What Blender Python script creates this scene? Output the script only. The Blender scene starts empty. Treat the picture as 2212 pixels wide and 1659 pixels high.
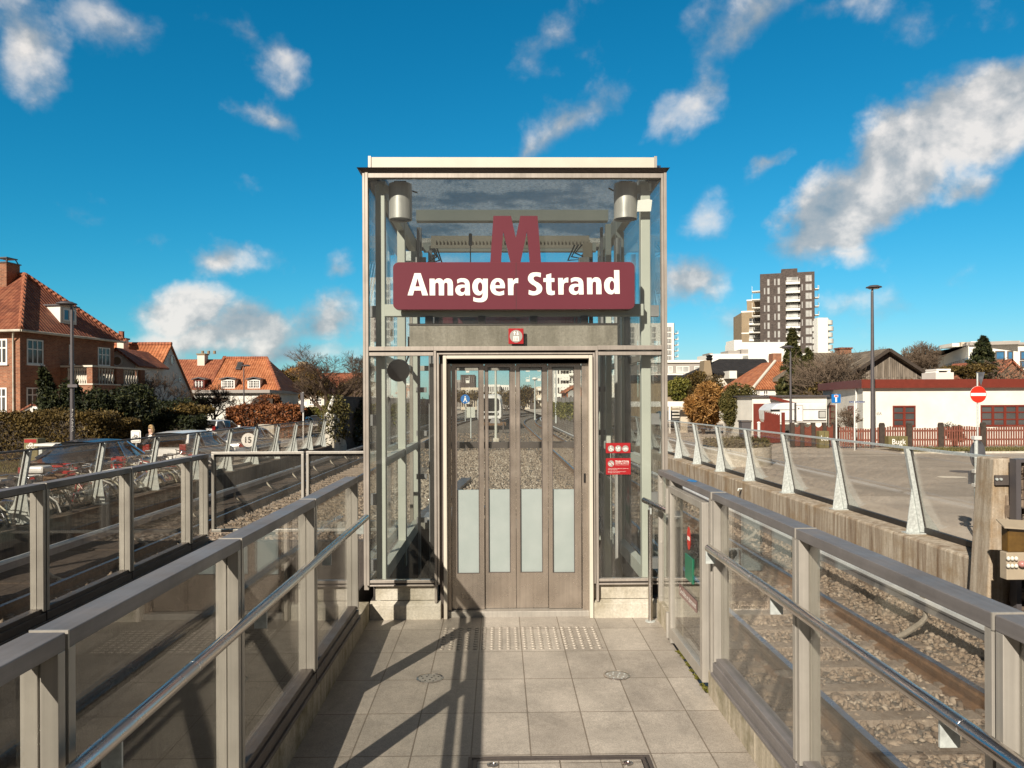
import bpy, math, random
import numpy as np
from mathutils import Vector, Matrix
random.seed(7); np.random.seed(7)
R = math.radians
scene = bpy.context.scene
COL = scene.collection
# ------------------------------------------------------------------ camera
F, CX, HY, W_ = 1671.0, 1106.0, 867.0, 2212.0
EYE = 1.72
PSI, RHO = 27.0/1671.0, 0.0042
fwd = Vector((math.sin(PSI), math.cos(PSI), 0))
rgt0 = Vector((math.cos(PSI), -math.sin(PSI), 0))
up0 = Vector((0, 0, 1))
rgt = rgt0*math.cos(RHO) - up0*math.sin(RHO)
up = up0*math.cos(RHO) + rgt0*math.sin(RHO)
cd = bpy.data.cameras.new('camera'); cam = bpy.data.objects.new('camera', cd); COL.objects.link(cam)
M = Matrix((rgt, up, -fwd)).transposed().to_4x4(); M.translation = (0, 0, EYE)
cam.matrix_world = M
cd.sensor_width = 36; cd.lens = F/W_*36; cd.shift_y = (HY-829.5)/W_
cd.clip_start = 0.05; cd.clip_end = 6000
scene.camera = cam

def ray(x, y):
    return fwd + rgt*((x-CX)/F) + up*((HY-y)/F)
def P(x, y, Y=None, X=None, Z=None):
    d = ray(x, y)
    if Y is not None: t = Y/d.y
    elif X is not None: t = X/d.x
    else: t = (Z-EYE)/d.z
    return Vector((0, 0, EYE)) + d*t
def PX(x, Y): return P(x, 867, Y).x
def PZ(x, y, Y): return P(x, y, Y).z

# ------------------------------------------------------------------ mesh building
OFF = {}
def tag(o, label=None, cat=None, group=None, kind=None):
    if label: o['label'] = label
    if cat: o['category'] = cat
    if group: o['group'] = group
    if kind: o['kind'] = kind
    return o
def thing(name, label, cat, loc=(0, 0, 0), rz=0, group=None):
    o = bpy.data.objects.new(name, None); COL.objects.link(o)
    o.empty_display_size = 0.2
    o.location = loc; o.rotation_euler = (0, 0, rz)
    OFF[o] = Vector(loc)
    return tag(o, label, cat, group)
def children(o): return [c for c in bpy.data.objects if c.parent == o]
def dup(root, loc, rz=None, label=None, group=None, scale=None, mats=None):
    def cp(o, parent):
        c = o.copy(); COL.objects.link(c)
        if parent is not None: c.parent = parent
        for ch in KIDS.get(o, []):
            cp(ch, c)
        return c
    r = cp(root, None)
    r.location = loc
    if rz is not None: r.rotation_euler = (0, 0, rz)
    if scale: r.scale = (scale, scale, scale) if not isinstance(scale, tuple) else scale
    if label: r['label'] = label
    if group: r['group'] = group
    return r
KIDS = {}

def link_mesh(me, name, mat, parent=None, local=False):
    o = bpy.data.objects.new(name, me); COL.objects.link(o)
    if mat is not None and not me.materials: me.materials.append(mat)
    if parent is not None:
        o.parent = parent; OFF[o] = OFF.get(parent, Vector((0, 0, 0)))
        KIDS.setdefault(parent, []).append(o)
    return o

class MB:
    def __init__(s): s.v = []; s.f = []
    def add(s, vs, fs):
        k = len(s.v); s.v += [tuple(p) for p in vs]; s.f += [tuple(i+k for i in f) for f in fs]; return s
    def box(s, x0, x1, y0, y1, z0, z1):
        return s.add([(x0,y0,z0),(x1,y0,z0),(x1,y1,z0),(x0,y1,z0),(x0,y0,z1),(x1,y0,z1),(x1,y1,z1),(x0,y1,z1)],
            [(0,3,2,1),(4,5,6,7),(0,1,5,4),(1,2,6,5),(2,3,7,6),(3,0,4,7)])
    def hexa(s, p):   # 8 points, bottom ccw then top
        return s.add(p, [(0,3,2,1),(4,5,6,7),(0,1,5,4),(1,2,6,5),(2,3,7,6),(3,0,4,7)])
    def beam(s, a, b, w, h, upv=(0,0,1)):
        a = Vector(a); b = Vector(b); d = (b-a).normalized(); u = Vector(upv)
        r = d.cross(u)
        if r.length < 1e-5: r = d.cross(Vector((0,1,0)))
        r.normalize(); u = r.cross(d).normalized()
        r *= w/2; u *= h/2
        return s.hexa([a-r-u, a+r-u, b+r-u, b-r-u, a-r+u, a+r+u, b+r+u, b-r+u])
    def quad(s, a, b, c, d): return s.add([a,b,c,d], [(0,1,2,3)])
    def tri(s, a, b, c): return s.add([a,b,c], [(0,1,2)])
    def tube(s, pts, r, n=8, cap=True):
        pts = [Vector(p) for p in pts]; N = len(pts)
        rs = r if isinstance(r, (list, tuple)) else [r]*N
        vs = []; prev = None
        for i, p in enumerate(pts):
            d = (pts[min(i+1,N-1)]-pts[max(i-1,0)]).normalized()
            if prev is None:
                a = Vector((0,0,1)) if abs(d.z) < .9 else Vector((1,0,0))
                u = d.cross(a).normalized()
            else:
                u = (prev - d*prev.dot(d)); u = u.normalized() if u.length > 1e-6 else d.orthogonal().normalized()
            prev = u; w = d.cross(u)
            for k in range(n):
                t = 2*math.pi*k/n; vs.append(p + (u*math.cos(t)+w*math.sin(t))*rs[i])
        fs = []
        for i in range(N-1):
            for k in range(n):
                fs.append((i*n+k, i*n+(k+1)%n, (i+1)*n+(k+1)%n, (i+1)*n+k))
        if cap: fs += [tuple(reversed(range(n))), tuple(range((N-1)*n, N*n))]
        return s.add(vs, fs)
    def disc(s, c, nrm, r, th=.01, n=24):
        nrm = Vector(nrm).normalized(); c = Vector(c)
        return s.tube([c-nrm*th/2, c+nrm*th/2], r, n)
    def ring(s, c, nrm, R1, r2, n=24, m=6):
        nrm = Vector(nrm).normalized(); u = nrm.orthogonal().normalized(); w = nrm.cross(u); c = Vector(c)
        vs = []; fs = []
        for i in range(n):
            t = 2*math.pi*i/n; e = u*math.cos(t)+w*math.sin(t)
            for j in range(m):
                q = 2*math.pi*j/m; vs.append(c + e*(R1+r2*math.cos(q)) + nrm*r2*math.sin(q))
        for i in range(n):
            for j in range(m):
                fs.append((i*m+j, ((i+1)%n)*m+j, ((i+1)%n)*m+(j+1)%m, i*m+(j+1)%m))
        return s.add(vs, fs)
    def lathe(s, c, prof, n=20):   # prof: (r,z) list, vertical axis
        vs = []; fs = []
        for (r, z) in prof:
            for k in range(n):
                t = 2*math.pi*k/n; vs.append((c[0]+r*math.cos(t), c[1]+r*math.sin(t), c[2]+z))
        for i in range(len(prof)-1):
            for k in range(n): fs.append((i*n+k, i*n+(k+1)%n, (i+1)*n+(k+1)%n, (i+1)*n+k))
        fs += [tuple(reversed(range(n))), tuple(range((len(prof)-1)*n, len(prof)*n))]
        return s.add(vs, fs)
    def prism(s, poly, o, u, v, n, d0, d1):   # poly of (a,b); point = o+u*a+v*b, extruded along n
        o, u, v, n = Vector(o), Vector(u), Vector(v), Vector(n)
        k = len(poly)
        vs = [o+u*a+v*b+n*d0 for a,b in poly] + [o+u*a+v*b+n*d1 for a,b in poly]
        fs = [tuple(range(k-1,-1,-1)), tuple(range(k, 2*k))] + [(i,(i+1)%k,k+(i+1)%k,k+i) for i in range(k)]
        return s.add(vs, fs)
    def grid(s, fn, nu, nv):
        vs = [fn(i/nu, j/nv) for i in range(nu+1) for j in range(nv+1)]
        fs = [(i*(nv+1)+j, (i+1)*(nv+1)+j, (i+1)*(nv+1)+j+1, i*(nv+1)+j+1) for i in range(nu) for j in range(nv)]
        return s.add(vs, fs)
    def wbox(s, w, s0, s1, z0, z1, d0, d1):
        q = w.p
        return s.hexa([q(s0,z0,d1), q(s1,z0,d1), q(s1,z0,d0), q(s0,z0,d0), q(s0,z1,d1), q(s1,z1,d1), q(s1,z1,d0), q(s0,z1,d0)])
    def mesh(s, name, off=Vector((0,0,0)), smooth=None, uv=True):
        me = bpy.data.meshes.new(name)
        V = np.array(s.v, dtype=float).reshape(-1, 3)
        me.from_pydata([tuple(x) for x in (V-np.array(off))], [], s.f)
        me.update()
        if uv: autouv(me)
        if smooth:
            me.shade_smooth(); me.set_sharp_from_angle(angle=R(smooth))
        return me
    def build(s, name, mat, parent=None, smooth=None, bevel=0, uv=True, label=None, cat=None, group=None, kind=None):
        off = OFF.get(parent, Vector((0,0,0))) if parent is not None else Vector((0,0,0))
        me = s.mesh(name, off, smooth, uv)
        o = link_mesh(me, name, mat, parent)
        if bevel:
            m = o.modifiers.new('bevel', 'BEVEL'); m.width = bevel; m.segments = 2; m.limit_method = 'ANGLE'; m.angle_limit = R(40)
        return tag(o, label, cat, group, kind)

def autouv(me):
    uvl = me.uv_layers.new(name='UVMap')
    nl = len(me.loops)
    if nl == 0: return
    co = np.empty(len(me.vertices)*3); me.vertices.foreach_get('co', co); co = co.reshape(-1, 3)
    li = np.empty(nl, dtype=np.int32); me.loops.foreach_get('vertex_index', li)
    npoly = len(me.polygons)
    nr = np.empty(npoly*3); me.polygons.foreach_get('normal', nr); nr = nr.reshape(-1, 3)
    tot = np.empty(npoly, dtype=np.int32); me.polygons.foreach_get('loop_total', tot)
    n = np.repeat(nr, tot, axis=0)
    flat = np.abs(n[:, 2]) > .97
    t = np.stack([-n[:, 1], n[:, 0], np.zeros(nl)], 1)
    L = np.linalg.norm(t, axis=1); t[flat] = (1, 0, 0); L[flat] = 1; t /= np.maximum(L, 1e-9)[:, None]
    b = np.cross(n, t); b[flat] = (0, 1, 0)
    p = co[li]
    uv = np.stack([(p*t).sum(1), (p*b).sum(1)], 1)
    uvl.data.foreach_set('uv', uv.astype(np.float32).ravel())

def np_mesh(name, V, Fq):
    """fast mesh from numpy arrays, all faces with the same corner count"""
    V = np.asarray(V, dtype=np.float32); Fq = np.asarray(Fq, dtype=np.int32)
    me = bpy.data.meshes.new(name)
    k = Fq.shape[1]; nf = len(Fq)
    me.vertices.add(len(V)); me.vertices.foreach_set('co', V.ravel())
    me.loops.add(nf*k); me.loops.foreach_set('vertex_index', Fq.ravel())
    me.polygons.add(nf); me.polygons.foreach_set('loop_start', np.arange(nf, dtype=np.int32)*k)
    me.update(calc_edges=True); me.validate()
    return me

class Wall:
    """vertical plane from plan point A to B (seen from outside: A left, B right)"""
    def __init__(s, A, B):
        s.A = Vector((A[0], A[1], 0)); B = Vector((B[0], B[1], 0))
        s.L = (B-s.A).length; s.t = (B-s.A).normalized(); s.n = s.t.cross(Vector((0,0,1)))
    def p(s, a, z, d=0): return s.A + s.t*a + s.n*d + Vector((0,0,z))
    def px(s, x, y):
        d = ray(x, y); o = Vector((0,0,EYE))
        t = (s.A-o).dot(s.n)/d.dot(s.n); q = o+d*t
        return (q-s.A).dot(s.t), q.z
    def rect(s, x0, y0, x1, y1):
        ym = (y0+y1)/2; xm = (x0+x1)/2
        return s.px(x0, ym)[0], s.px(x1, ym)[0], s.px(xm, y1)[1], s.px(xm, y0)[1]

# ------------------------------------------------------------------ materials
def nmat(name):
    m = bpy.data.materials.new(name); m.use_nodes = True
    nt = m.node_tree
    return m, nt, nt.nodes['Principled BSDF'], nt.nodes, nt.links
def node(nt, typ, **kw):
    n = nt.nodes.new(typ)
    for k, v in kw.items():
        if k.startswith('i_'): n.inputs[k[2:].replace('_', ' ')].default_value = v
        elif k.startswith('n_'): n.inputs[int(k[2:])].default_value = v
        else: setattr(n, k, v)
    return n
def coords(nt, kind='Object'):
    return node(nt, 'ShaderNodeTexCoord').outputs[kind]
def noise(nt, vec, scale, detail=5, rough=.6, dist=0):
    n = node(nt, 'ShaderNodeTexNoise'); n.inputs['Scale'].default_value = scale; n.inputs['Detail'].default_value = detail
    n.inputs['Roughness'].default_value = rough; n.inputs['Distortion'].default_value = dist
    nt.links.new(vec, n.inputs['Vector']); return n.outputs['Fac']
def ramp(nt, fac, stops):
    r = node(nt, 'ShaderNodeValToRGB'); e = r.color_ramp.elements
    while len(e) < len(stops): e.new(.5)
    for i, (p, c) in enumerate(stops):
        e[i].position = p; e[i].color = tuple(c)+(1,) if hasattr(c, '__len__') else (c, c, c, 1)
    nt.links.new(fac, r.inputs['Fac']); return r.outputs['Color']
def mixc(nt, a, b, fac, mode='MIX'):
    m = node(nt, 'ShaderNodeMix', data_type='RGBA', blend_type=mode)
    for sk, v in ((m.inputs[6], a), (m.inputs[7], b), (m.inputs[0], fac)):
        if hasattr(v, 'is_output') or isinstance(v, bpy.types.NodeSocket): nt.links.new(v, sk)
        elif hasattr(v, '__len__'): sk.default_value = tuple(v)+(1,) if len(v) == 3 else v
        else: sk.default_value = v
    return m.outputs[2]
def bump(nt, h, strength, dist, bs):
    b = node(nt, 'ShaderNodeBump'); b.inputs['Strength'].default_value = strength; b.inputs['Distance'].default_value = dist
    nt.links.new(h, b.inputs['Height']); nt.links.new(b.outputs['Normal'], bs.inputs['Normal'])
def mapping(nt, vec, scale=(1,1,1), rot=(0,0,0), loc=(0,0,0)):
    m = node(nt, 'ShaderNodeMapping'); m.inputs['Scale'].default_value = scale; m.inputs['Rotation'].default_value = rot; m.inputs['Location'].default_value = loc
    nt.links.new(vec, m.inputs['Vector']); return m.outputs['Vector']

def plain(name, c, rough=.6, metal=0, var=.25, sc=6, bmp=0, bsc=40, spec=None, rvar=0):
    m, nt, b, N, L = nmat(name)
    co = coords(nt)
    f = noise(nt, co, sc, 6, .65)
    lo = tuple(x*(1-var) for x in c); hi = tuple(min(1, x*(1+var*.8)) for x in c)
    L.new(ramp(nt, f, [(.3, lo), (.7, hi)]), b.inputs['Base Color'])
    b.inputs['Roughness'].default_value = rough; b.inputs['Metallic'].default_value = metal
    if rvar:
        f2 = noise(nt, co, sc*2.7, 4)
        L.new(ramp(nt, f2, [(.3, max(.02, rough-rvar)), (.7, min(1, rough+rvar))]), b.inputs['Roughness'])
    if spec is not None: b.inputs['Specular IOR Level'].default_value = spec
    if bmp: bump(nt, noise(nt, co, bsc, 4), bmp, .02, b)
    return m
def streaky(name, c1, c2, c3, rough=.8, sc=3.0, bmp=.3):
    """weathered concrete: vertical stains + blotches"""
    m, nt, b, N, L = nmat(name)
    co = coords(nt)
    st = noise(nt, mapping(nt, co, (sc*3, sc*3, sc*.22)), 1.6, 6, .7, .3)
    bl = noise(nt, co, sc*.8, 6, .65)
    a = ramp(nt, st, [(.32, c1), (.66, c2)])
    a = mixc(nt, a, c3, ramp(nt, bl, [(.48, 0.0), (.72, 1.0)]))
    fine = ramp(nt, noise(nt, co, 55, 3), [(.3, .75), (.7, 1.15)])
    a = mixc(nt, a, fine, .7, 'MULTIPLY')
    L.new(a, b.inputs['Base Color']); b.inputs['Roughness'].default_value = rough
    bump(nt, noise(nt, co, 45, 5), bmp, .015, b)
    return m
def brickmat(name, c1, c2, mortar, bw=.23, bh=.075, ms=.012, rough=.85):
    m, nt, b, N, L = nmat(name)
    uv = coords(nt, 'UV')
    br = node(nt, 'ShaderNodeTexBrick'); L.new(uv, br.inputs['Vector'])
    br.inputs['Color1'].default_value = tuple(c1)+(1,); br.inputs['Color2'].default_value = tuple(c2)+(1,); br.inputs['Mortar'].default_value = tuple(mortar)+(1,)
    br.inputs['Scale'].default_value = 1; br.inputs['Brick Width'].default_value = bw; br.inputs['Row Height'].default_value = bh; br.inputs['Mortar Size'].default_value = ms
    f = ramp(nt, noise(nt, coords(nt), 1.1, 6, .7), [(.3, .68), (.7, 1.2)])
    f2 = ramp(nt, noise(nt, coords(nt), 9, 4), [(.3, .8), (.7, 1.15)])
    c = mixc(nt, mixc(nt, br.outputs['Color'], f, 1, 'MULTIPLY'), f2, 1, 'MULTIPLY')
    L.new(c, b.inputs['Base Color']); b.inputs['Roughness'].default_value = rough
    bump(nt, br.outputs['Fac'], -.6, .01, b)
    return m
def tilemat(name, c1, c2, c3, w=.24, h=.34, rough=.75):
    """pantiles: saw-tooth rows with rolled columns, real bump"""
    m, nt, b, N, L = nmat(name)
    uv = coords(nt, 'UV')
    sp = node(nt, 'ShaderNodeSeparateXYZ'); L.new(uv, sp.inputs[0])
    def math_(op, a, bb=None):
        n = node(nt, 'ShaderNodeMath', operation=op)
        for i, v in enumerate((a, bb)):
            if v is None: continue
            if isinstance(v, (int, float)): n.inputs[i].default_value = v
            else: L.new(v, n.inputs[i])
        return n.outputs[0]
    vr = math_('DIVIDE', sp.outputs[1], h); ur = math_('DIVIDE', sp.outputs[0], w)
    fr = math_('FRACT', vr); saw = math_('SUBTRACT', 1.0, fr)
    col = math_('SINE', math_('MULTIPLY', ur, 2*math.pi))
    hgt = math_('ADD', math_('MULTIPLY', saw, .55), math_('MULTIPLY', col, .3))
    cb = node(nt, 'ShaderNodeCombineXYZ'); L.new(math_('FLOOR', ur), cb.inputs[0]); L.new(math_('FLOOR', vr), cb.inputs[1])
    wn = node(nt, 'ShaderNodeTexWhiteNoise', noise_dimensions='2D'); L.new(cb.outputs[0], wn.inputs['Vector'])
    c = ramp(nt, wn.outputs['Value'], [(.0, c1), (.55, c2), (1, c3)])
    edge = ramp(nt, fr, [(.0, .45), (.12, 1.0)])
    c = mixc(nt, c, edge, .8, 'MULTIPLY')
    c = mixc(nt, c, ramp(nt, noise(nt, coords(nt), .9, 6, .7), [(.3, .7), (.7, 1.2)]), .9, 'MULTIPLY')
    L.new(c, b.inputs['Base Color']); b.inputs['Roughness'].default_value = rough
    bump(nt, hgt, 1.0, .09, b)
    return m
def glass(name, tint=(.93, .95, .94), dirt=.035, rough=.0, dirtc=(.55, .5, .44)):
    """architectural glass: see-through, Fresnel reflection, thin film of dust"""
    m = bpy.data.materials.new(name); m.use_nodes = True; nt = m.node_tree; L = nt.links
    for n in list(nt.nodes):
        if n.type != 'OUTPUT_MATERIAL': nt.nodes.remove(n)
    out = [n for n in nt.nodes if n.type == 'OUTPUT_MATERIAL'][0]
    tr = node(nt, 'ShaderNodeBsdfTransparent'); tr.inputs[0].default_value = tuple(tint)+(1,)
    gl = node(nt, 'ShaderNodeBsdfGlossy'); gl.inputs['Roughness'].default_value = rough; gl.inputs[0].default_value = (.95, .95, .95, 1)
    df = node(nt, 'ShaderNodeBsdfDiffuse'); df.inputs[0].default_value = tuple(dirtc)+(1,)
    ge = node(nt, 'ShaderNodeNewGeometry'); dt = node(nt, 'ShaderNodeVectorMath', operation='DOT_PRODUCT')
    L.new(ge.outputs['Normal'], dt.inputs[0]); L.new(ge.outputs['Incoming'], dt.inputs[1])
    def mm(op, a, bb):
        n = node(nt, 'ShaderNodeMath', operation=op)
        for i, v in enumerate((a, bb)):
            if isinstance(v, (int, float)): n.inputs[i].default_value = v
            else: L.new(v, n.inputs[i])
        return n.outputs[0]
    ab = node(nt, 'ShaderNodeMath', operation='ABSOLUTE'); L.new(dt.outputs['Value'], ab.inputs[0])
    schl = mm('ADD', mm('MULTIPLY', mm('POWER', mm('SUBTRACT', 1.0, ab.outputs[0]), 5.0), .96), .04)
    co = coords(nt)
    dn = noise(nt, mapping(nt, co, (1, 1, .35)), 2.2, 7, .7)
    dfac = ramp(nt, dn, [(.35, dirt*.45), (.75, dirt*2.0)])
    m1 = node(nt, 'ShaderNodeMixShader'); L.new(dfac, m1.inputs[0]); L.new(tr.outputs[0], m1.inputs[1]); L.new(df.outputs[0], m1.inputs[2])
    m2 = node(nt, 'ShaderNodeMixShader'); L.new(schl, m2.inputs[0]); L.new(m1.outputs[0], m2.inputs[1]); L.new(gl.outputs[0], m2.inputs[2])
    L.new(m2.outputs[0], out.inputs['Surface'])
    return m
def steel(name, c, rough=.35, aniso='z', var=.15, metal=1.0):
    m, nt, b, N, L = nmat(name)
    co = coords(nt)
    s = {'z': (60, 60, 1.2), 'y': (60, 1.2, 60), 'x': (1.2, 60, 60), 'n': (6, 6, 6)}[aniso]
    f = noise(nt, mapping(nt, co, s), 1.0, 4)
    g = noise(nt, co, 2.2, 6, .7)
    L.new(mixc(nt, ramp(nt, g, [(.3, tuple(x*(1-var) for x in c)), (.7, tuple(min(1, x*(1+var)) for x in c))]), ramp(nt, f, [(.3, .88), (.7, 1.08)]), 1, 'MULTIPLY'), b.inputs['Base Color'])
    b.inputs['Metallic'].default_value = metal
    L.new(ramp(nt, noise(nt, co, 5, 5), [(.3, max(.03, rough-.1)), (.7, rough+.13)]), b.inputs['Roughness'])
    bump(nt, f, .04, .003, b)
    return m
def leafmat(name, cols, rough=.6, trans=.25):
    m, nt, b, N, L = nmat(name)
    g = node(nt, 'ShaderNodeNewGeometry')
    c = ramp(nt, g.outputs['Random Per Island'], [(i/(len(cols)-1), c) for i, c in enumerate(cols)])
    c = mixc(nt, c, ramp(nt, noise(nt, coords(nt), .9, 3), [(.3, .6), (.7, 1.3)]), 1, 'MULTIPLY')
    L.new(c, b.inputs['Base Color']); b.inputs['Roughness'].default_value = rough
    b.inputs['Specular IOR Level'].default_value = .25
    return m
# ------------------------------------------------------------------ render settings, sun, sky
vs = scene.view_settings; vs.view_transform = 'Standard'; vs.look = 'None'; vs.exposure = .45; vs.gamma = 1; vs.use_curve_mapping = False
scene.render.engine = 'CYCLES'
scene.cycles.max_bounces = 14; scene.cycles.transparent_max_bounces = 40; scene.cycles.glossy_bounces = 6; scene.cycles.diffuse_bounces = 3
scene.cycles.caustics_reflective = False; scene.cycles.caustics_refractive = False
scene.cycles.use_denoising = True
SUN_DIR = Vector((.76, 1.50, -1.0)).normalized()      # the way the light travels
sl = bpy.data.lights.new('sun', 'SUN'); sl.energy = 5.0; sl.angle = R(.53); sl.color = (1, .91, .78)
so = bpy.data.objects.new('sun', sl); COL.objects.link(so)
so.rotation_euler = SUN_DIR.to_track_quat('-Z', 'Y').to_euler()
so.location = (-8, -12, 30)
ELEV = math.asin(-SUN_DIR.z); AZ = math.atan2(-SUN_DIR.x, -SUN_DIR.y)

world = bpy.data.worlds.new('World'); scene.world = world; world.use_nodes = True
nt = world.node_tree; L = nt.links
for n in list(nt.nodes): nt.nodes.remove(n)
out = node(nt, 'ShaderNodeOutputWorld'); bg = node(nt, 'ShaderNodeBackground'); L.new(bg.outputs[0], out.inputs[0])
bg.inputs['Strength'].default_value = 0.1
tc = node(nt, 'ShaderNodeTexCoord'); gen = tc.outputs['Generated']
SKYCURVE = ((.40, 2.45), (.66, 1.03), (.80, .97))
sky = node(nt, 'ShaderNodeTexSky', sky_type='NISHITA', sun_disc=False, sun_elevation=ELEV, sun_rotation=AZ, air_density=1.0, dust_density=.4, ozone_density=2.0)
KS = .1*2**vs.exposure
def wm(op, a, b=None, c=None, clamp=False):
    n = node(nt, 'ShaderNodeMath', operation=op, use_clamp=clamp)
    for i, v in enumerate((a, b, c)):
        if v is None: continue
        if isinstance(v, (int, float)): n.inputs[i].default_value = v
        else: L.new(v, n.inputs[i])
    return n.outputs[0]
sps = node(nt, 'ShaderNodeSeparateColor'); L.new(sky.outputs[0], sps.inputs[0])
cbs = node(nt, 'ShaderNodeCombineColor')
# the photograph's deep, saturated sky: contrast per channel (gain, gamma)
for i, (ga, gm) in enumerate(SKYCURVE):
    L.new(wm('MULTIPLY', wm('POWER', wm('MULTIPLY', sps.outputs[i], KS), gm), ga/KS), cbs.inputs[i])
skyc = cbs.outputs[0]
nrm = node(nt, 'ShaderNodeVectorMath', operation='NORMALIZE'); L.new(gen, nrm.inputs[0])
sp = node(nt, 'ShaderNodeSeparateXYZ'); L.new(nrm.outputs[0], sp.inputs[0])
az = wm('ARCTAN2', sp.outputs[0], sp.outputs[1]); el = wm('ARCSINE', sp.outputs[2])
ae = node(nt, 'ShaderNodeCombineXYZ'); L.new(az, ae.inputs[0]); L.new(el, ae.inputs[1])
# distort the lookup so cloud outlines are ragged
n1 = node(nt, 'ShaderNodeTexNoise'); n1.inputs['Scale'].default_value = 9; n1.inputs['Detail'].default_value = 5; n1.inputs['Roughness'].default_value = .6; L.new(gen, n1.inputs['Vector'])
n1s = node(nt, 'ShaderNodeVectorMath', operation='SUBTRACT'); L.new(n1.outputs['Color'], n1s.inputs[0]); n1s.inputs[1].default_value = (.5, .5, .5)
n1m = node(nt, 'ShaderNodeVectorMath', operation='MULTIPLY_ADD'); L.new(n1s.outputs[0], n1m.inputs[0]); n1m.inputs[1].default_value = (.11, .09, 0); L.new(ae.outputs[0], n1m.inputs[2])
def ang(x, y):
    d = ray(x, y).normalized(); return math.atan2(d.x, d.y), math.asin(d.z)
CL = [  # x, y, half width, half height (photo pixels), tilt, weight
 (1790, 470, 150, 85, 48, 1.6), (1985, 310, 200, 120, 32, 1.9), (2150, 240, 190, 110, 10, 1.9), (1890, 395, 150, 90, 45, 1.7), (2080, 390, 85, 45, 15, 0.78), (1795, 550, 100, 45, 5, 0.78),
 (1480, 600, 110, 60, 10, 1.05), (1240, 270, 190, 70, 28, 0.83), (1150, 320, 90, 40, 30, 0.68), (1360, 150, 100, 45, 62, 0.43), (1490, 210, 130, 60, 35, 0.68), (1180, 80, 120, 50, 40, 0.38), (1270, 95, 110, 60, 20, 0.30),
 (1535, 445, 70, 60, 45, 0.48), (1660, 350, 55, 38, 30, 0.78),
 (1640, 40, 210, 75, 28, 0.63), (1840, 20, 170, 60, 10, 0.48), (2010, 25, 160, 60, -10, 0.30), (1500, 70, 60, 40, 20, 0.18),
 (600, 110, 90, 70, -50, 0.63), (520, 60, 60, 40, -30, 0.33), (585, 265, 95, 48, -15, 0.73), (500, 385, 80, 36, 5, 0.38), (610, 435, 60, 28, -20, 0.33),
 (170, 445, 95, 44, -20, 0.48), (20, 110, 95, 130, 0, 0.73), (230, 45, 110, 70, 0, 0.38), (40, 210, 60, 60, 0, 0.43),
 (480, 575, 90, 50, 5, 1.00), (580, 570, 55, 28, 0, 0.28), (375, 680, 125, 72, 0, 1.35), (690, 700, 130, 65, 10, 1.30), (740, 595, 60, 48, 0, 0.63), (540, 720, 150, 62, 0, 1.00), (330, 520, 60, 26, 0, 0.38),
 (420, 745, 190, 42, 0, 1.00), (640, 760, 190, 42, 0, 1.00), (250, 700, 130, 50, 0, 0.38), (1830, 665, 130, 45, 0, 0.38), (1970, 665, 90, 30, 0, 0.23), (2090, 580, 90, 40, 0, 0.16), (1560, 690, 110, 50, 0, 0.28),
 (1000, 560, 160, 40, 0, 0.48), (1330, 560, 90, 50, 0, 0.68),
]
tot = None
for (x, y, hw, hh, rot, w) in CL:
    a, e = ang(x, y); a1, e1 = ang(x+10, y); sx = abs(a1-a)/10; a2, e2 = ang(x, y+10); sy = abs(e2-e)/10
    mp = node(nt, 'ShaderNodeMapping', vector_type='TEXTURE')
    mp.inputs['Location'].default_value = (a, e, 0); mp.inputs['Rotation'].default_value = (0, 0, R(rot)); mp.inputs['Scale'].default_value = (hw*sx, hh*sy, 1)
    L.new(n1m.outputs[0], mp.inputs['Vector'])
    ln = node(nt, 'ShaderNodeVectorMath', operation='LENGTH'); L.new(mp.outputs[0], ln.inputs[0])
    v = wm('MULTIPLY', wm('SUBTRACT', 1.0, wm('MULTIPLY', ln.outputs['Value'], .8)), w)
    tot = v if tot is None else wm('SMOOTH_MAX', tot, v, .15)
tot = wm('MAXIMUM', tot, -.5)
n2 = node(nt, 'ShaderNodeTexNoise'); n2.inputs['Scale'].default_value = 10; n2.inputs['Detail'].default_value = 10; n2.inputs['Roughness'].default_value = .56; n2.inputs['Distortion'].default_value = .1
mpn = node(nt, 'ShaderNodeMapping'); mpn.inputs['Scale'].default_value = (1, 1, 1.15); L.new(gen, mpn.inputs['Vector']); L.new(mpn.outputs[0], n2.inputs['Vector'])
dens = wm('ADD', tot, wm('MULTIPLY', wm('SUBTRACT', n2.outputs['Fac'], .5), 1.7))
cov = node(nt, 'ShaderNodeMapRange', interpolation_type='SMOOTHSTEP'); L.new(dens, cov.inputs[0]); cov.inputs[1].default_value = .16; cov.inputs[2].default_value = .92
# self shading of the clouds: compare with the density a little towards the sun
mp2 = node(nt, 'ShaderNodeMapping'); mp2.inputs['Scale'].default_value = (1, 1, 1.15); mp2.inputs['Location'].default_value = (-.016, 0, .03); L.new(gen, mp2.inputs['Vector'])
n3 = node(nt, 'ShaderNodeTexNoise'); n3.inputs['Scale'].default_value = 10; n3.inputs['Detail'].default_value = 7; n3.inputs['Roughness'].default_value = .5; n3.inputs['Distortion'].default_value = .1; L.new(mp2.outputs[0], n3.inputs['Vector'])
sh = wm('ADD', wm('MULTIPLY', wm('SUBTRACT', n2.outputs['Fac'], n3.outputs['Fac']), 2.6), .60)
sh = wm('ADD', sh, wm('MULTIPLY', wm('SUBTRACT', wm('MINIMUM', dens, 1.6), .9), .2), None, True)
ccol = ramp(nt, sh, [(.1, (1.9, 2.5, 3.0)), (.5, (3.5, 3.65, 3.75)), (.85, (6.7, 6.3, 5.9))])
front = mixc(nt, skyc, ccol, wm('MULTIPLY', cov.outputs[0], .9))
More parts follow.
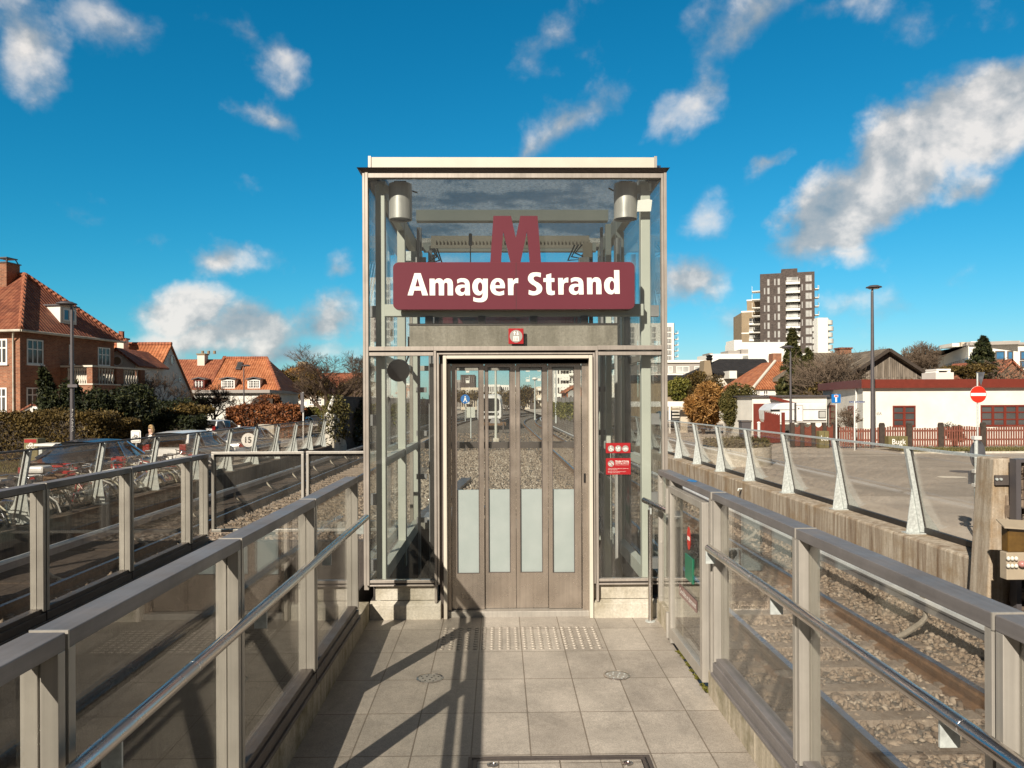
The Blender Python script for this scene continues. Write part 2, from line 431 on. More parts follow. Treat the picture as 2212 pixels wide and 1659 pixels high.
# unseen sky overhead, aside and behind: grey added to cut the blue fill light
up_ = node(nt, 'ShaderNodeMapRange', interpolation_type='SMOOTHSTEP'); L.new(el, up_.inputs[0]); up_.inputs[1].default_value = .47; up_.inputs[2].default_value = .62
bk = node(nt, 'ShaderNodeMapRange', interpolation_type='SMOOTHSTEP'); L.new(sp.outputs[1], bk.inputs[0]); bk.inputs[1].default_value = .68; bk.inputs[2].default_value = .30
fill_dim = wm('MAXIMUM', up_.outputs[0], bk.outputs[0])
dk = ramp(nt, n2.outputs['Fac'], [(.3, (.40, .42, .45)), (.7, (1.0, .93, .86))])
L.new(mixc(nt, front, dk, wm('MULTIPLY', fill_dim, .9)), bg.inputs['Color'])
world.cycles.sampling_method = 'MANUAL'; world.cycles.sample_map_resolution = 512
M_ = {}
M_['tile'] = None
M_['stud'] = plain('worn_stud_steel', (.40, .355, .30), .45, .2, .2, 30)
def tilefloor():
    m, nt, b, N, L = nmat('granite_tile')
    co = coords(nt)
    br = node(nt, 'ShaderNodeTexBrick', offset=0.0); 
    L.new(mapping(nt, co, (1,1,1), (0,0,0), (.149, -.328, 0)), br.inputs['Vector'])
    br.inputs['Scale'].default_value = 1; br.inputs['Brick Width'].default_value = .2985; br.inputs['Row Height'].default_value = .503; br.inputs['Mortar Size'].default_value = .0045
    br.inputs['Mortar Smooth'].default_value = .3
    br.inputs['Color1'].default_value = (.47, .42, .36, 1); br.inputs['Color2'].default_value = (.38, .335, .285, 1); br.inputs['Mortar'].default_value = (.20, .165, .13, 1)
    br.inputs['Bias'].default_value = 0
    sp = noise(nt, co, 140, 3, .8); bl = noise(nt, co, 2.6, 6, .65)
    c = mixc(nt, br.outputs['Color'], ramp(nt, sp, [(.32, .62), (.66, 1.3)]), .8, 'MULTIPLY')
    c = mixc(nt, c, ramp(nt, bl, [(.3, .74), (.72, 1.2)]), 1, 'MULTIPLY')
    mid = ramp(nt, noise(nt, co, 26, 5, .7), [(.3, .85), (.7, 1.12)])
    c = mixc(nt, c, mid, .8, 'MULTIPLY')
    gum = node(nt, 'ShaderNodeTexVoronoi'); gum.inputs['Scale'].default_value = 2.3; L.new(co, gum.inputs['Vector'])
    c = mixc(nt, c, ramp(nt, gum.outputs['Distance'], [(.028, .62), (.045, 1.0)]), .8, 'MULTIPLY')
    c = mixc(nt, c, ramp(nt, noise(nt, mapping(nt, co, (1.6, .5, 1)), 1.3, 8, .75, .6), [(.50, 1.0), (.72, .72)]), 1, 'MULTIPLY')
    L.new(c, b.inputs['Base Color'])
    L.new(ramp(nt, bl, [(.3, .42), (.7, .62)]), b.inputs['Roughness'])
    h = mixc(nt, br.outputs['Fac'], sp, .12)
    bump(nt, h, -.5, .006, b)
    return m
M_['tile'] = tilefloor()
M_['kerb'] = streaky('kerb_concrete', (.30, .255, .18), (.52, .46, .36), (.13, .115, .05), .85, 4)
M_['conc'] = streaky('concrete', (.22, .19, .15), (.36, .32, .27), (.15, .13, .10), .85, 2)
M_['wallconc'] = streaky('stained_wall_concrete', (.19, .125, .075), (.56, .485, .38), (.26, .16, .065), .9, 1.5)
M_['shadewall'] = streaky('shade_darkened_concrete', (.055, .038, .028), (.20, .155, .115), (.08, .055, .03), .9, 1.5)  # stain streaks on a base tone darkened to paint the wall's shade
M_['palecon'] = streaky('pale_concrete', (.50, .46, .38), (.62, .58, .5), (.36, .32, .24), .8, 3)
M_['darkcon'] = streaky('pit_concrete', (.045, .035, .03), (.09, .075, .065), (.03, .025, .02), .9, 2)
M_['darkcon2'] = streaky('dirty_trough_concrete', (.07, .05, .04), (.13, .10, .08), (.05, .035, .028), .9, 3)
M_['alu'] = steel('brushed_aluminium', (.43, .40, .355), .42, 'z', .12, .35)
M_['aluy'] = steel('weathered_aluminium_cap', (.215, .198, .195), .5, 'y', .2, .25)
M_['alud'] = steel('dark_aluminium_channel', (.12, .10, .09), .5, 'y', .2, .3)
M_['tubest'] = steel('polished_steel_tube', (.55, .51, .48), .22, 'y', .06)
M_['bronze'] = steel('brushed_door_steel', (.47, .40, .335), .27, 'z', .12, .75)
M_['liftal'] = steel('lift_frame_steel', (.39, .345, .30), .42, 'z', .1, .35)
M_['white_paint'] = plain('cream_paint', (.62, .56, .47), .4, 0, .08, 3)
M_['colgrey'] = plain('pale_column_paint', (.50, .51, .45), .45, 0, .08, 2)
M_['galv'] = plain('galvanised_sheet', (.52, .55, .53), .5, .15, .3, 26)
M_['maroon'] = plain('maroon_enamel', (.14, .034, .046), .22, 0, .05, 2)
M_['sign_red'] = plain('sign_red', (.36, .018, .022), .3, 0, .04, 3)
M_['white'] = plain('white_lettering', (.86, .83, .77), .5, 0, .03, 2)
M_['grey_disc'] = plain('pale_grey_print', (.33, .31, .285), .5, 0, .03, 2)
M_['black'] = plain('black_plastic', (.012, .011, .011), .4, 0, .3, 6)
M_['gasket'] = plain('dark_gasket', (.02, .016, .014), .5, 0, .2, 8)
def dustyroof():
    m = bpy.data.materials.new('dusty_roof_glass'); m.use_nodes = True; nt = m.node_tree; L = nt.links
    b = nt.nodes['Principled BSDF']; o = [n for n in nt.nodes if n.type == 'OUTPUT_MATERIAL'][0]
    b.inputs['Base Color'].default_value = (.20, .22, .24, 1); b.inputs['Roughness'].default_value = .12
    t = node(nt, 'ShaderNodeBsdfTranslucent'); tr = node(nt, 'ShaderNodeBsdfTransparent'); tr.inputs[0].default_value = (.75, .8, .82, 1)
    co = coords(nt); n1 = noise(nt, co, 1.6, 3); n2 = noise(nt, co, 30, 5, .75)
    L.new(mixc(nt, ramp(nt, n2, [(.35, (.16, .16, .16)), (.65, (.66, .65, .62))]), ramp(nt, n1, [(.42, .35), (.52, 1.0)]), 1, 'MULTIPLY'), t.inputs[0])
    m1 = node(nt, 'ShaderNodeMixShader'); m1.inputs[0].default_value = .42; L.new(tr.outputs[0], m1.inputs[1]); L.new(t.outputs[0], m1.inputs[2])
    m2 = node(nt, 'ShaderNodeMixShader'); m2.inputs[0].default_value = .16; L.new(m1.outputs[0], m2.inputs[1]); L.new(b.outputs[0], m2.inputs[2])
    L.new(m2.outputs[0], o.inputs[0]); return m
M_['ceil'] = dustyroof()
M_['lampm'] = steel('lamp_can_steel', (.5, .48, .45), .35, 'z', .08, .4)
M_['glass'] = glass('rail_glass', (.93, .93, .91), .03)
M_['lglass'] = glass('lift_glass', (.95, .965, .955), .016)
M_['bglass'] = glass('barrier_glass', (.96, .95, .93), .05, 0, (.5, .42, .36))
M_['dglass'] = glass('door_glass', (.96, .965, .96), .015)
def frosted():
    m = bpy.data.materials.new('frosted_glass'); m.use_nodes = True; nt = m.node_tree; L = nt.links
    b = nt.nodes['Principled BSDF']; b.inputs['Base Color'].default_value = (.48, .54, .52, 1); b.inputs['Roughness'].default_value = .35
    t = node(nt, 'ShaderNodeBsdfTranslucent'); t.inputs[0].default_value = (.5, .56, .54, 1)
    mx = node(nt, 'ShaderNodeMixShader'); mx.inputs[0].default_value = .3
    o = [n for n in nt.nodes if n.type == 'OUTPUT_MATERIAL'][0]
    L.new(b.outputs[0], mx.inputs[1]); L.new(t.outputs[0], mx.inputs[2]); L.new(mx.outputs[0], o.inputs[0])
    L.new(ramp(nt, noise(nt, coords(nt), 3, 5), [(.3, (.42, .48, .46)), (.7, (.52, .57, .55))]), b.inputs['Base Color'])
    return m
M_['frost'] = frosted()
M_['rust'] = plain('rusty_rail_side', (.155, .085, .042), .85, .1, .45, 9, .4, 60)
M_['railhead'] = steel('polished_rail_head', (.34, .33, .36), .3, 'y', .15)
M_['sleeper'] = streaky('sleeper_concrete', (.15, .11, .08), (.27, .22, .175), (.12, .08, .05), .9, 5)
M_['condrail'] = plain('conductor_cover', (.74, .75, .75), .4, .1, .15, 4)
M_['condside'] = plain('conductor_web', (.30, .29, .29), .5, .4, .2, 5)
M_['ballast'] = None
def ballast(nm='ballast_stone', k=(1, 1, 1)):
    m, nt, b, N, L = nmat(nm)
    g = node(nt, 'ShaderNodeNewGeometry')
    c = ramp(nt, g.outputs['Random Per Island'], [(0, (.10, .07, .05)), (.35, (.22, .165, .12)), (.7, (.26, .195, .14)), (1, (.36, .295, .23))])
    c = mixc(nt, mixc(nt, c, k, 1, 'MULTIPLY'), ramp(nt, noise(nt, coords(nt), 30, 3), [(.3, .75), (.7, 1.15)]), 1, 'MULTIPLY')
    L.new(c, b.inputs['Base Color']); b.inputs['Roughness'].default_value = .9
    return m
M_['ballast'] = ballast(); M_['ballast2'] = ballast('pale_ballast_stone', (1.35, 1.45, 1.55))
def gravelbed():
    m, nt, b, N, L = nmat('ballast_bed')
    co = coords(nt)
    v = node(nt, 'ShaderNodeTexVoronoi'); v.inputs['Scale'].default_value = 19; L.new(co, v.inputs['Vector'])
    c = ramp(nt, v.outputs['Color'], [(.15, (.12, .095, .075)), (.5, (.25, .205, .165)), (.9, (.44, .39, .33))])
    c = mixc(nt, c, ramp(nt, v.outputs['Distance'], [(.0, 1.1), (.75, .3)]), 1, 'MULTIPLY')
    c = mixc(nt, c, ramp(nt, noise(nt, co, .5, 5), [(.3, .75), (.7, 1.2)]), 1, 'MULTIPLY')
    L.new(c, b.inputs['Base Color']); b.inputs['Roughness'].default_value = .95
    bump(nt, v.outputs['Distance'], -1, .05, b)
    return m
M_['bed'] = gravelbed()
def asphalt(name, c):
    m, nt, b, N, L = nmat(name)
    co = coords(nt)
    a = ramp(nt, noise(nt, co, .35, 7, .7), [(.3, tuple(x*.75 for x in c)), (.7, tuple(x*1.25 for x in c))])
    a = mixc(nt, a, ramp(nt, noise(nt, co, 60, 3, .8), [(.3, .7), (.7, 1.3)]), .8, 'MULTIPLY')
    cr = node(nt, 'ShaderNodeTexVoronoi', feature='DISTANCE_TO_EDGE'); cr.inputs['Scale'].default_value = .28
    L.new(mapping(nt, co, (1, .5, 1)), cr.inputs['Vector'])
    a = mixc(nt, a, ramp(nt, cr.outputs['Distance'], [(.0, .7), (.012, 1.0)]), .6, 'MULTIPLY')
    L.new(a, b.inputs['Base Color']); b.inputs['Roughness'].default_value = .85
    bump(nt, noise(nt, co, 90, 3), .3, .01, b)
    return m
M_['road'] = asphalt('pale_asphalt', (.47, .41, .345))  # pale base tone of the right road
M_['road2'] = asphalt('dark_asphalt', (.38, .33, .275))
M_['paving'] = plain('pavement_slabs', (.36, .32, .26), .85, 0, .2, 3, .2, 40)
M_['soil'] = plain('earth', (.075, .055, .03), .95, 0, .5, .4, .5, 20)
M_['grass'] = leafmat('verge_grass', [(.05, .05, .014), (.10, .095, .03), (.16, .14, .05), (.2, .16, .07)])
M_['brick'] = brickmat('red_house_brick', (.36, .125, .058), (.22, .07, .034), (.30, .20, .13))
M_['dkbrick'] = brickmat('charcoal_brick', (.060, .047, .042), (.11, .085, .072), (.05, .042, .038), .5, .16, .012)
M_['pantile'] = tilemat('red_brown_pantile', (.165, .048, .025), (.24, .073, .035), (.31, .11, .055))
M_['pantile2'] = tilemat('orange_pantile', (.36, .115, .045), (.46, .16, .065), (.54, .21, .095))
M_['pantile3'] = tilemat('dull_red_pantile', (.28, .085, .042), (.36, .12, .058), (.42, .16, .08))
M_['slate'] = tilemat('mossy_grey_tile', (.15, .115, .08), (.20, .155, .11), (.26, .21, .15), .3, .35)
M_['blackroof'] = tilemat('black_roof_tile', (.014, .012, .012), (.02, .017, .016), (.03, .025, .024), .3, .35, .95)
M_['render'] = plain('white_render', (.74, .71, .64), .85, 0, .12, .8, .25, 25)
M_['render2'] = plain('cream_render', (.68, .63, .54), .85, 0, .12, .8, .2, 25)
M_['greyrender'] = plain('grey_facade', (.34, .31, .28), .8, 0, .12, .2)
M_['tan'] = plain('tan_brick_facade', (.27, .205, .13), .85, 0, .12, .3)
M_['beige'] = plain('beige_facade', (.58, .50, .39), .85, 0, .12, .1)
M_['offwhite'] = plain('white_facade', (.78, .76, .70), .7, 0, .06, .1)
M_['winframe'] = plain('white_window_frame', (.78, .76, .71), .45, 0, .05, 3)
M_['redpaint'] = plain('oxblood_paint', (.16, .027, .016), .45, 0, .15, 4)
M_['fencered'] = plain('faded_red_stain', (.20, .066, .042), .75, 0, .35, 5)
M_['brownfence'] = plain('brown_stain', (.17, .045, .024), .7, 0, .3, 4)
M_['darkwood'] = plain('dark_timber', (.055, .04, .03), .85, 0, .4, 8)
def planks():
    m, nt, b, N, L = nmat('weathered_boards')
    uv = coords(nt, 'UV')
    br = node(nt, 'ShaderNodeTexBrick', offset=.5); L.new(mapping(nt, uv, (1,1,1), (0,0,R(90))), br.inputs['Vector'])
    br.inputs['Scale'].default_value = 1; br.inputs['Brick Width'].default_value = 2.6; br.inputs['Row Height'].default_value = .15; br.inputs['Mortar Size'].default_value = .012
    br.inputs['Color1'].default_value = (.17, .135, .10, 1); br.inputs['Color2'].default_value = (.30, .25, .20, 1); br.inputs['Mortar'].default_value = (.03, .025, .02, 1)
    c = mixc(nt, br.outputs['Color'], ramp(nt, noise(nt, mapping(nt, coords(nt), (6, 6, .6)), 1.5, 5), [(.3, .45), (.7, 1.3)]), 1, 'MULTIPLY')
    L.new(c, b.inputs['Base Color']); b.inputs['Roughness'].default_value = .9
    return m
M_['planks'] = planks()
def darkglass(name, c, r=.06):
    m, nt, b, N, L = nmat(name)
    L.new(ramp(nt, noise(nt, coords(nt), .35, 3), [(.35, tuple(x*.6 for x in c)), (.65, tuple(x*1.3 for x in c))]), b.inputs['Base Color'])
    b.inputs['Roughness'].default_value = r; b.inputs['Specular IOR Level'].default_value = .45
    bump(nt, noise(nt, coords(nt), .8, 2), .05, .05, b)
    return m
M_['win'] = darkglass('window_glass', (.075, .075, .075))
M_['winlight'] = darkglass('curtained_window_glass', (.42, .42, .40), .15)
M_['winblue'] = darkglass('blue_window_glass', (.05, .16, .30))
M_['carglass'] = darkglass('car_glass', (.03, .03, .03), .08)
def paint(name, c, rough=.25, metal=.0):
    m, nt, b, N, L = nmat(name)
    L.new(ramp(nt, noise(nt, coords(nt), 2.5, 5), [(.3, tuple(x*.85 for x in c)), (.7, tuple(min(1, x*1.1) for x in c))]), b.inputs['Base Color'])
    b.inputs['Roughness'].default_value = rough; b.inputs['Metallic'].default_value = metal
    b.inputs['Coat Weight'].default_value = .25; b.inputs['Coat Roughness'].default_value = .05
    return m
M_['car_white'] = paint('white_car_paint', (.74, .73, .70))
M_['car_silver'] = paint('silver_car_paint', (.42, .42, .42), .3, .6)
M_['car_black'] = paint('black_car_paint', (.035, .032, .031))
M_['car_blue'] = paint('dark_blue_car_paint', (.02, .05, .09))
M_['car_grey'] = paint('grey_car_paint', (.10, .11, .12), .3, .4)
M_['tyre'] = plain('tyre_rubber', (.018, .017, .016), .8, 0, .2, 10)
M_['rim'] = steel('wheel_rim', (.5, .5, .5), .3, 'n')
M_['chrome'] = steel('chrome_trim', (.75, .75, .75), .12, 'n', .05)
M_['redlamp'] = plain('red_lamp_lens', (.20, .01, .01), .15, 0, .1, 8)
M_['amber'] = plain('amber_lens', (.11, .06, .015), .12, 0, .5, 6)
M_['lens'] = plain('clear_lamp_lens', (.7, .7, .68), .1, .3, .05, 5)
M_['lamppost'] = plain('grey_painted_post', (.11, .10, .105), .45, .3, .12, 3)
M_['postwhite'] = plain('white_post_paint', (.66, .65, .62), .5, 0, .12, 4)
M_['signback'] = steel('sign_back_aluminium', (.32, .33, .37), .5, 'n', .08)
M_['signred'] = plain('traffic_sign_red', (.62, .028, .012), .35, 0, .04, 2)
M_['signblue'] = plain('traffic_sign_blue', (.008, .15, .45), .35, 0, .04, 2)
M_['greensign'] = plain('green_sign', (.01, .17, .09), .35, 0, .05, 2)
M_['olive'] = plain('olive_cabinet_paint', (.16, .135, .055), .6, 0, .2, 4)
M_['bark'] = plain('tree_bark', (.085, .055, .036), .9, 0, .35, 5, .5, 25)
M_['barkg'] = plain('grey_bark', (.14, .10, .068), .9, 0, .3, 5, .5, 25)
M_['hedge'] = leafmat('olive_hedge_leaves', [(.035, .026, .008), (.075, .05, .014), (.12, .08, .022), (.17, .115, .035)])
M_['darkleaf'] = leafmat('dark_evergreen_needles', [(.006, .009, .004), (.015, .022, .008), (.035, .042, .014), (.06, .062, .02)])
M_['conifer'] = leafmat('conifer_needles', [(.02, .024, .007), (.04, .046, .014), (.07, .07, .02), (.11, .095, .03)])
M_['copper'] = leafmat('copper_beech_leaves', [(.06, .02, .008), (.15, .05, .018), (.24, .085, .03), (.32, .13, .05)])
M_['orangebush'] = leafmat('ochre_bush_twigs', [(.14, .065, .015), (.24, .115, .03), (.32, .165, .05), (.40, .23, .08)])
M_['olivebush'] = leafmat('olive_bush_leaves', [(.035, .034, .01), (.065, .06, .016), (.10, .085, .024), (.14, .11, .035)])
M_['greenbush'] = leafmat('yellow_green_leaves', [(.06, .065, .01), (.11, .11, .02), (.17, .16, .03), (.25, .22, .05)])
M_['ivy'] = leafmat('ivy_leaves', [(.03, .034, .008), (.07, .072, .016), (.12, .115, .025), (.19, .17, .05)])
M_['moss'] = leafmat('moss', [(.07, .07, .01), (.12, .115, .02), (.17, .15, .03)])
M_['skin'] = plain('skin', (.55, .34, .24), .5, 0, .08, 6)
M_['blond'] = plain('blond_hair', (.42, .28, .13), .6, 0, .3, 20)
M_['coat'] = plain('dark_coat_cloth', (.014, .011, .012), .9, 0, .3, 12)
M_['trainwhite'] = paint('white_train_paint', (.72, .71, .68))
M_['stonewall'] = brickmat('grey_retaining_brick', (.30, .26, .22), (.20, .175, .15), (.15, .13, .11), .5, .2, .02)
M_['gabion'] = M_['ballast']
M_['beigebox'] = plain('beige_equipment_paint', (.40, .33, .24), .5, 0, .1, 5)
M_['bulb'] = plain('frosted_globe', (.7, .66, .58), .25, 0, .05, 5)
M_['pinkglobe'] = plain('faded_pink_globe', (.42, .20, .18), .3, 0, .15, 7)
M_['water'] = darkglass('puddle_water', (.05, .045, .04), .02)
M_['bikered'] = plain('red_bike_paint', (.30, .02, .02), .3, 0, .1, 5)
M_['bikecream'] = plain('cream_bike_paint', (.6, .56, .42), .35, 0, .1, 5)
M_['bikegreen'] = plain('green_bike_paint', (.08, .14, .09), .35, 0, .1, 5)
M_['bikewhite'] = plain('white_bike_paint', (.66, .65, .62), .35, 0, .1, 5)
M_['bikeblue'] = plain('blue_bike_paint', (.02, .05, .16), .3, 0, .1, 5)
M_['wicker'] = plain('brown_wicker', (.12, .065, .03), .8, 0, .4, 30)
# ------------------------------------------------------------------ text
def text_obj(body, name, mat, parent, x0, x1, z0, y, cap_h, bold=0.0, ext=.004, origin=None, wall=None, align='L', space=1.0, word=1.0):
    """lettering as mesh; x0..x1 fit width (or None), z0 baseline, cap_h cap height. wall: Wall for oriented lettering (x = s coordinate, y = outward offset)"""
    cu = bpy.data.curves.new(name, 'FONT'); cu.body = body; cu.size = 1; cu.offset = bold; cu.extrude = 0; cu.resolution_u = 4
    cu.space_character = space; cu.space_word = word
    ob = bpy.data.objects.new('t', cu); COL.objects.link(ob)
    bpy.context.view_layer.update()
    dg = bpy.context.evaluated_depsgraph_get()
    me = bpy.data.meshes.new_from_object(ob.evaluated_get(dg))
    bpy.data.objects.remove(ob)
    n = len(me.vertices); co = np.empty(n*3); me.vertices.foreach_get('co', co); co = co.reshape(-1, 3)
    mn, mx = co.min(0), co.max(0)
    sc = cap_h/.73
    sx = (x1-x0)/(mx[0]-mn[0]) if x1 is not None else sc
    off = OFF.get(parent, Vector((0,0,0)))
    V = []
    for c in co:
        a = x0+(c[0]-mn[0])*sx; b = z0+c[1]*sc
        q = wall.p(a, b, y) if wall else Vector((a, y, b))
        V.append(q-off)
    fs = [tuple(p.vertices) for p in me.polygons]
    m2 = bpy.data.meshes.new(name); m2.from_pydata(V, [], fs); m2.update()
    return link_mesh(m2, name, mat, parent)

# ------------------------------------------------------------------ ground and street
GR = -.56                      # right street level
def zl(Y): return -.72 - min(max((Y-18)*.0075, 0), .27)
XWL, XWR = -8.3, 6.12          # inner faces of the two track walls
WTL, WTR = -.43, -.336         # tops of the walls
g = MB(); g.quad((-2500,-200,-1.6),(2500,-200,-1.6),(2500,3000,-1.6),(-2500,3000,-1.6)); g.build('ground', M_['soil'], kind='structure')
g = MB()
ys = [-20, 5, 18, 25, 32, 40, 54, 400]
for a, b in zip(ys[:-1], ys[1:]):
    g.quad((-300,a,zl(a)),(XWL-.65,a,zl(a)),(XWL-.65,b,zl(b)),(-300,b,zl(b)))
g.build('street', M_['road2'], kind='structure')
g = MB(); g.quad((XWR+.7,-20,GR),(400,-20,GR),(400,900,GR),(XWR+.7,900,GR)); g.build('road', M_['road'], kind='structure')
# track bed with a hole for the stair pit
g = MB(); zb = -1.17
for (x0,x1,y0,y1) in ((XWL,-3.12,-20,9.5),(1.33,XWR,-20,9.5),(XWL,XWR,9.5,140)):
    nx, ny = max(2,int((x1-x0)/.6)), max(2,int((y1-y0)/.6))
    g.grid(lambda u,v,x0=x0,x1=x1,y0=y0,y1=y1: (x0+(x1-x0)*u, y0+(y1-y0)*v, zb+.03*math.sin(7*u*(x1-x0))*math.sin(3*v*(y1-y0))), nx, ny)
g.quad((-15,140,zb),(60,140,zb),(60,420,zb),(-15,420,zb))
g.build('track_bed', M_['bed'], kind='structure')
# loose ballast stones
def stones(regions, name, mat='ballast'):
    ico = [(-.52,0,.85),(.52,0,.85),(-.52,0,-.85),(.52,0,-.85),(0,.85,.52),(0,.85,-.52),(0,-.85,.52),(0,-.85,-.52),(.85,.52,0),(-.85,.52,0),(.85,-.52,0),(-.85,-.52,0)]
    fc = np.array([(0,4,1),(0,9,4),(9,5,4),(4,5,8),(4,8,1),(8,10,1),(8,3,10),(5,3,8),(5,2,3),(2,7,3),(7,10,3),(7,6,10),(7,11,6),(11,0,6),(0,1,6),(6,1,10),(9,0,11),(9,11,2),(9,2,5),(7,2,11)])
    ico = np.array(ico)
    VV, FF, k = [], [], 0
    rng = np.random.default_rng(3)
    for (x0,x1,y0,y1,n,s0,s1,zz) in regions:
        # denser near the camera
        t = rng.random(n); yy = y0+(y1-y0)*t**1.35; xx = x0+(x1-x0)*rng.random(n)
        s = (s0+(s1-s0)*rng.random(n)**2)
        a = rng.random(n)*6.28; b = rng.random(n)*6.28
        sc = np.stack([.7+.6*rng.random(n), .7+.6*rng.random(n), .5+.4*rng.random(n)], 1)*s[:,None]
        v = ico[None]*(1+.95*(rng.random((n,12,1))-.5))*sc[:,None,:]
        ca,sa,cb,sb = np.cos(a)[:,None],np.sin(a)[:,None],np.cos(b)[:,None],np.sin(b)[:,None]
        x,y,z = v[...,0],v[...,1],v[...,2]
        y,z = y*cb-z*sb, y*sb+z*cb
        x,y = x*ca-y*sa, x*sa+y*ca
        v = np.stack([x+xx[:,None], y+yy[:,None], z+(zz+.02*rng.random(n))[:,None]], 2)
        VV.append(v.reshape(-1,3)); f = fc[None]+(np.arange(n)*12)[:,None,None]+k; FF.append(f.reshape(-1,3)); k += n*12
    me = np_mesh(name, np.concatenate(VV), np.concatenate(FF))
    o = link_mesh(me, name, M_[mat]); tag(o, kind='stuff'); return o
stones([(1.5,6.05,2.0,14,27000,.018,.044,-1.165),(1.5,6.05,13,34,9000,.028,.05,-1.16),(-7.0,-3.3,7,30,9500,.03,.055,-1.16),(-8,6,34,70,5000,.04,.07,-1.16)], 'ballast')
stones([(-3.0,2.0,10,45,17000,.03,.058,-1.16)], 'ballast', 'ballast2')

m = MB()
for k in range(38):
    for j in range(3): m.box(-8.27+j*.42, -7.86+j*.42, 4+k*.9, 4.885+k*.9, -1.3, -1.055-.008*((k*7+j*3)%3))
m.build('cable_trough', M_['darkcon2'], label='dark concrete cable trough covers along the foot of the left wall', cat='cable trough')

# ------------------------------------------------------------------ walkway
def zf(Y): return -.1064+.01735*Y
XL, XR = -1.03, 1.235
g = MB(); g.quad((XL,-3,zf(-3)),(XR,-3,zf(-3)),(XR,6.3,zf(6.3)),(XL,6.3,zf(6.3)))
g.quad((XR,4.587,zf(4.587)),(XR+.14,4.587,zf(4.587)),(XR+.14,5.6,zf(5.6)),(XR,5.6,zf(5.6)))
g.build('walkway_floor', M_['tile'], kind='structure')
g = MB(); g.hexa([(XL-.1,-3,-3.2),(XR+.14,-3,-3.2),(XR+.14,6.25,-3.2),(XL-.1,6.25,-3.2),(XL-.1,-3,zf(-3)-.02),(XR+.14,-3,zf(-3)-.02),(XR+.14,6.25,zf(6.25)-.02),(XL-.1,6.25,zf(6.25)-.02)])
g.build('walkway_slab', M_['conc'], kind='structure')
# drain slot with moss beside the gate
g = MB(); g.hexa([(XR-.012,4.6,zf(4.6)+.001),(XR+.012,4.6,zf(4.6)+.001),(XR+.012,5.5,zf(5.5)+.001),(XR-.012,5.5,zf(5.5)+.001),(XR-.012,4.6,zf(4.6)+.004),(XR+.012,4.6,zf(4.6)+.004),(XR+.012,5.5,zf(5.5)+.004),(XR-.012,5.5,zf(5.5)+.004)])
dr = g.build('drain_slot', M_['black'], label='narrow dark drain slot with moss along the tiles by the gate', cat='drain')
rng = np.random.default_rng(5)
def leafcloud(pts, size, nrm=None, aspect=1.6, jitter=.5):
    """quads (leaf-size) at pts with random orientation"""
    pts = np.asarray(pts); n = len(pts)
    d = rng.normal(size=(n,3)); 
    if nrm is not None: d = d*jitter+np.asarray(nrm)
    d /= np.linalg.norm(d, axis=1)[:,None]+1e-9
    a = rng.normal(size=(n,3)); u = np.cross(d, a); u /= np.linalg.norm(u, axis=1)[:,None]+1e-9
    w = np.cross(d, u)
    s = (size*(.6+.8*rng.random(n)))[:,None]
    V = np.stack([pts-u*s*.5*aspect, pts-w*s*.32, pts+u*s*.5*aspect, pts+w*s*.32], 1).reshape(-1,3)
    Fq = np.arange(n*4).reshape(-1,4)
    return V, Fq
n = 500; t = rng.random(n)**.8
pts = np.stack([XR+rng.normal(size=n)*.008, 4.6+t*.75, zf(4.6+t*.75)+.006+0*t], 1)
keep = np.sin(t*23)+np.sin(t*41+1) > -.4
V, Fq = leafcloud(pts[keep], .014)
o = link_mesh(np_mesh('moss', V, Fq), 'moss', M_['moss'], dr)
# tactile studs
g = MB()
for i in range(20):
    for j in range(10):
        a = P(959+i*17.6*.0, 1360, Z=0).x
        x = -.412+i*.0585; y = 5.42+j*.052
        z = zf(y)
        g.lathe((x, y, z), [(.0165,0),(.015,.005),(.009,.0075)], 10)
g.build('tactile_studs', M_['stud'], kind='structure', smooth=40)
# floor drains
def floor_drain(px, py, label, open_):
    for Yt in [None]:
        # intersect the floor plane
        d = ray(px, py); t = (-.1064-EYE)/(d.z-.01735*d.y); q = Vector((0,0,EYE))+d*t
    r = thing('floor_drain', label, 'drain', (q.x, q.y, q.z), group='round drain covers in the walkway tiles')
    m = MB(); m.lathe((q.x,q.y,q.z), [(.085,0),(.085,.003),(.074,.0045),(.074,.001)], 28); m.build('frame', M_['tubest'], r, smooth=30)
    m = MB(); m.lathe((q.x,q.y,q.z), [(.072,.001),(.072,.003)], 28)
    m.build('cover', M_['alu'], r)
    m = MB()
    for k in range(11):
        a = k*2.4; rr = .012+.052*math.sqrt(k/11)
        m.lathe((q.x+rr*math.cos(a), q.y+rr*math.sin(a), q.z), [(.0065,.0028),(.006,.0042)], 8)
    m.build('hole', M_['black'] if open_ else M_['galv'], r)
floor_drain(928.6, 1465, 'round steel floor drain crossed by a shadow, with dark open holes', True)
floor_drain(1332, 1459, 'round steel floor drain fully in the sun, with closed holes', False)
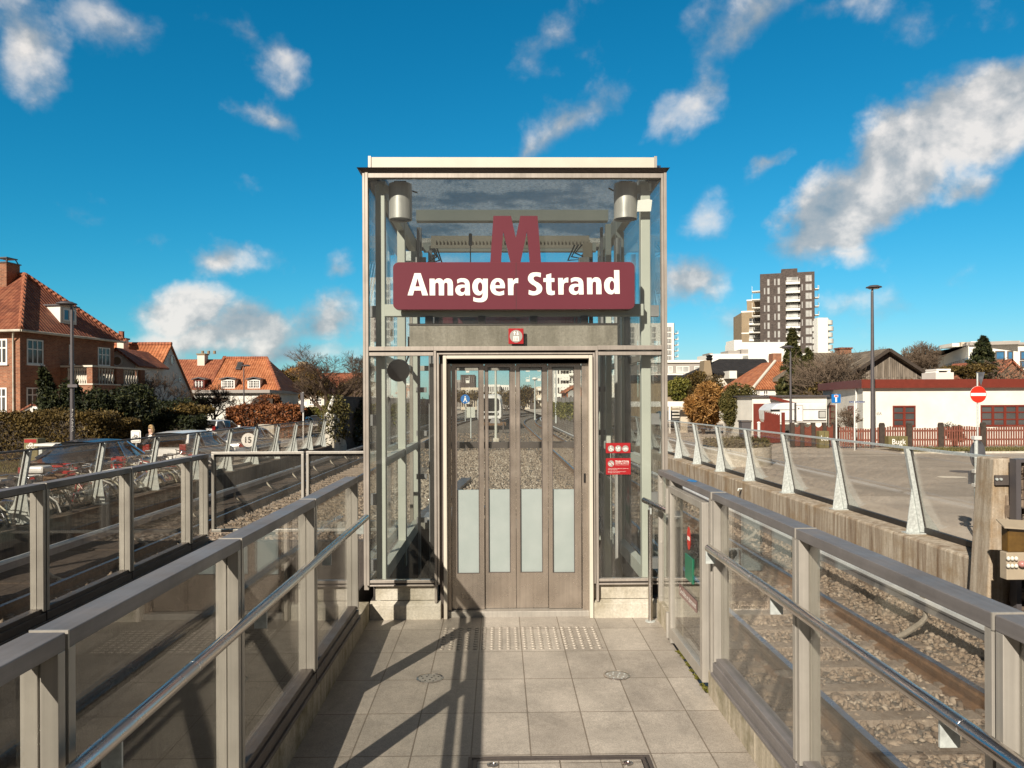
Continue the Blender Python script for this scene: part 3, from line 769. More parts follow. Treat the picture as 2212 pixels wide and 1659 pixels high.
# inspection hatch at the bottom edge
def onfloor(px, py):
    d = ray(px, py); t = (-.1064-EYE)/(d.z-.01735*d.y); return Vector((0,0,EYE))+d*t
A, B = onfloor(1012, 1637), onfloor(1402, 1634)
yh = A.y
hr = thing('inspection_hatch', 'dark framed tile-filled inspection hatch in the walkway floor', 'hatch', (A.x, yh-.4, zf(yh-.4)))
def slab(m, x0, x1, y0, y1, h0, h1):
    return m.hexa([(x0,y0,zf(y0)+h0),(x1,y0,zf(y0)+h0),(x1,y1,zf(y1)+h0),(x0,y1,zf(y1)+h0),(x0,y0,zf(y0)+h1),(x1,y0,zf(y0)+h1),(x1,y1,zf(y1)+h1),(x0,y1,zf(y1)+h1)])
m = MB()
for (a,b,c,d) in ((A.x,B.x,yh-.018,yh),(A.x,A.x+.018,yh-.8,yh-.018),(B.x-.018,B.x,yh-.8,yh-.018)): slab(m,a,b,c,d,.0,.006)
for (a,b,c,d) in ((A.x+.026,B.x-.026,yh-.042,yh-.026),(A.x+.026,A.x+.042,yh-.8,yh-.042),(B.x-.042,B.x-.026,yh-.8,yh-.042)): slab(m,a,b,c,d,.0,.005)
m.build('frame', M_['alud'], hr)
m = MB(); slab(m, A.x+.018, B.x-.018, yh-.8, yh-.018, .0005, .0025); m.build('gap', M_['black'], hr)
for k in range(4):
    w = (B.x-A.x-.10)/4; x0 = A.x+.046+k*(w+.002)
    m = MB(); slab(m, x0, x0+w, yh-.8, yh-.046, .001, .0045); m.build('tile', M_['tile'], hr)
for xx in (A.x+.12, B.x-.12):
    y_ = yh-.085
    m = MB(); m.lathe((xx,y_,zf(y_)+.0035), [(.028,0),(.028,.004),(.018,.005),(.018,.002)], 18); m.build('lifting_bolt', M_['tubest'], hr, smooth=30)

# ------------------------------------------------------------------ kerbs and pit
def stone_kerb(name, label, x0, x1, y0, y1, h0, h1, mat):
    m = MB()
    N = max(2, int((y1-y0)/.4))
    for i in range(N):
        a = y0+(y1-y0)*i/N; b = y0+(y1-y0)*(i+1)/N
        za, zb_ = (h0 if h0 is not None else zf(a)), (h0 if h0 is not None else zf(b))
        m.hexa([(x0,a,-.6),(x1,a,-.6),(x1,b,-.6),(x0,b,-.6),(x0,a,h1),(x1,a,h1),(x1,b,h1),(x0,b,h1)])
    return m.build(name, mat, label=label, cat='kerb', bevel=.006)
stone_kerb('kerb', 'tall mossy concrete kerb in shade under the inner railing left of the tiles', XL-.11, XL, -3, 6.1, None, .15, M_['kerb'])
stone_kerb('kerb', 'low sunlit concrete kerb under the right railing, ending at the gate', XR, XR+.12, -3, 4.587, None, .118, M_['kerb'])
stone_kerb('kerb', 'short mossy kerb block between the gate and the lift', XR-.0, XR+.1, 5.62, 6.08, None, .16, M_['kerb'])
m = MB()
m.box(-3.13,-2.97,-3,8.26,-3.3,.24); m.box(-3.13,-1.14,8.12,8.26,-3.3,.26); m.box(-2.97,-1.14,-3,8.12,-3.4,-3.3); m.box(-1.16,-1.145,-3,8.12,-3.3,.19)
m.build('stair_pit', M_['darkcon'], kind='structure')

# ------------------------------------------------------------------ glass railings
CW, CH, TOP = .09, .042, 1.183
def screw(m, c, axis=(0,-1,0), r=.0105):
    c = Vector(c); a = Vector(axis)
    m.disc(c+a*.002, a, r, .005, 10); m.disc(c+a*.0052, a, r*.45, .002, 6)
def railing(name, label, xin, side, joints, zbot, last_end, kerb_top, bright=True):
    """side=-1: railing lies to -X of xin.  joints: Y of near faces of the panels"""
    x0, x1 = (xin-CW, xin) if side < 0 else (xin, xin+CW)
    xc = (x0+x1)/2
    root = thing(name, label, 'railing', (xc, joints[-1], zbot-.1))
    for i, y in enumerate(joints):
        ye = joints[i+1] if i+1 < len(joints) else last_end
        a, b = y+.004, ye-.004
        m = MB(); m.box(x0, x1, a+.006, b, TOP-CH, TOP); m.build('cap', M_['aluy'], root, bevel=.003)
        m = MB(); m.box(x0-.001, x1+.001, a, a+.006, TOP-CH-.001, TOP+.002); m.build('cap_end', M_['alu'], root)
        for yy, s in ((a+.006, 1), (b, -1)):
            ya, yb = (yy, yy+.030) if s > 0 else (yy-.030, yy)
            m = MB()
            for (u0,u1) in ((x0+.001, xc-.0035), (xc+.0035, x1-.001)):
                m.box(u0, u1, ya, yb, zbot-.01, TOP-CH)
            m.box(xc-.0035, xc+.0035, ya+.006, yb-.006, zbot-.01, TOP-CH)
            if s > 0:
                for u in (x0+.022, x1-.022):
                    for z in (TOP-CH-.06, (TOP+zbot)/2-.06, zbot+.06): screw(m, (u, ya, z))
            m.build('post', M_['alu'], root, bevel=.0015)
        m = MB(); m.box(xc-.005, xc+.005, a+.04, b-.034, zbot-.02, TOP-CH+.01); m.build('glass_pane', M_['glass'], root)
        m = MB()
        m.box(x0+.012, x1-.012, a+.036, b-.03, zbot-.02, zbot+.012)
        m.box(x0, x1, a+.006, b, kerb_top+.02, zbot-.02)
        m.box(x0-.012, x1+.012, a, b+.004, kerb_top, kerb_top+.02)
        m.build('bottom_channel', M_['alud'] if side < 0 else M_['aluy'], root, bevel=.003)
        m = MB(); 
        for sx in (-1,1): m.box(xc+sx*.0055-.0025 if sx>0 else xc-.0085, xc+.0085 if sx>0 else xc-.0055, a+.04, b-.034, TOP-CH-.012, TOP-CH)
        m.build('gasket', M_['gasket'], root)
    return root
JL = [-.64, .60, 1.836, 3.066, 4.30]
rl = railing('glass_railing', 'inner glass railing with a steel handrail left of the walkway, reflecting the sunlit tiles', -1.02, -1, JL, .245, 5.60, .15)
JR = [-.66, .62, 1.917, 3.215]
rr_ = railing('glass_railing', 'glass railing with handrail right of the walkway, overlooking the near track', XR, 1, JR, .215, 4.49, .118)
JO = [.35, 1.58, 2.81, 4.02, 5.25, 6.46, 7.70]
ro = railing('glass_railing', 'outer glass railing beyond the dark stair pit, parallel to the far left track', -3.05, -1, JO, .335, 8.16, .24)
# handrails
def handrail(root, x, z, y0, y1, side, ybr, rail_x, joints=()):
    m = MB(); 
    m.tube([(x,y0,z),(x,y1,z)], .0225, 20)
    h = m.build('handrail', M_['tubest'], root, smooth=40)
    m = MB()
    for y in joints: m.tube([(x,y-.003,z),(x,y+.003,z)], .0231, 20)
    if joints: m.build('sleeve', M_['chrome'], h, smooth=40)
    for y in ybr:
        m = MB(); m.box(min(x, rail_x)-.004*0, max(x, rail_x), y, y+.008, z-.10, z-.012)
        m.build('bracket', M_['galv'], h)
handrail(rl, -.968, .884, -2, 5.62, -1, [1.99, 3.22, 4.45, 5.50], -1.02, (.9, 2.45, 4.1))
handrail(rr_, 1.18, .884, -2, 4.36, 1, [2.06, 3.36, 4.42], XR, (1.95, 3.6))
# gate between right railing and lift
gt = thing('gate', 'narrow glazed gate in the right railing beside the lift', 'gate', (XR+.05, 5.0, 0))
ga, gb = 4.62, 5.60
m = MB(); m.box(XR, XR+CW, ga-.1, gb+.42, TOP-CH, TOP); m.build('cap', M_['aluy'], gt, bevel=.003)
m = MB(); m.box(XR-.001, XR+CW+.001, ga-.112, ga-.1, TOP-CH-.001, TOP+.002); m.build('cap_end', M_['alu'], gt)
for (y0,y1) in ((4.52,4.56),(5.58,5.62),(6.0,6.04)):
    m = MB(); m.box(XR+.001, XR+.0415, y0, y1, .1, TOP-CH); m.box(XR+.0485, XR+CW-.001, y0, y1, .1, TOP-CH); m.box(XR+.0415,XR+.0485,y0+.005,y1-.005,.1,TOP-CH);
    for u in (XR+.022, XR+CW-.022):
        for z in (TOP-.1, .62, .2): screw(m, (u, y0, z))
    m.build('post', M_['alu'], gt, bevel=.0015)
m = MB()
m.box(XR-.03,XR+.012,4.60,4.66,.035,TOP-CH-.03); m.box(XR-.03,XR+.012,5.46,5.52,.0,TOP-CH-.03)
m.box(XR-.03,XR+.012,4.66,5.46,TOP-CH-.075,TOP-CH-.03); m.box(XR-.03,XR+.012,4.66,5.46,.035,.11)
lf = m.build('gate_leaf', M_['alu'], gt, bevel=.003)
m = MB(); m.box(XR-.014,XR-.004,4.65,5.47,.1,TOP-CH-.07); m.build('glass_pane', M_['glass'], lf)
for z in (.09, .98):
    m = MB(); m.tube([(XR-.032,5.54,z-.07),(XR-.032,5.54,z+.11)], .014, 12); m.tube([(XR-.032,5.54,z+.02),(XR-.032,5.54,z+.024)], .0155, 12); m.build('hinge', M_['alu'], gt, smooth=40)
m = MB(); m.box(XR+.02,XR+.06,5.64,5.98,.1,TOP-CH); m.build('infill_panel', M_['glass'], gt)
m = MB(); m.prism([(0.09*math.cos(t*.3927)*(.75 if t%4 else 1), .03*math.sin(t*.3927)) for t in range(16)], (XR+.05,5.15,TOP+.0008), (0,1,0),(-1,0,0),(0,0,1), 0, .0008); m.build('paint_mark', M_['signblue'], gt)
# stickers on the gate glass: no-entry oval, green plate and maroon strip
m = MB(); m.prism([(.045*math.cos(t*.2618), .075*math.sin(t*.2618)) for t in range(24)], (XR-.0155,4.98,.83), (0,-1,0),(0,0,1),(-1,0,0), 0, .001); st = m.build('no_entry_sticker', M_['signred'], gt)
m = MB(); m.prism([(-.03,-.012),(.03,-.012),(.03,.012),(-.03,.012)], (XR-.0168,4.98,.83), (0,-1,0),(0,0,1),(-1,0,0), 0, .001); m.build('bar', M_['white'], st)
m = MB(); m.box(XR-.022,XR-.0155,4.86,5.06,.56,.72); m.build('green_plate', M_['greensign'], gt)
gw = Wall((XR-.0155, 5.30), (XR-.0155, 4.70))
m = MB(); m.wbox(gw, .05, .52, .40, .475, 0, .001); stp = m.build('warning_strip', M_['maroon'], gt)
text_obj('Området er alarmeret', 'lettering', M_['white'], stp, .07, .50, .422, .0016, .036, .012, wall=gw)
# short handrail piece on its own post by the lift
hp = thing('handrail_post', 'short steel handrail stub on a slim round post right of the lift door', 'handrail', (P(1405,1335,Y=6.05).x, 6.02, zf(6)))
xh = P(1405,1335,Y=6.02).x
m = MB(); m.tube([(xh,6.02,zf(6)),(xh,6.02,.87)], .017, 16); m.build('post', M_['tubest'], hp, smooth=40)
m = MB(); m.lathe((xh,6.02,zf(6)), [(.04,0),(.04,.006),(.02,.008)], 16); m.build('base_plate', M_['galv'], hp, smooth=30)
m = MB(); m.tube([(xh-.03,6.10,.935),(xh+.055,5.62,.915)], .0225, 18); m.build('handrail', M_['tubest'], hp, smooth=40)
m = MB(); m.box(xh-.004,xh+.004,5.98,6.06,.84,.915); m.build('bracket', M_['galv'], hp)
# cross fence behind the pit, facing the camera
cf = thing('glass_screen', 'double-framed glass screen closing the stair pit, between outer railing and lift', 'railing', (-2.1, 8.18, .3))
xa, xb, xm = PX(457, 8.18), -1.09, PX(659, 8.18)
zt, zb_ = PZ(620, 975, 8.18), .36
for (u0,u1) in ((xa, xm-.012), (xm+.012, xb)):
    for k, (dy) in enumerate((0, .05)):
        m = MB(); t = .028
        m.box(u0,u1,8.16+dy,8.185+dy,zt-t-dy*.6,zt-dy*.6); m.box(u0,u1,8.16+dy,8.185+dy,zb_,zb_+t); m.box(u0,u0+t,8.16+dy,8.185+dy,zb_+t,zt-t-dy*.6); m.box(u1-t,u1,8.16+dy,8.185+dy,zb_+t,zt-t-dy*.6)
        m.build('frame', M_['alu'] if k == 0 else M_['alud'], cf, bevel=.003)
    m = MB(); m.box(u0+.03,u1-.03,8.19,8.20,zb_+.03,zt-.05); m.build('glass_pane', M_['glass'], cf)
# ------------------------------------------------------------------ the glass lift tower
YF, YB = 6.14, 9.30
def lx(px): return PX(px, YF)
def lz(py): return PZ(1113, py, YF)
LFT, RGT = lx(785), lx(1441)
lift = thing('lift_tower', 'glass and steel lift tower with maroon station sign over folding doors', 'lift', ((LFT+RGT)/2, YF, 0))
A_ = M_['liftal']
def part(name, m, mat, parent=lift, **k): return m.build(name, mat, parent, **k)
zt = lz(372); xl2, xr2 = lx(797), lx(1430)
# corner stiles, twin profile
for (a, b) in ((LFT, xl2), (xr2, RGT)):
    m = MB(); h = (b-a)
    m.box(a, a+h*.42, YF-.012, YF+.05, .27, zt); m.box(a+h*.48, b, YF-.018, YF+.05, .27, zt); m.box(a+h*.42, a+h*.48, YF, YF+.04, .27, zt)
    part('corner_stile', m, A_, bevel=.003)
    m = MB(); m.box(a, b, YB-.05, YB+.012, .1, zt); part('rear_stile', m, A_, bevel=.003)
# top rail / transom / bottom bars on the front
def bar(name, x0, x1, y0, y1, d0=-.012, d1=.04, mat=A_, par=lift):
    m = MB(); m.box(lx(x0), lx(x1), YF+d0, YF+d1, lz(y1), lz(y0)); return part(name, m, mat, par, bevel=.0025)
bar('top_rail', 797, 1430, 374, 385)
bar('transom', 797, 937.5, 748, 757); bar('transom', 937.5, 1291.5, 748, 757.5, -.016); bar('transom', 1291.5, 1430, 747, 756.5)
for (a,b) in ((798,937),(1292.5,1429)):
    bar('glazing_bar', a, b, 760.5, 768, -.010); bar('gasket', a, b, 757.2, 760.3, .004, .03, M_['gasket'])
    bar('sill_bar', a, b, 1251, 1257, -.012); bar('sill_gasket', a, b, 1257.4, 1260.5, .002, .03, M_['gasket']); bar('sill_channel', a-.5, b+.5, 1260.8, 1264, -.014, .05, A_)
# glass fronts
def pane(name, x0, x1, y0, y1, dy=.012, mat='lglass'):
    m = MB(); m.box(lx(x0), lx(x1), YF+dy, YF+dy+.012, lz(y1), lz(y0)); return part(name, m, M_[mat])
pane('upper_glass', 797.5, 1429.5, 385.2, 747.8)
pane('side_light', 798, 937, 768.2, 1250.8); pane('side_light', 1292.5, 1429, 768.2, 1250.8)
# portal round the doors: outer trim, dark reveal, cream frame
for (a,b) in ((937.5,943),(944,948.5)): bar('portal_trim', a, b, 757.8 if a<940 else 762, 1300 if a<940 else 1262, -.016 if a<940 else -.006)
for (a,b) in ((1286.5,1291.8),(1281,1285.5)): bar('portal_trim', a, b, 757.8 if a>1284 else 762, 1300 if a>1284 else 1262, -.016 if a>1284 else -.006)
bar('portal_head', 948.5, 1281, 762, 765.5, -.006); bar('portal_backing', 938, 1291, 749, 768, .045, .11, M_['alud'])
bar('portal_reveal', 948.5, 1281, 765.8, 785, .05, .10, M_['gasket'])
bar('portal_reveal', 948.5, 957, 785, 1336, .03, .10, M_['alud']); bar('portal_reveal', 1273.5, 1281, 785, 1336, .03, .10, M_['alud'])
m = MB(); x0,x1,x2,x3 = lx(957.5),lx(965),lx(1272),lx(1279.5)
m.box(x0,x1,YF-.03,YF+.1,zf(YF),lz(768)); m.box(x2,x3,YF-.03,YF+.1,zf(YF),lz(768)); m.box(x1,x2,YF-.03,YF+.1,lz(775),lz(768))
part('door_frame', m, M_['white_paint'], bevel=.004)
# jamb strips in front of the leaves
for (a,b) in ((965.3,972.5),(1259,1271.7)): bar('jamb', a, b, 776, 1330, .06, .13, M_['bronze'])
bar('door_head', 965.3, 1271.7, 775.3, 784.5, .05, .16, M_['gasket'])
# four door leaves
YD = YF+.10
def door_leaf(a, b, ga_, gb_, dy):
    x0, x1, g0, g1 = lx(a), lx(b), lx(ga_), lx(gb_)
    z0, z1, gz0, gz1, zfz = lz(1322), lz(785), lz(1244), lz(791.6), lz(1061)
    y0, y1 = YD+dy, YD+dy+.035
    m = MB(); m.box(x0,g0,y0,y1,z0,z1); m.box(g1,x1,y0,y1,z0,z1); m.box(g0,g1,y0,y1,z0,gz0); m.box(g0,g1,y0,y1,gz1,z1)
    d = part('door_leaf', m, M_['bronze'])
    m = MB(); t=.006
    m.box(g0,g0+t,y0-.003,y0,gz0,gz1); m.box(g1-t,g1,y0-.003,y0,gz0,gz1); m.box(g0+t,g1-t,y0-.003,y0,gz1-t,gz1); m.box(g0+t,g1-t,y0-.003,y0,gz0,gz0+t); part('glazing_bead', m, M_['alud'], d)
    m = MB(); m.box(g0,g1,y0+.012,y0+.02,zfz,gz1); part('clear_pane', m, M_['dglass'], d)
    m = MB(); m.box(g0,g1,y0+.012,y0+.02,gz0,zfz-.001); part('frosted_pane', m, M_['frost'], d)
    return d
door_leaf(973.5,1044.5,984,1034,0); door_leaf(1046,1114.2,1053,1102,.022); door_leaf(1115.2,1185,1123,1173,.022); door_leaf(1186,1257.5,1194,1243,0)
m = MB(); m.box(lx(965), lx(1272), YF+.03, YF+.2, zf(YF)-.02, lz(1323)); part('threshold', m, M_['alu'], bevel=.003)
m = MB(); m.box(lx(1262),lx(1266),YF+.052,YF+.06,lz(1045),lz(1025)); part('lock', m, M_['black'])
# plinths
for (a,b,c,d) in ((808,941,797,951),(1281,1405,1281,1417)):
    m = MB(); m.box(lx(a),lx(b),YF+.03,YF+.2,lz(1297),lz(1265)); part('plinth_panel', m, M_['palecon'], bevel=.004)
    m = MB(); m.hexa([(lx(c),YF-.02,-.1),(lx(d),YF-.02,-.1),(lx(d),YF+.3,-.1),(lx(c),YF+.3,-.1),(lx(c),YF-.02,lz(1304)),(lx(d),YF-.02,lz(1304)),(lx(d),YF+.03,lz(1297)),(lx(c),YF+.03,lz(1297))]); part('plinth_base', m, M_['palecon'], bevel=.006)
# shaft walls below floor level
m = MB(); 
m.box(LFT+.02,RGT-.02,YF+.2,YF+.32,-3,.1); m.box(LFT+.02,LFT+.14,YF+.32,YB-.05,-3,.24); m.box(RGT-.14,RGT-.02,YF+.32,YB-.05,-3,.24); m.box(LFT+.02,RGT-.02,YB-.05,YB+.1,-3,.2)
m.box(LFT+.14,RGT-.14,YF+.32,YB-.05,-3,-2.9)
part('shaft_base', m, M_['darkcon'])
# columns inside: three per side, transoms, base beams
zc = 3.60
colx = {-1:(lx(806)+.0, lx(827)), 1:(lx(1393), lx(1414))}
for s in (-1,1):
    a, b = colx[s]
    for yy in (6.28, 7.62, 8.98):
        m = MB(); m.box(a, b, yy, yy+.08, .1, lz(387)); part('column', m, M_['colgrey'], bevel=.006)
    m = MB(); m.box(a+.01, b-.01, 6.36, 8.98, 1.19, 1.26); part('side_transom', m, M_['colgrey'])
    m = MB(); m.box(a+.005, b-.005, 6.36, 8.98, .25, .36); part('side_base_beam', m, M_['colgrey'])
    m = MB(); m.box(a+.005, b-.005, 6.36, 8.98, 3.40, 3.53); part('side_top_beam', m, M_['colgrey'])
    xs = LFT+.012 if s < 0 else RGT-.024
    m = MB(); m.box(xs, xs+.012, YF+.05, YB-.05, .27, 3.53); part('side_glass', m, M_['lglass'])
    for zz in (lz(655), lz(895), lz(1070), lz(1215)):
        m = MB(); m.box((LFT+.03) if s<0 else b, a if s<0 else RGT-.03, 6.285, 6.34, zz-.09, zz); part('clamp_plate', m, M_['condside'])
    for yy in (6.9, 8.3): 
        m = MB(); m.box(xs-.02 if s<0 else xs-.005, xs+.018 if s<0 else xs+.032, yy-.025, yy+.025, .27, 3.53); part('glazing_post', m, A_)
    m = MB(); m.box(xs-.014 if s<0 else xs-.004, xs+.014 if s<0 else xs+.026, YF+.05, YB-.05, 2.09, 2.15); part('side_rail', m, A_)
    m = MB(); m.box(xs-.02 if s<0 else xs-.006, xs+.016 if s<0 else xs+.03, YF+.05, YB-.05, .22, .29); part('side_sill', m, A_)
# guide rails and hydraulic tube
for (px, yy, w) in ((1278,8.6,.06),(930,8.6,.06)):
    m = MB(); m.box(PX(px,yy)-.02, PX(px,yy)+.02, yy, yy+.06, -2, 3.40); part('guide_rail', m, M_['rust'] if px>1000 else M_['condside'])
m = MB(); m.tube([(PX(1335,7.5),7.5,-2.5),(PX(1335,7.5),7.5,3.3)], .035, 14); part('hydraulic_tube', m, M_['lampm'], smooth=40)
m = MB(); m.tube([(PX(1352,7.8),7.8,-2.5),(PX(1352,7.8),7.8,2.6)], .05, 14); part('cable_duct', m, M_['condside'], smooth=40)
m = MB(); m.box(PX(1310,7.1),PX(1322,7.1),7.1,7.16,-2.5,3.35); part('inner_post', m, M_['colgrey'], bevel=.004)
m = MB(); m.box(lx(1315)+.0, lx(1330), 6.45, 6.5, -2.5, lz(1020)+.15); part('door_gear_post', m, M_['colgrey'], bevel=.004)
m = MB(); m.box(lx(925), lx(936), YF+.12, YF+.3, -2.5, lz(783)); part('door_gear_post', m, M_['gasket'])
m = MB(); m.box(lx(1281), lx(1291), YF+.12, YF+.3, -2.5, lz(783)); part('door_gear_post', m, M_['gasket'])
# rear transoms seen through the doors and upper glass
for z0, z1, mt in ((1.16,1.235,'alud'),(.2,.3,'alu'),(2.09,2.15,'alu')):
    m = MB(); m.box(LFT+.06, RGT-.06, YB-.04, YB+.01, z0, z1); part('rear_transom', m, M_[mt])
m = MB(); m.box(LFT+.06, RGT-.06, YB-.02, YB-.01, .3, 3.5); part('rear_glass', m, M_['lglass'])
for px in (935, 1262):
    m = MB(); m.box(PX(px,9.2)-.02, PX(px,9.2)+.03, 9.2, 9.26, .2, 3.47); part('rear_mullion', m, M_['condside'])
m = MB(); m.box(LFT+.2, RGT-.2, 9.0, 9.08, 3.465, 3.56); part('rear_beam', m, M_['colgrey'])
m = MB()
for k in range(44): m.box(LFT+.36+k*.04, LFT+.378+k*.04, 8.62, 8.66, 3.46, 3.52)
m.box(LFT+.32, RGT-.32, 8.66, 8.70, 3.45, 3.575); m.box(LFT+.32, RGT-.32, 8.60, 8.62, 3.425, 3.46)
part('toothed_door_rail', m, M_['beige'])
m = MB(); m.box(LFT+.3, RGT-.3, 7.28, 7.38, 3.42, 3.525); part('cross_beam', m, M_['colgrey'], bevel=.004)
# machinery in the shaft head: cables, boxes, brackets
m = MB()
for k in range(3):
    x0 = LFT+.34+k*.03; m.tube([(x0,8.5,3.40),(x0+.06,8.45,3.30-.04*k),(x0-.05,8.4,3.22),(x0+.02,8.3,2.7),(x0,8.3,1.2)], .009, 6)
    x0 = RGT-.42-k*.04; m.tube([(x0,8.5,3.44),(x0-.08,8.45,3.34-.04*k),(x0+.07,8.4,3.26),(x0-.02,8.35,2.6),(x0,8.3,.8)], .009, 6)
part('cable', m, M_['black'], smooth=60)
for (px, py, Y_, w, h, mt) in ((1270,540,8.4,.10,.16,'beigebox'),(1262,590,8.2,.11,.34,'lampm'),(890,553,7.9,.20,.10,'galv'),(1320,610,7.4,.06,.2,'condside'),(905,520,8.7,.05,.3,'condside'),(1016,516,8.3,.035,.12,'black')):
    q = P(px, py, Y=Y_); m = MB(); m.box(q.x-w/2,q.x+w/2,Y_,Y_+.08,q.z-h/2,q.z+h/2); part('control_box', m, M_[mt], bevel=.005)
q = P(1016,530,Y=8.3); m = MB(); m.tube([(q.x,8.33,q.z),(q.x,8.33,q.z-.6)],.006,5); part('pull_cord', m, M_['black'])
for s_, x_ in ((-1, LFT+.30), (1, RGT-.34)):
    m = MB()
    for k_ in range(7): m.box(x_-.03, x_+.07, 7.5+.02*k_*0, 7.53, .55+.42*k_, .60+.42*k_)
    m.box(x_-.012, x_+.012, 7.46, 7.5, -1, 3.4); part('car_guide', m, M_['condside'])
m = MB(); m.tube([(LFT+.18,6.55,3.45),(LFT+.25,6.5,3.52),(LFT+.4,6.45,3.46)],.007,6); m.tube([(RGT-.42,6.42,3.49),(RGT-.3,6.45,3.44),(RGT-.16,6.5,3.5)],.007,6); part('lamp_cable', m, M_['black'], smooth=60)
# ceiling, roof fascia, flashing lip
m = MB(); m.box(LFT+.03, RGT-.03, YF+.06, YB-.09, zc, zc+.012); part('ceiling', m, M_['ceil'])
m = MB(); zl0, zl1 = lz(373.5), lz(366.5); xA_, xB_, yA_, yB_ = lx(775), lx(1446), YF-.06, YB+.06
for q in ([(LFT,YF-.02),(RGT,YF-.02),(RGT-.1,YF+.1),(LFT+.1,YF+.1),(xA_,yA_),(xB_,yA_),(RGT-.1,YF+.1),(LFT+.1,YF+.1)], [(RGT,YF-.02),(RGT,YB+.02),(RGT-.1,YB-.1),(RGT-.1,YF+.1),(xB_,yA_),(xB_,yB_),(RGT-.1,YB-.1),(RGT-.1,YF+.1)],
          [(RGT,YB+.02),(LFT,YB+.02),(LFT+.1,YB-.1),(RGT-.1,YB-.1),(xB_,yB_),(xA_,yB_),(LFT+.1,YB-.1),(RGT-.1,YB-.1)], [(LFT,YB+.02),(LFT,YF-.02),(LFT+.1,YF+.1),(LFT+.1,YB-.1),(xA_,yB_),(xA_,yA_),(LFT+.1,YF+.1),(LFT+.1,YB-.1)]):
    m.hexa([(a,b,zl0) for a,b in q[:4]]+[(a,b,zl1) for a,b in q[4:]])
part('flashing_lip', m, M_['alud'])
m = MB(); xA_, xB_, z0_, z1_ = lx(797), lx(1422), lz(366.5), lz(338)
m.box(xA_,xB_,YF+.02,YF+.06,z0_,z1_); m.box(xA_,xB_,YB-.09,YB-.05,z0_,z1_); m.box(xA_,xA_+.04,YF+.06,YB-.09,z0_,z1_); m.box(xB_-.04,xB_,YF+.06,YB-.09,z0_,z1_)
f = part('roof_fascia', m, M_['white_paint'])
m = MB()
for xx in (lx(797)-.001, lx(1416)): m.box(xx, xx+lx(803)-lx(797), YF+.012, YF+.024, lz(366), lz(336))
part('end_plate', m, M_['alu'], f)
# lamp cans
for (px, py0, py1) in ((865,399,475),(1351,398,474)):
    y_ = 6.37; c = P(px, 430, Y=y_); r = 25*y_/F
    zt_, zb2 = P(px, py0, Y=y_).z, P(px, py1, Y=y_).z
    m = MB(); m.lathe((c.x,c.y,0), [(r*.9,zb2+.02),(r*.93,zb2),(r,zb2),(r,zt_),(r*.98,zt_)], 32); l = part('lamp_can', m, M_['lampm'], smooth=30)
    m = MB(); m.lathe((c.x,c.y,0), [(r*.9,zb2+.015),(r*.86,zb2+.012)], 24); part('lamp_lens', m, M_['black'], l)
    m = MB(); m.box(c.x-.05,c.x+.05,c.y-.02,c.y+.02,zt_,3.53); part('lamp_bracket', m, M_['condside'], l)
    m = MB(); xs_ = LFT+.1 if px<1000 else RGT-.1
    m.beam((c.x,c.y+.06,zt_-.05),(xs_,c.y-.1,zt_-.05),.03,.06); part('lamp_arm', m, M_['colgrey'], l)
q0 = P(1391,444,Y=6.21); m = MB(); m.prism([(-.058,-.046),(.055,-.05),(.066,.04),(.05,.044),(.045,.05),(-.05,.044)], (q0.x,6.21,q0.z),(1,0,.05),(0,0,1),(0,1,0),-.004,.004); part('white_label', m, M_['white'])
# header panel and beam behind the sign
m = MB(); m.box(lx(883), lx(1337), YF+.06, YF+.12, lz(748), lz(700)); part('header_panel', m, M_['conc'])
m = MB(); m.box(lx(881), lx(1339), YF+.05, YF+.13, lz(700), lz(697)); part('header_edge', m, M_['alud'])
m = MB(); m.box(lx(829), lx(1394), YF+.05, YF+.13, lz(681), lz(655)); part('sign_beam', m, M_['colgrey'], bevel=.004)
for px in (926,1041,1154,1265):
    m = MB(); m.box(lx(px-8), lx(px+8), YF+.04, YF+.15, lz(697), lz(682)); part('beam_bracket', m, M_['alud'])
# the station sign (in front of the glass)
def rrect(x0,x1,z0,z1,r,n=6):
    pts=[]
    for (cx,cz,a0) in ((x1-r,z0+r,-90),(x1-r,z1-r,0),(x0+r,z1-r,90),(x0+r,z0+r,180)):
        for k in range(n+1):
            a=R(a0+90*k/n); pts.append((cx+r*math.cos(a),cz+r*math.sin(a)))
    return pts
YS = YF-.10
sx = lambda px: PX(px, YS); sz = lambda px, py: PZ(px, py, YS)
def emblem(ybase, flip=False):
    pass
m = MB(); m.prism(rrect(sx(850),sx(1372.5),sz(1111,668.5),sz(1111,566),.045), (0,0,0),(1,0,0),(0,0,1),(0,1,0), YS, YS+.07); sign = part('name_sign', m, M_['maroon'], bevel=.004)
Mx = [(1060,567),(1083.5,567),(1088.5,499),(1104.5,567),(1125.5,567),(1140,499),(1146,567),(1170.5,567),(1163,465.5),(1125.8,465.5),(1115.8,513),(1105.5,465.5),(1067.5,465.5)]
m = MB(); m.prism([(sx(a),sz(1113,b+(1 if b>560 else 0))) for a,b in Mx], (0,0,0),(1,0,0),(0,0,1),(0,1,0), YS+.012, YS+.058); part('metro_emblem', m, M_['maroon'], sign)
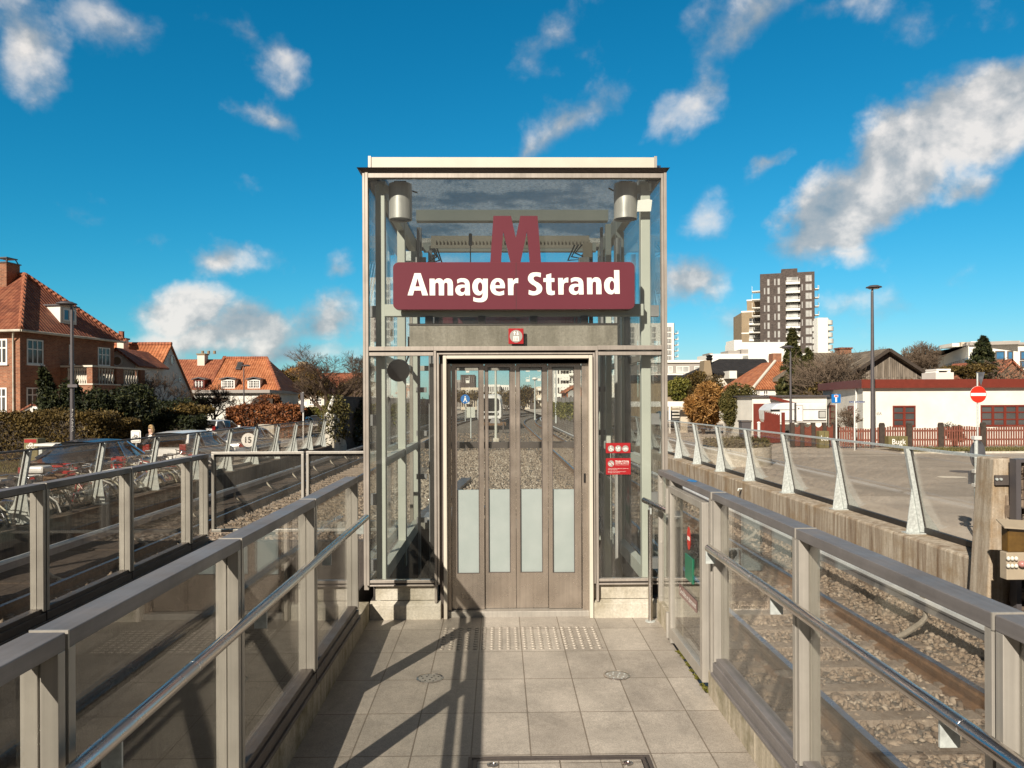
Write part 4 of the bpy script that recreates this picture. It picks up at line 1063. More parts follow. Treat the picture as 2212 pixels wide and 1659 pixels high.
GL = {
'A': [[(123,568),(250,165),(362,165),(495,568),(388,568),(368,480),(243,480),(220,568)],[(263,408),(306,255),(346,408)]],
'm': [[(522,265),(614,265),(614,308),(640,276,1),(690,260,1),(742,272,1),(772,306),(800,275,1),(858,260,1),(925,290,1),(948,380),(948,568),(850,568),(850,385),(842,346,1),(818,336,1),(794,350,1),(786,395),(786,568),(690,568),(690,390),(682,348,1),(658,336,1),(632,350,1),(624,395),(624,568),(524,568)]],
'a': [[(1022,285),(1060,265,1),(1120,257,1),(1200,275,1),(1240,320,1),(1252,390),(1256,568),(1168,568),(1166,528),(1140,560,1),(1090,573,1),(1020,545,1),(990,475,1),(1020,400,1),(1090,375,1),(1164,377),(1160,345,1),(1120,326,1),(1075,330,1),(1028,352)],[(1166,425),(1166,455,1),(1150,500,1),(1115,512,1),(1085,495,1),(1078,465,1),(1095,438,1),(1130,426,1)]],
'g': [[(1488,265),(1580,265),(1578,560),(1565,630,1),(1510,680,1),(1430,692,1),(1365,686,1),(1315,672),(1317,597),(1350,612,1),(1410,622,1),(1460,610,1),(1480,575,1),(1486,520),(1455,556,1),(1410,568,1),(1340,535,1),(1300,430,1),(1320,320,1),(1370,268,1),(1420,258,1),(1460,270,1),(1486,304)],[(1440,330,1),(1408,360,1),(1398,415,1),(1408,470,1),(1440,498,1),(1470,475,1),(1480,415,1),(1472,360,1)]],
'e': [[(1890,438),(1715,438),(1728,480,1),(1780,502,1),(1830,495,1),(1872,478),(1876,552),(1830,566,1),(1770,570,1),(1680,540,1),(1628,460,1),(1630,370,1),(1680,285,1),(1757,257,1),(1840,282,1),(1885,360,1)],[(1714,386),(1718,350,1),(1755,318,1),(1790,335,1),(1803,386)]],
'r': [[(1942,262),(2032,262),(2033,312),(2060,275,1),(2095,258,1),(2132,256),(2130,346),(2095,343,1),(2058,362,1),(2043,430),(2043,563),(1948,563)]],
'S': [[(424,160),(418,240),(380,228,1),(335,222,1),(300,232,1),(288,262,1),(310,300,1),(380,342,1),(430,390,1),(446,445,1),(425,510,1),(370,550,1),(300,567,1),(240,562,1),(197,548),(203,468),(250,486,1),(305,494,1),(338,475,1),(344,440,1),(318,405,1),(250,362,1),(200,310,1),(188,260,1),(205,200,1),(250,162,1),(320,150,1),(375,152,1)]],
't': [[(518,196),(610,168),(610,255),(668,255),(668,325),(612,325),(613,445),(620,478,1),(645,488,1),(672,484),(674,552),(640,562,1),(590,562,1),(540,540,1),(518,450),(518,325),(468,325),(468,255),(518,255)]],
'n': [[(1258,247),(1342,247),(1343,290),(1370,258,1),(1420,240,1),(1490,265,1),(1521,380),(1521,547),(1425,547),(1425,380),(1420,332,1),(1393,318,1),(1365,335,1),(1358,380),(1358,548),(1262,548)]],
'd': [[(1750,110),(1845,110),(1852,540),(1760,540),(1757,505),(1730,540,1),(1690,550,1),(1610,510,1),(1570,400,1),(1590,295,1),(1640,248,1),(1690,238,1),(1725,250,1),(1752,280)],[(1712,303,1),(1682,330,1),(1668,395,1),(1680,455,1),(1712,478,1),(1740,460,1),(1752,395,1),(1742,330,1)]],
}
GL['r2'] = [[(x-1208-(x-1942)*.02, y-10, *c) for x, y, *c in GL['r'][0]]]
GL['a2'] = [[(x-59, y-16, *c) for x, y, *c in lp_] for lp_ in GL['a']]
def glyph(loops, ox, oy):
    cu = bpy.data.curves.new('glyph', 'CURVE'); cu.dimensions = '2D'; cu.fill_mode = 'BOTH'; cu.resolution_u = 8; cu.extrude = .0012
    for lp_ in loops:
        s_ = cu.splines.new('BEZIER'); s_.bezier_points.add(len(lp_)-1); s_.use_cyclic_u = True
        for bp_, p in zip(s_.bezier_points, lp_):
            a, b = ox+.11905*p[0], oy+.11905*p[1]
            bp_.co = (sx(a), sz(a, b), 0); bp_.handle_left_type = bp_.handle_right_type = 'AUTO' if len(p) > 2 else 'VECTOR'
    ob = bpy.data.objects.new('g', cu); COL.objects.link(ob); bpy.context.view_layer.update()
    me = bpy.data.meshes.new_from_object(ob.evaluated_get(bpy.context.evaluated_depsgraph_get())); bpy.data.objects.remove(ob)
    m = MB(); off = OFF[sign]
    me2 = bpy.data.meshes.new('letter'); me2.from_pydata([Vector((v.co.x, YS-.0012-v.co.z*1.0, v.co.y))-off for v in me.vertices], [], [tuple(p.vertices) for p in me.polygons]); me2.update()
    return link_mesh(me2, 'letter', M_['white'], sign)
m_ = MB(); m_.box(sx(1116)-.0015, sx(1116)+.0015, YS-.0008, YS, sz(1116,668)+.004, sz(1116,567)); part('seam', m_, M_['gasket'], sign)
for k_ in ('A','m','a','g','e','r'): glyph(GL[k_], 866.8, 570.5)
for k_ in ('S','t','r2','a2','n','d'): glyph(GL[k_], 1119.2, 570.5)
m = MB()
for px in (926,1041,1154,1265): m.box(sx(px)-.03, sx(px)+.03, YS+.07, YF+.015, sz(px,660), sz(px,645))
part('sign_fixing', m, M_['alud'], sign)
# the same sign on the rear side, seen from behind
m = MB(); m.prism(rrect(-.83,1.08,2.451,2.826,.045), (0,0,0),(1,0,0),(0,0,1),(0,1,0), YB+.06, YB+.13); s2 = part('name_sign', m, M_['maroon'])
# stickers: lift pictogram, accessibility plate, time plate
pl = bar('lift_pictogram', 1099, 1131.5, 709.5, 743, -.004, .008, M_['sign_red'])
def pict(parent, y, polys=(), discs=(), mat=M_['grey_disc'], name='disc'):
    m = MB()
    for (cx, cy, r) in discs: c = PX(cx, y), PZ(cx, cy, y); m.disc((c[0], y-.0004, c[1]), (0,1,0), r*y/F, .0008, 28)
    for poly in polys: m.prism([(PX(a, y), PZ(a, b, y)) for a, b in poly], (0,0,0),(1,0,0),(0,0,1),(0,1,0), y-.0008, y)
    return part(name, m, mat, parent)
y_ = YF-.0045
pict(pl, y_, discs=[(1115.3,726.3,13.6)])
y_ -= .001
pict(pl, y_, [[(1109.5,726.5),(1121.5,726.5),(1121.5,736),(1109.5,736)]], mat=M_['white'], name='lift_car_symbol')
pict(pl, y_, [[(1111,724),(1111,719),(1109,719),(1112.2,715.5),(1115.2,719),(1113.2,719),(1113.2,724)],[(1117.6,716),(1119.8,716),(1119.8,721),(1121.8,721),(1118.7,724.5),(1115.6,721),(1117.6,721)]], mat=M_['white'], name='arrow_symbol')
pict(pl, y_-.001, [[(a,735),(a,730.5),(a+1.6,730.5),(a+1.6,735)] for a in (1111.6,1114.7,1117.8)], [(a+.8,729.2,.9) for a in (1111.6,1114.7,1117.8)], M_['grey_disc'], 'people_symbol')
def plate(x0,y0,x1,y1,name):
    m = MB(); m.box(lx(x0),lx(x1),YF+.003,YF+.011,lz(y1),lz(y0)); return part(name, m, M_['sign_red'])
y_ = YF+.0025
p1 = plate(1308.5, 958, 1361.5, 980, 'access_plate')
pict(p1, y_, discs=[(1319.5,969,6.9),(1335,969,6.9),(1350.5,969,6.9)])
ya = y_-.001
W = M_['white']
def strokes(parent, y, segs, w, rings=(), dots=(), mat=W, name='symbol'):
    m = MB()
    for (a,b,c,d) in segs:
        m.beam((PX(a,y),y,PZ(a,b,y)),(PX(c,y),y,PZ(c,d,y)),.0009,w*y/F,upv=(0,0,1)) if abs(a-c)>abs(b-d)*.3 else m.beam((PX(a,y),y,PZ(a,b,y)),(PX(c,y),y,PZ(c,d,y)),w*y/F,.0009,upv=(0,1,0))
    for (cx,cy,r,w2) in rings:
        m.ring((PX(cx,y),y,PZ(cx,cy,y)),(0,1,0),r*y/F,w2*y/F,18,4)
    for (cx,cy,r) in dots: m.disc((PX(cx,y),y,PZ(cx,cy,y)),(0,1,0),r*y/F,.001,12)
    return part(name, m, mat, parent)
strokes(p1, ya, [(1319,966,1319.2,970),(1319.2,970,1323,970),(1323,970,1324.5,973.5)], 1.2, [(1319,971.6,2.6,.5)], [(1318.8,964.2,1.0)], name='wheelchair_symbol')
strokes(p1, ya, [(1330.5,966,1332,969.5),(1332,969.5,1338,969.5),(1336,966.5,1338,969)], 1.5, [(1333.2,972.6,1.1,.4),(1336.8,972.6,1.1,.4)], [(1336.4,967.3,1.9)], name='pram_symbol')
strokes(p1, ya, [(1347.4,970.5,1349.4,967.3),(1349.4,967.3,1353,967.3),(1353,967.3,1354,970.5),(1349.4,967.3,1351,970.5),(1351,970.5,1353,967.3)], .9, [(1347.2,970.6,2.1,.4),(1354,970.6,2.1,.4)], name='bicycle_symbol')
p2 = plate(1308.5, 991, 1362, 1026.5, 'time_plate')
pict(p2, y_, discs=[(1319.3,1001.5,6.8)])
strokes(p2, ya, [(1316.8,1002.5,1318.5,1000),(1318.5,1000,1322,1000)], .9, [(1316.5,1003,2,.4),(1323,1003,2,.4)], name='bicycle_symbol')
strokes(p2, ya-.001, [(1315,996.5,1324,1006)], 1.1, mat=M_['sign_red'], name='bar_symbol')
def tl(body, x0, x1, base, cap, bold=.02): text_obj(body, 'lettering', W, p2, lx(x0), lx(x1), lz(base), YF+.0015, cap*.003674, bold)
tl('Mandag til fredag', 1328.5, 1358, 998.6, 3.0); tl('7.00-9.00 og 15.30-17.30', 1328.5, 1358, 1002.6, 2.6); tl('Weekdays 7.00-9.00 and 15.30-17.30', 1328.5, 1357.5, 1006, 1.4, .0)
tl('Cyklerne må ikke tages med i elevatoren', 1313, 1357, 1014, 1.6, .0); tl('hele ugen igennem', 1313, 1333, 1016.6, 1.6, .0)
tl('Bicycles are not allowed in the lift', 1313, 1351, 1020.5, 1.4, .0); tl('during these hours', 1313, 1338, 1022.8, 1.4, .0)
# small camera globe under the transom, left side light
c = P(861, 800, Y=6.9); m = MB(); m.disc((c.x,6.9,c.z),(0,1,.2),.10,.03,28); part('convex_mirror', m, M_['black'], smooth=40)
m = MB(); m.tube([(c.x+.06,6.9,c.z+.05),(c.x+.09,6.9,c.z+.13),(c.x+.09,6.9,c.z+.3)], .008, 6); part('mirror_arm', m, M_['black'])
# ------------------------------------------------------------------ railway tracks
RT = -.96
def cxoff(Y): return 0 if Y < 88 else (Y-88)**2/(2*330)
def sweep(m, prof, x0, ys, base):
    """profile (dx,dz) swept along Y following the curve of the line"""
    k = len(prof); vs = []; fs = []
    for y in ys:
        o = cxoff(y)
        for (a, b) in prof: vs.append((x0+o+a, y, base+b))
    for i in range(len(ys)-1):
        for j in range(k): fs.append((i*k+j, i*k+(j+1)%k, (i+1)*k+(j+1)%k, (i+1)*k+j))
    fs += [tuple(range(k-1,-1,-1)), tuple(range((len(ys)-1)*k, len(ys)*k))]
    return m.add(vs, fs)
WEB = [(-.125,-.20),(.125,-.20),(.125,-.165),(.07,-.15),(.052,-.135),(.052,-.055),(.036,-.035),(.036,-.003),(-.036,-.003),(-.036,-.035),(-.052,-.055),(-.052,-.135),(-.07,-.15),(-.125,-.165)]
HEAD = [(-.033,-.003),(.033,-.003),(.031,.0),(-.031,.0)]
def track(name, label, xs, y0, y1, step=.68, full=True):
    xc = sum(xs)/2
    r = thing(name, label, 'track', (xc, y0, RT))
    ys = [y0] + [y for y in range(int(y0)+2, 88, 12)] + [y for y in range(88, int(y1), 6)] + [y1]
    ys = sorted(set(y for y in ys if y0 <= y <= y1))
    for x in xs:
        m = MB(); sweep(m, WEB, x, ys, RT); w = m.build('rail', M_['rust'], r, smooth=30)
        m = MB(); sweep(m, HEAD, x, ys, RT+.001); m.build('running_surface', M_['railhead'], w)
    # sleepers
    base = None; y = y0+.3; n = 0
    while y < min(y1, 64) and n < 98:
        if base is None:
            m = MB(); m.hexa([(-1.25,-.13,-.26),(1.25,-.13,-.26),(1.25,.13,-.26),(-1.25,.13,-.26),(-1.25,-.10,-.165),(1.25,-.10,-.165),(1.25,.10,-.165),(-1.25,.10,-.165)])
            for s in (-1,1):
                for d in (-1,1): m.box(s*.7525+d*.09-.03, s*.7525+d*.09+.03, -.05,.05,-.165,-.135)
            me = m.mesh('sleeper'); base = me
        o = link_mesh(base, 'sleeper', M_['sleeper'], r); o.location = (0, y-y0, 0); y += step; n += 1
    return r
track('railway_track', 'rusty railway track right of the walkway on pale ballast', (2.93, 4.44), .5, 260)
track('railway_track', 'shaded railway track left of the walkway beside the dark wall', (-6.63, -5.12), 4, 260)
track('railway_track', 'siding track under the waiting train, behind the lift', (-1.75, -.25), 71, 150)
def conductor(name, label, x, z, y0, y1, side, ylist):
    r = thing(name, label, 'conductor rail', (x, y0, z-.3))
    m = MB(); n = 0
    ys = [y0]+[y for y in range(int(y0)+6, 88, 12)]+[y for y in range(88, int(y1), 6)]+[y1]
    sweep(m, [(-.055,-.0),(.055,0),(.05,.035),(-.05,.035)], x, ys, z); m.build('cover', M_['condrail'], r)
    m = MB(); sweep(m, [(-.035,-.115),(.035,-.115),(.035,-.03),(.05,-.03),(.05,0),(-.05,0),(-.05,-.03),(-.035,-.03)], x, ys, z); m.build('power_rail', M_['condside'], r)
    me = None
    for y in ylist:
        if me is None:
            m = MB(); s = -side
            m.tube([(0,0,.0),(0,0,-.20),(s*.06,0,-.27),(s*.26,0,-.40),(s*.36,0,-.43)], [.028,.03,.034,.036,.03], 8)
            m.box(-.04,.04,-.05,.05,-.005,.055); m.box(min(s*.30,s*.46),max(s*.30,s*.46),-.07,.07,-.47,-.43)
            me = m.mesh('bracket', smooth=40)
        o = link_mesh(me, 'bracket', M_['palecon'] if side < 0 else M_['conc'], r); o.location = (0, y-y0, .3)
    return r
conductor('conductor_rail', 'pale conductor rail on curved brackets along the left wall', -7.35, -.645, 4, 150, -1, [6.3+3.05*k for k in range(20)])
conductor('conductor_rail', 'pale conductor rail on curved brackets along the stained right wall', 5.07, -.68, .5, 150, 1, [6.1+3.05*k for k in range(20)])
# ------------------------------------------------------------------ walls of the cutting and slanted glass barriers
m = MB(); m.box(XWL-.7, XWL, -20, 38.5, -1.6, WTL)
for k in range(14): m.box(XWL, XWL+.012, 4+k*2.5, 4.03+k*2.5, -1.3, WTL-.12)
m.build('retaining_wall', M_['shadewall'], label='stained concrete wall beyond the left track, its shade deepened in the colour', cat='wall', bevel=.02)
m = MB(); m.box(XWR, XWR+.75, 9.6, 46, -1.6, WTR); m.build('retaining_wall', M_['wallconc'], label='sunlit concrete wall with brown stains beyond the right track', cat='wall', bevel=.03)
def barrier(label, xw, ztop_wall, lean, ys, y_end, H, first):
    """slanted glass noise barrier; xw = foot of the glass, the top leans towards the track (lean = +1 towards +X)"""
    r = thing('noise_barrier', label, 'barrier', (xw, ys[0], ztop_wall))
    s = lean; ln = .23
    def at(t): return xw + s*ln*t, ztop_wall+.02+H*t
    m = MB()
    def web(p, d0, d1):      # plate in the X-Z plane
        a = [(q[0], d0, q[1]) for q in p]; b = [(q[0], d1, q[1]) for q in p]; n = len(p)
        f = [tuple(range(n)), tuple(range(2*n-1, n-1, -1))]+[(i+n,(i+1)%n+n,(i+1)%n,i) for i in range(n)]
        m.add(a+b, f)
    g = lambda t, d: (s*(ln*t+d), .02+H*t)
    web([g(0,.012), g(0,.085), g(1,.075), g(1,.012)], -.035, .035)              # leaning flat upright
    web([(s*.29,.0), (s*.085,.0), g(.52,.078), g(.52,.082)], -.008, .008)         # gusset on the track side
    web([(-s*.25,.0), (-s*.02,.0), g(.55,-.012), g(.5,-.02), g(.25,-.075)], -.008, .008)   # curved gusset on the street side
    web([g(.0,-.05), g(0,-.012), g(1,-.012), g(1,-.04)], -.025, .025)
    m.box(min(-s*.27,s*.31), max(-s*.27,s*.31), -.11, .11, 0, .014)
    pm = m.mesh('post')
    m = MB(); web([g(.0,-.011), g(0,.0115), g(1,.0115), g(1,-.011)], -.05, .05); gm = m.mesh('gasket')
    for y in ys:
        o = link_mesh(pm, 'post', M_['galv'], r); o.location = (0, y-ys[0], 0)
        o2 = link_mesh(gm, 'gasket', M_['gasket'], o)
    yy = [first]+list(ys)+[y_end]
    for a, b in zip(yy[:-1], yy[1:]):
        if b-a < .2: continue
        p0, p1 = at(.03), at(.985); a2, b2 = a+.052, b-.052; t = .007
        m = MB(); m.hexa([(p0[0]-t,a2,p0[1]),(p0[0]+t,a2,p0[1]),(p0[0]+t,b2,p0[1]),(p0[0]-t,b2,p0[1]),(p1[0]-t,a2,p1[1]),(p1[0]+t,a2,p1[1]),(p1[0]+t,b2,p1[1]),(p1[0]-t,b2,p1[1])])
        m.build('glass_pane', M_['bglass'], r)
        m = MB(); q = at(.03); m.box(q[0]-.03,q[0]+.03,a2,b2,ztop_wall+.005,q[1]+.03); m.build('base_seal', M_['gasket'], r)
    q = at(1.0)
    m = MB(); m.box(q[0]-.03, q[0]+.03, first, y_end, q[1]-.005, q[1]+.03); m.build('top_rail', M_['galv'] if lean<0 else M_['alud'], r)
    return r
barrier('long slanted glass noise barrier on the left wall, in front of bicycles and cars', -8.70, WTL, 1, [8.74+2.63*k for k in range(12)], 38.3, 1.28, 5.0)
barrier('slanted glass noise barrier on the stained right wall, in front of the empty road', 6.54, WTR, -1, [11.81+2.63*k for k in range(11)], 41.5, 1.28, 9.75)
# left end of the barrier: wing wall and higher sound wall with ivy
m = MB()
m.prism([(0,-1.6),(0,1.15),(.0,1.15),(1.2,.9),(3.2,-.6),(3.2,-1.6)], (XWL-.45,38.7,0), (0,1,0),(0,0,1),(1,0,0), -.0, .5)
m.build('wing_wall', M_['palecon'], label='slanted pale concrete wing wall with ivy at the far end of the left barrier', cat='wall', bevel=.02)
m = MB(); m.box(XWL-.35, XWL-.05, 41.5, 130, -1.6, 1.95); m.box(XWL-.37, XWL-.02, 41.4, 130, 1.95, 2.02)
sw = m.build('sound_wall', M_['darkcon'], label='high dark sound wall beyond the left track with ivy on it', cat='wall')
a = P(725,900,Y=38.6); b = P(733,865,Y=39.0)
m = MB(); m.beam((XWL-.3,38.65,1.0),(XWL-.02,38.9,2.0),.12,.12); m.build('white_strut', M_['white'], sw)
def ivy(name, label, n, fn, size, mat='ivy'):
    u = rng.random(n); v = rng.random(n)
    pts = np.array([fn(a,b) for a,b in zip(u,v)])
    V, Fq = leafcloud(pts, size); return tag(link_mesh(np_mesh(name, V, Fq), name, M_[mat]), label, 'ivy')
def f1(u, v):
    # ragged hanging mass near the wing wall
    y = 38.3+u*3.4; z = 1.7-2.1*v+.4*math.sin(u*9); return (XWL-.15+.75*(rng.random()-.5)+.25*math.sin(v*9+u*5), y, z)
ivy('ivy', 'ivy hanging over the pale wing wall at the end of the left barrier', 2300, f1, .11, 'olivebush')
def f2(u, v):
    y = 44+u*60; top = 1.4+.5*math.sin(y*.7)+.3*math.sin(y*1.9); return (XWL+.02+.2*rng.random(), y, -1.0+(top+1.0)*v**.7)
ivy('ivy', 'dark ivy cover along the high sound wall beyond the left track', 5000, f2, .2, 'darkleaf')
# right beyond the barrier: brick retaining wall with ivy on top
m = MB()
Yv = list(range(46, 122, 6))
for a, b in zip(Yv[:-1], Yv[1:]):
    xa, xb = XWR-.1+cxoff(a), XWR-.1+cxoff(b)
    m.hexa([(xa,a,-1.6),(xa+.4,a,-1.6),(xb+.4,b,-1.6),(xb,b,-1.6),(xa,a,.75),(xa+.4,a,.75),(xb+.4,b,.75),(xb,b,.75)])
m.build('retaining_wall', M_['stonewall'], label='grey block retaining wall under ivy far along the right track', cat='wall')
def f3(u, v):
    y = 45+u*74; z = .85+.75*v-(.9*rng.random()**4+.5*max(0,math.sin(y*.45))*rng.random()); return (XWR-.12+cxoff(y)+.7*rng.random()-.2, y, z)
ivy('ivy', 'sunny green ivy along the top of the far grey retaining wall', 9000, f3, .2)
# fence above it
fr = thing('panel_fence', 'grey panel fence on top of the ivy-covered wall far down the line', 'fence', (XWR+1.6, 60, GR))
for a, b in zip(Yv[:-1], Yv[1:]):
    xa, xb = XWR+1.4+cxoff(a), XWR+1.4+cxoff(b)
    m = MB(); m.hexa([(xa,a,-.5),(xa+.1,a,-.5),(xb+.1,b-.1,-.5),(xb,b-.1,-.5),(xa,a,2.15),(xa+.1,a,2.15),(xb+.1,b-.1,2.15),(xb,b-.1,2.15)]); m.build('panel', M_['greyrender'], fr)
    m = MB(); m.box(xa-.05,xa+.15,a-.1,a,-.5,2.3); m.build('post', M_['alud'], fr)

# ------------------------------------------------------------------ big concrete post, mesh panel and equipment box at the right edge
cp = thing('concrete_post', 'rough concrete end post of the right noise barrier, carrying a bolted steel strap', 'post', (6.3, 9.3, -1.2))
c0 = P(2090, 1000, Y=9.3)
m = MB()
xl0 = P(2124,1290,Y=9.25).x; xr0 = P(2165,1290,Y=9.25).x; xl1 = P(2142,1000,Y=9.25).x; xr1 = P(2200,1000,Y=9.25).x
zt_ = P(2110,990,Y=9.25).z
m.hexa([(xl0-.03,9.2,-1.6),(xr0-.02,9.2,-1.6),(xr0+.02,9.6,-1.6),(xl0-.02,9.6,-1.6),(xl1,9.2,zt_),(xr1,9.2,zt_),(xr1+.02,9.6,zt_),(xl1+.03,9.6,zt_)])
m.build('post', M_['wallconc'], cp, bevel=.02)
m = MB(); q0, q1 = P(2148,1030,Y=9.18), P(2190,1042,Y=9.18); m.box(q0.x,q1.x+.05,9.16,9.185,q1.z-.03,q0.z+.02); sp_ = m.build('strap', M_['alud'], cp)
m = MB()
for px in (2152,2161,2186): q = P(px,1035,Y=9.16); m.disc((q.x,9.15,q.z),(0,1,0),.016,.02,8)
m.build('bolt', M_['galv'], sp_)
gp = thing('stone_basket', 'tall wire mesh basket filled with stones at the right edge', 'stone basket', (6.9, 9.2, -1.2))
gx0, gx1 = P(2194,1100,Y=9.1).x, P(2194,1100,Y=9.1).x+1.1
gz0, gz1 = -1.6, P(2180,1000,Y=9.2).z
m = MB(); m.box(gx0-.06, gx0, 9.0, 9.12, gz0, gz1+.02); m.box(gx0-.06,gx1,9.0,9.12,gz1+.02,gz1+.06); m.build('frame', M_['lamppost'], gp)
m = MB()
k = 0
x = gx0+.04
while x < gx1: m.tube([(x,9.0,gz0),(x,9.0,gz1)], .005, 5); x += .075
z = gz0
while z < gz1: m.tube([(gx0,8.995,z),(gx1,8.995,z)], .005, 5); z += .12
m.build('wire_mesh', M_['alud'], gp)
n = 420; fc = MB()
st = np.random.default_rng(9)
pts = np.stack([gx0+st.random(n)*(gx1-gx0), 9.05+st.random(n)*.25, gz0+st.random(n)*(gz1-gz0)],1)
for p in pts:
    r_ = .05+.04*st.random(); b_ = []
    for (i_,j_,k_) in ((-1,-1,-1),(1,-1,-1),(1,1,-1),(-1,1,-1),(-1,-1,1),(1,-1,1),(1,1,1),(-1,1,1)): b_.append((p[0]+i_*r_*(.6+.4*st.random()), p[1]+j_*r_*(.6+.4*st.random()), p[2]+k_*r_*(.6+.4*st.random())))
    fc.hexa(b_)
fc.build('stone_fill', M_['ballast'], gp)
eb = thing('signal_box', 'beige equipment box with amber window and rows of white globes at the right edge', 'equipment box', (6.5, 8.3, -.3))
Yb = 8.35
bx0 = P(2172,1200,Y=Yb).x; bz = lambda py: P(2190, py, Y=Yb).z
m = MB(); m.hexa([(bx0-.05,Yb-.06,bz(1139)),(bx0+.7,Yb-.06,bz(1150)),(bx0+.7,Yb+.13,bz(1136)),(bx0-.02,Yb+.13,bz(1127)),(bx0-.05,Yb-.06,bz(1136)),(bx0+.7,Yb-.06,bz(1147)),(bx0+.7,Yb+.13,bz(1133)),(bx0-.02,Yb+.13,bz(1124))]); m.build('roof', M_['beigebox'], eb)
m = MB(); m.box(bx0+.03,bx0+.6,Yb,Yb+.12,bz(1193),bz(1138)); m.build('amber_window', M_['amber'], eb, bevel=.01)
m = MB(); m.box(bx0,bx0+.6,Yb-.02,Yb+.10,bz(1252),bz(1193)); m.build('panel', M_['beigebox'], eb, bevel=.008)
for i in range(3):
    for j in range(2):
        q = P(2177+8.5*i, 1206+16*j, Y=Yb-.03); m = MB(); m.lathe((q.x,Yb-.04,q.z-.025), [(.004,0),(.016,.006),(.021,.02),(.02,.032),(.012,.045),(.003,.05)], 12); m.build('globe', M_['bulb'], eb, smooth=60)
for px in (2205, 2220):
    q = P(px, 1217, Y=Yb-.03); m = MB(); m.lathe((q.x,Yb-.05,q.z-.04), [(.005,0),(.03,.01),(.042,.035),(.03,.062),(.005,.075)], 14); m.build('pink_globe', M_['pinkglobe'], eb, smooth=60)
m = MB(); m.tube([(bx0+.4,Yb+.05,-1.2),(bx0+.4,Yb+.05,bz(1250))], .03, 8); m.build('stand', M_['lamppost'], eb)
# small bracket with cables on the right wall
q = P(1601, 1056, X=XWR-.02)
wb = thing('cable_bracket', 'small pipe bend with a hanging cable on the face of the right wall', 'cable', tuple(q))
m = MB(); m.tube([(XWR,q.y,q.z),(XWR-.09,q.y,q.z+.0),(XWR-.10,q.y,q.z-.05)], .022, 8); m.build('pipe', M_['galv'], wb, smooth=40)
m = MB(); m.tube([(XWR-.02,q.y,q.z-.02),(XWR-.05,q.y+.02,q.z-.2),(XWR-.01,q.y+.05,q.z-.42)], .008, 6); m.build('cable', M_['black'], wb)

# ------------------------------------------------------------------ speed disc 15 and its post, behind the left track
Yd = P(577, 1058, X=XWL+.05).y
q = P(577, 990, Y=Yd); q1 = P(577, 1068, Y=Yd)
sd = thing('speed_sign', 'round white 15 speed sign on a bent tube fixed to the left wall', 'sign', (q.x, Yd, q1.z))
z15 = PZ(577, 950, Y=Yd); r15 = 16.5*Yd/F
q15 = P(538, 950, Y=Yd)
xs15 = q15.x
m = MB(); m.tube([(XWL,Yd,PZ(538,1023,Yd)),(xs15,Yd,PZ(538,1023,Yd)),(xs15,Yd,z15)], .035, 10); m.build('pole', M_['lamppost'], sd, smooth=40)
Y2 = Yd-.05
m = MB(); m.disc((xs15,Y2,z15),(0,1,0),r15,.04,32); dsc = m.build('disc', M_['white'], sd)
m = MB(); m.ring((xs15,Y2-.022,z15),(0,1,0),r15*.97,.014,36,6); m.build('rim', M_['black'], dsc)
text_obj('15', 'number', M_['black'], dsc, xs15-r15*.42, xs15+r15*.40, z15-r15*.36, Y2-.024, r15*.78, .03)

# ------------------------------------------------------------------ things on the line behind the lift
zg = -1.13
mast = thing('catenary_mast', 'slim pale blue-grey mast standing on the ballast behind the lift doors', 'mast', (PX(1071,54.7), 54.7, zg))
m = MB(); m.tube([(PX(1071,54.7),54.7,zg),(PX(1071,54.7),54.7,7.2)], [.10,.06], 12); m.build('pole', M_['colgrey'], mast, smooth=40)
m = MB(); m.box(PX(1071,54.7)-.2,PX(1071,54.7)+.2,54.5,54.9,zg-.1,zg+.25); m.build('base', M_['palecon'], mast)
tm = thing('marker_post', 'white double marker board on a thin post left of the train', 'marker', (PX(1017,60), 60, zg))
m = MB(); m.tube([(PX(1017,60),60,zg),(PX(1017,60),60,PZ(1017,880,60))], .05, 8); m.build('pole', M_['galv'], tm)
for d in (-.18, .18):
    m = MB(); m.box(PX(1017,60)+d-.15,PX(1017,60)+d+.15,59.9,59.96,PZ(1017,902,60),PZ(1017,879,60)); m.build('board', M_['colgrey'], tm)
# buffer stop
xb_, yb_ = PX(1069,70), 70
bs = thing('buffer_stop', 'steel buffer stop with slanted struts in front of the train', 'buffer stop', (xb_, yb_, zg))
m = MB(); m.box(xb_-1.0,xb_+1.0,yb_-.1,yb_+.1,-.45,-.15); m.build('cross_beam', M_['rust'], bs)
for s in (-.75,.75):
    m = MB(); m.beam((xb_+s,yb_,-.2),(xb_+s,yb_-1.6,zg+.1),.12,.12); m.beam((xb_+s,yb_,-.2),(xb_+s,yb_+.2,zg),.14,.14); m.build('strut', M_['alud'], bs)
m = MB(); m.prism([(-.5,0),(.5,0),(.28,.5),(-.28,.5)],(xb_,yb_-.12,-.25),(1,0,0),(0,0,1),(0,1,0),0,.08); m.build('head', M_['condside'], bs)
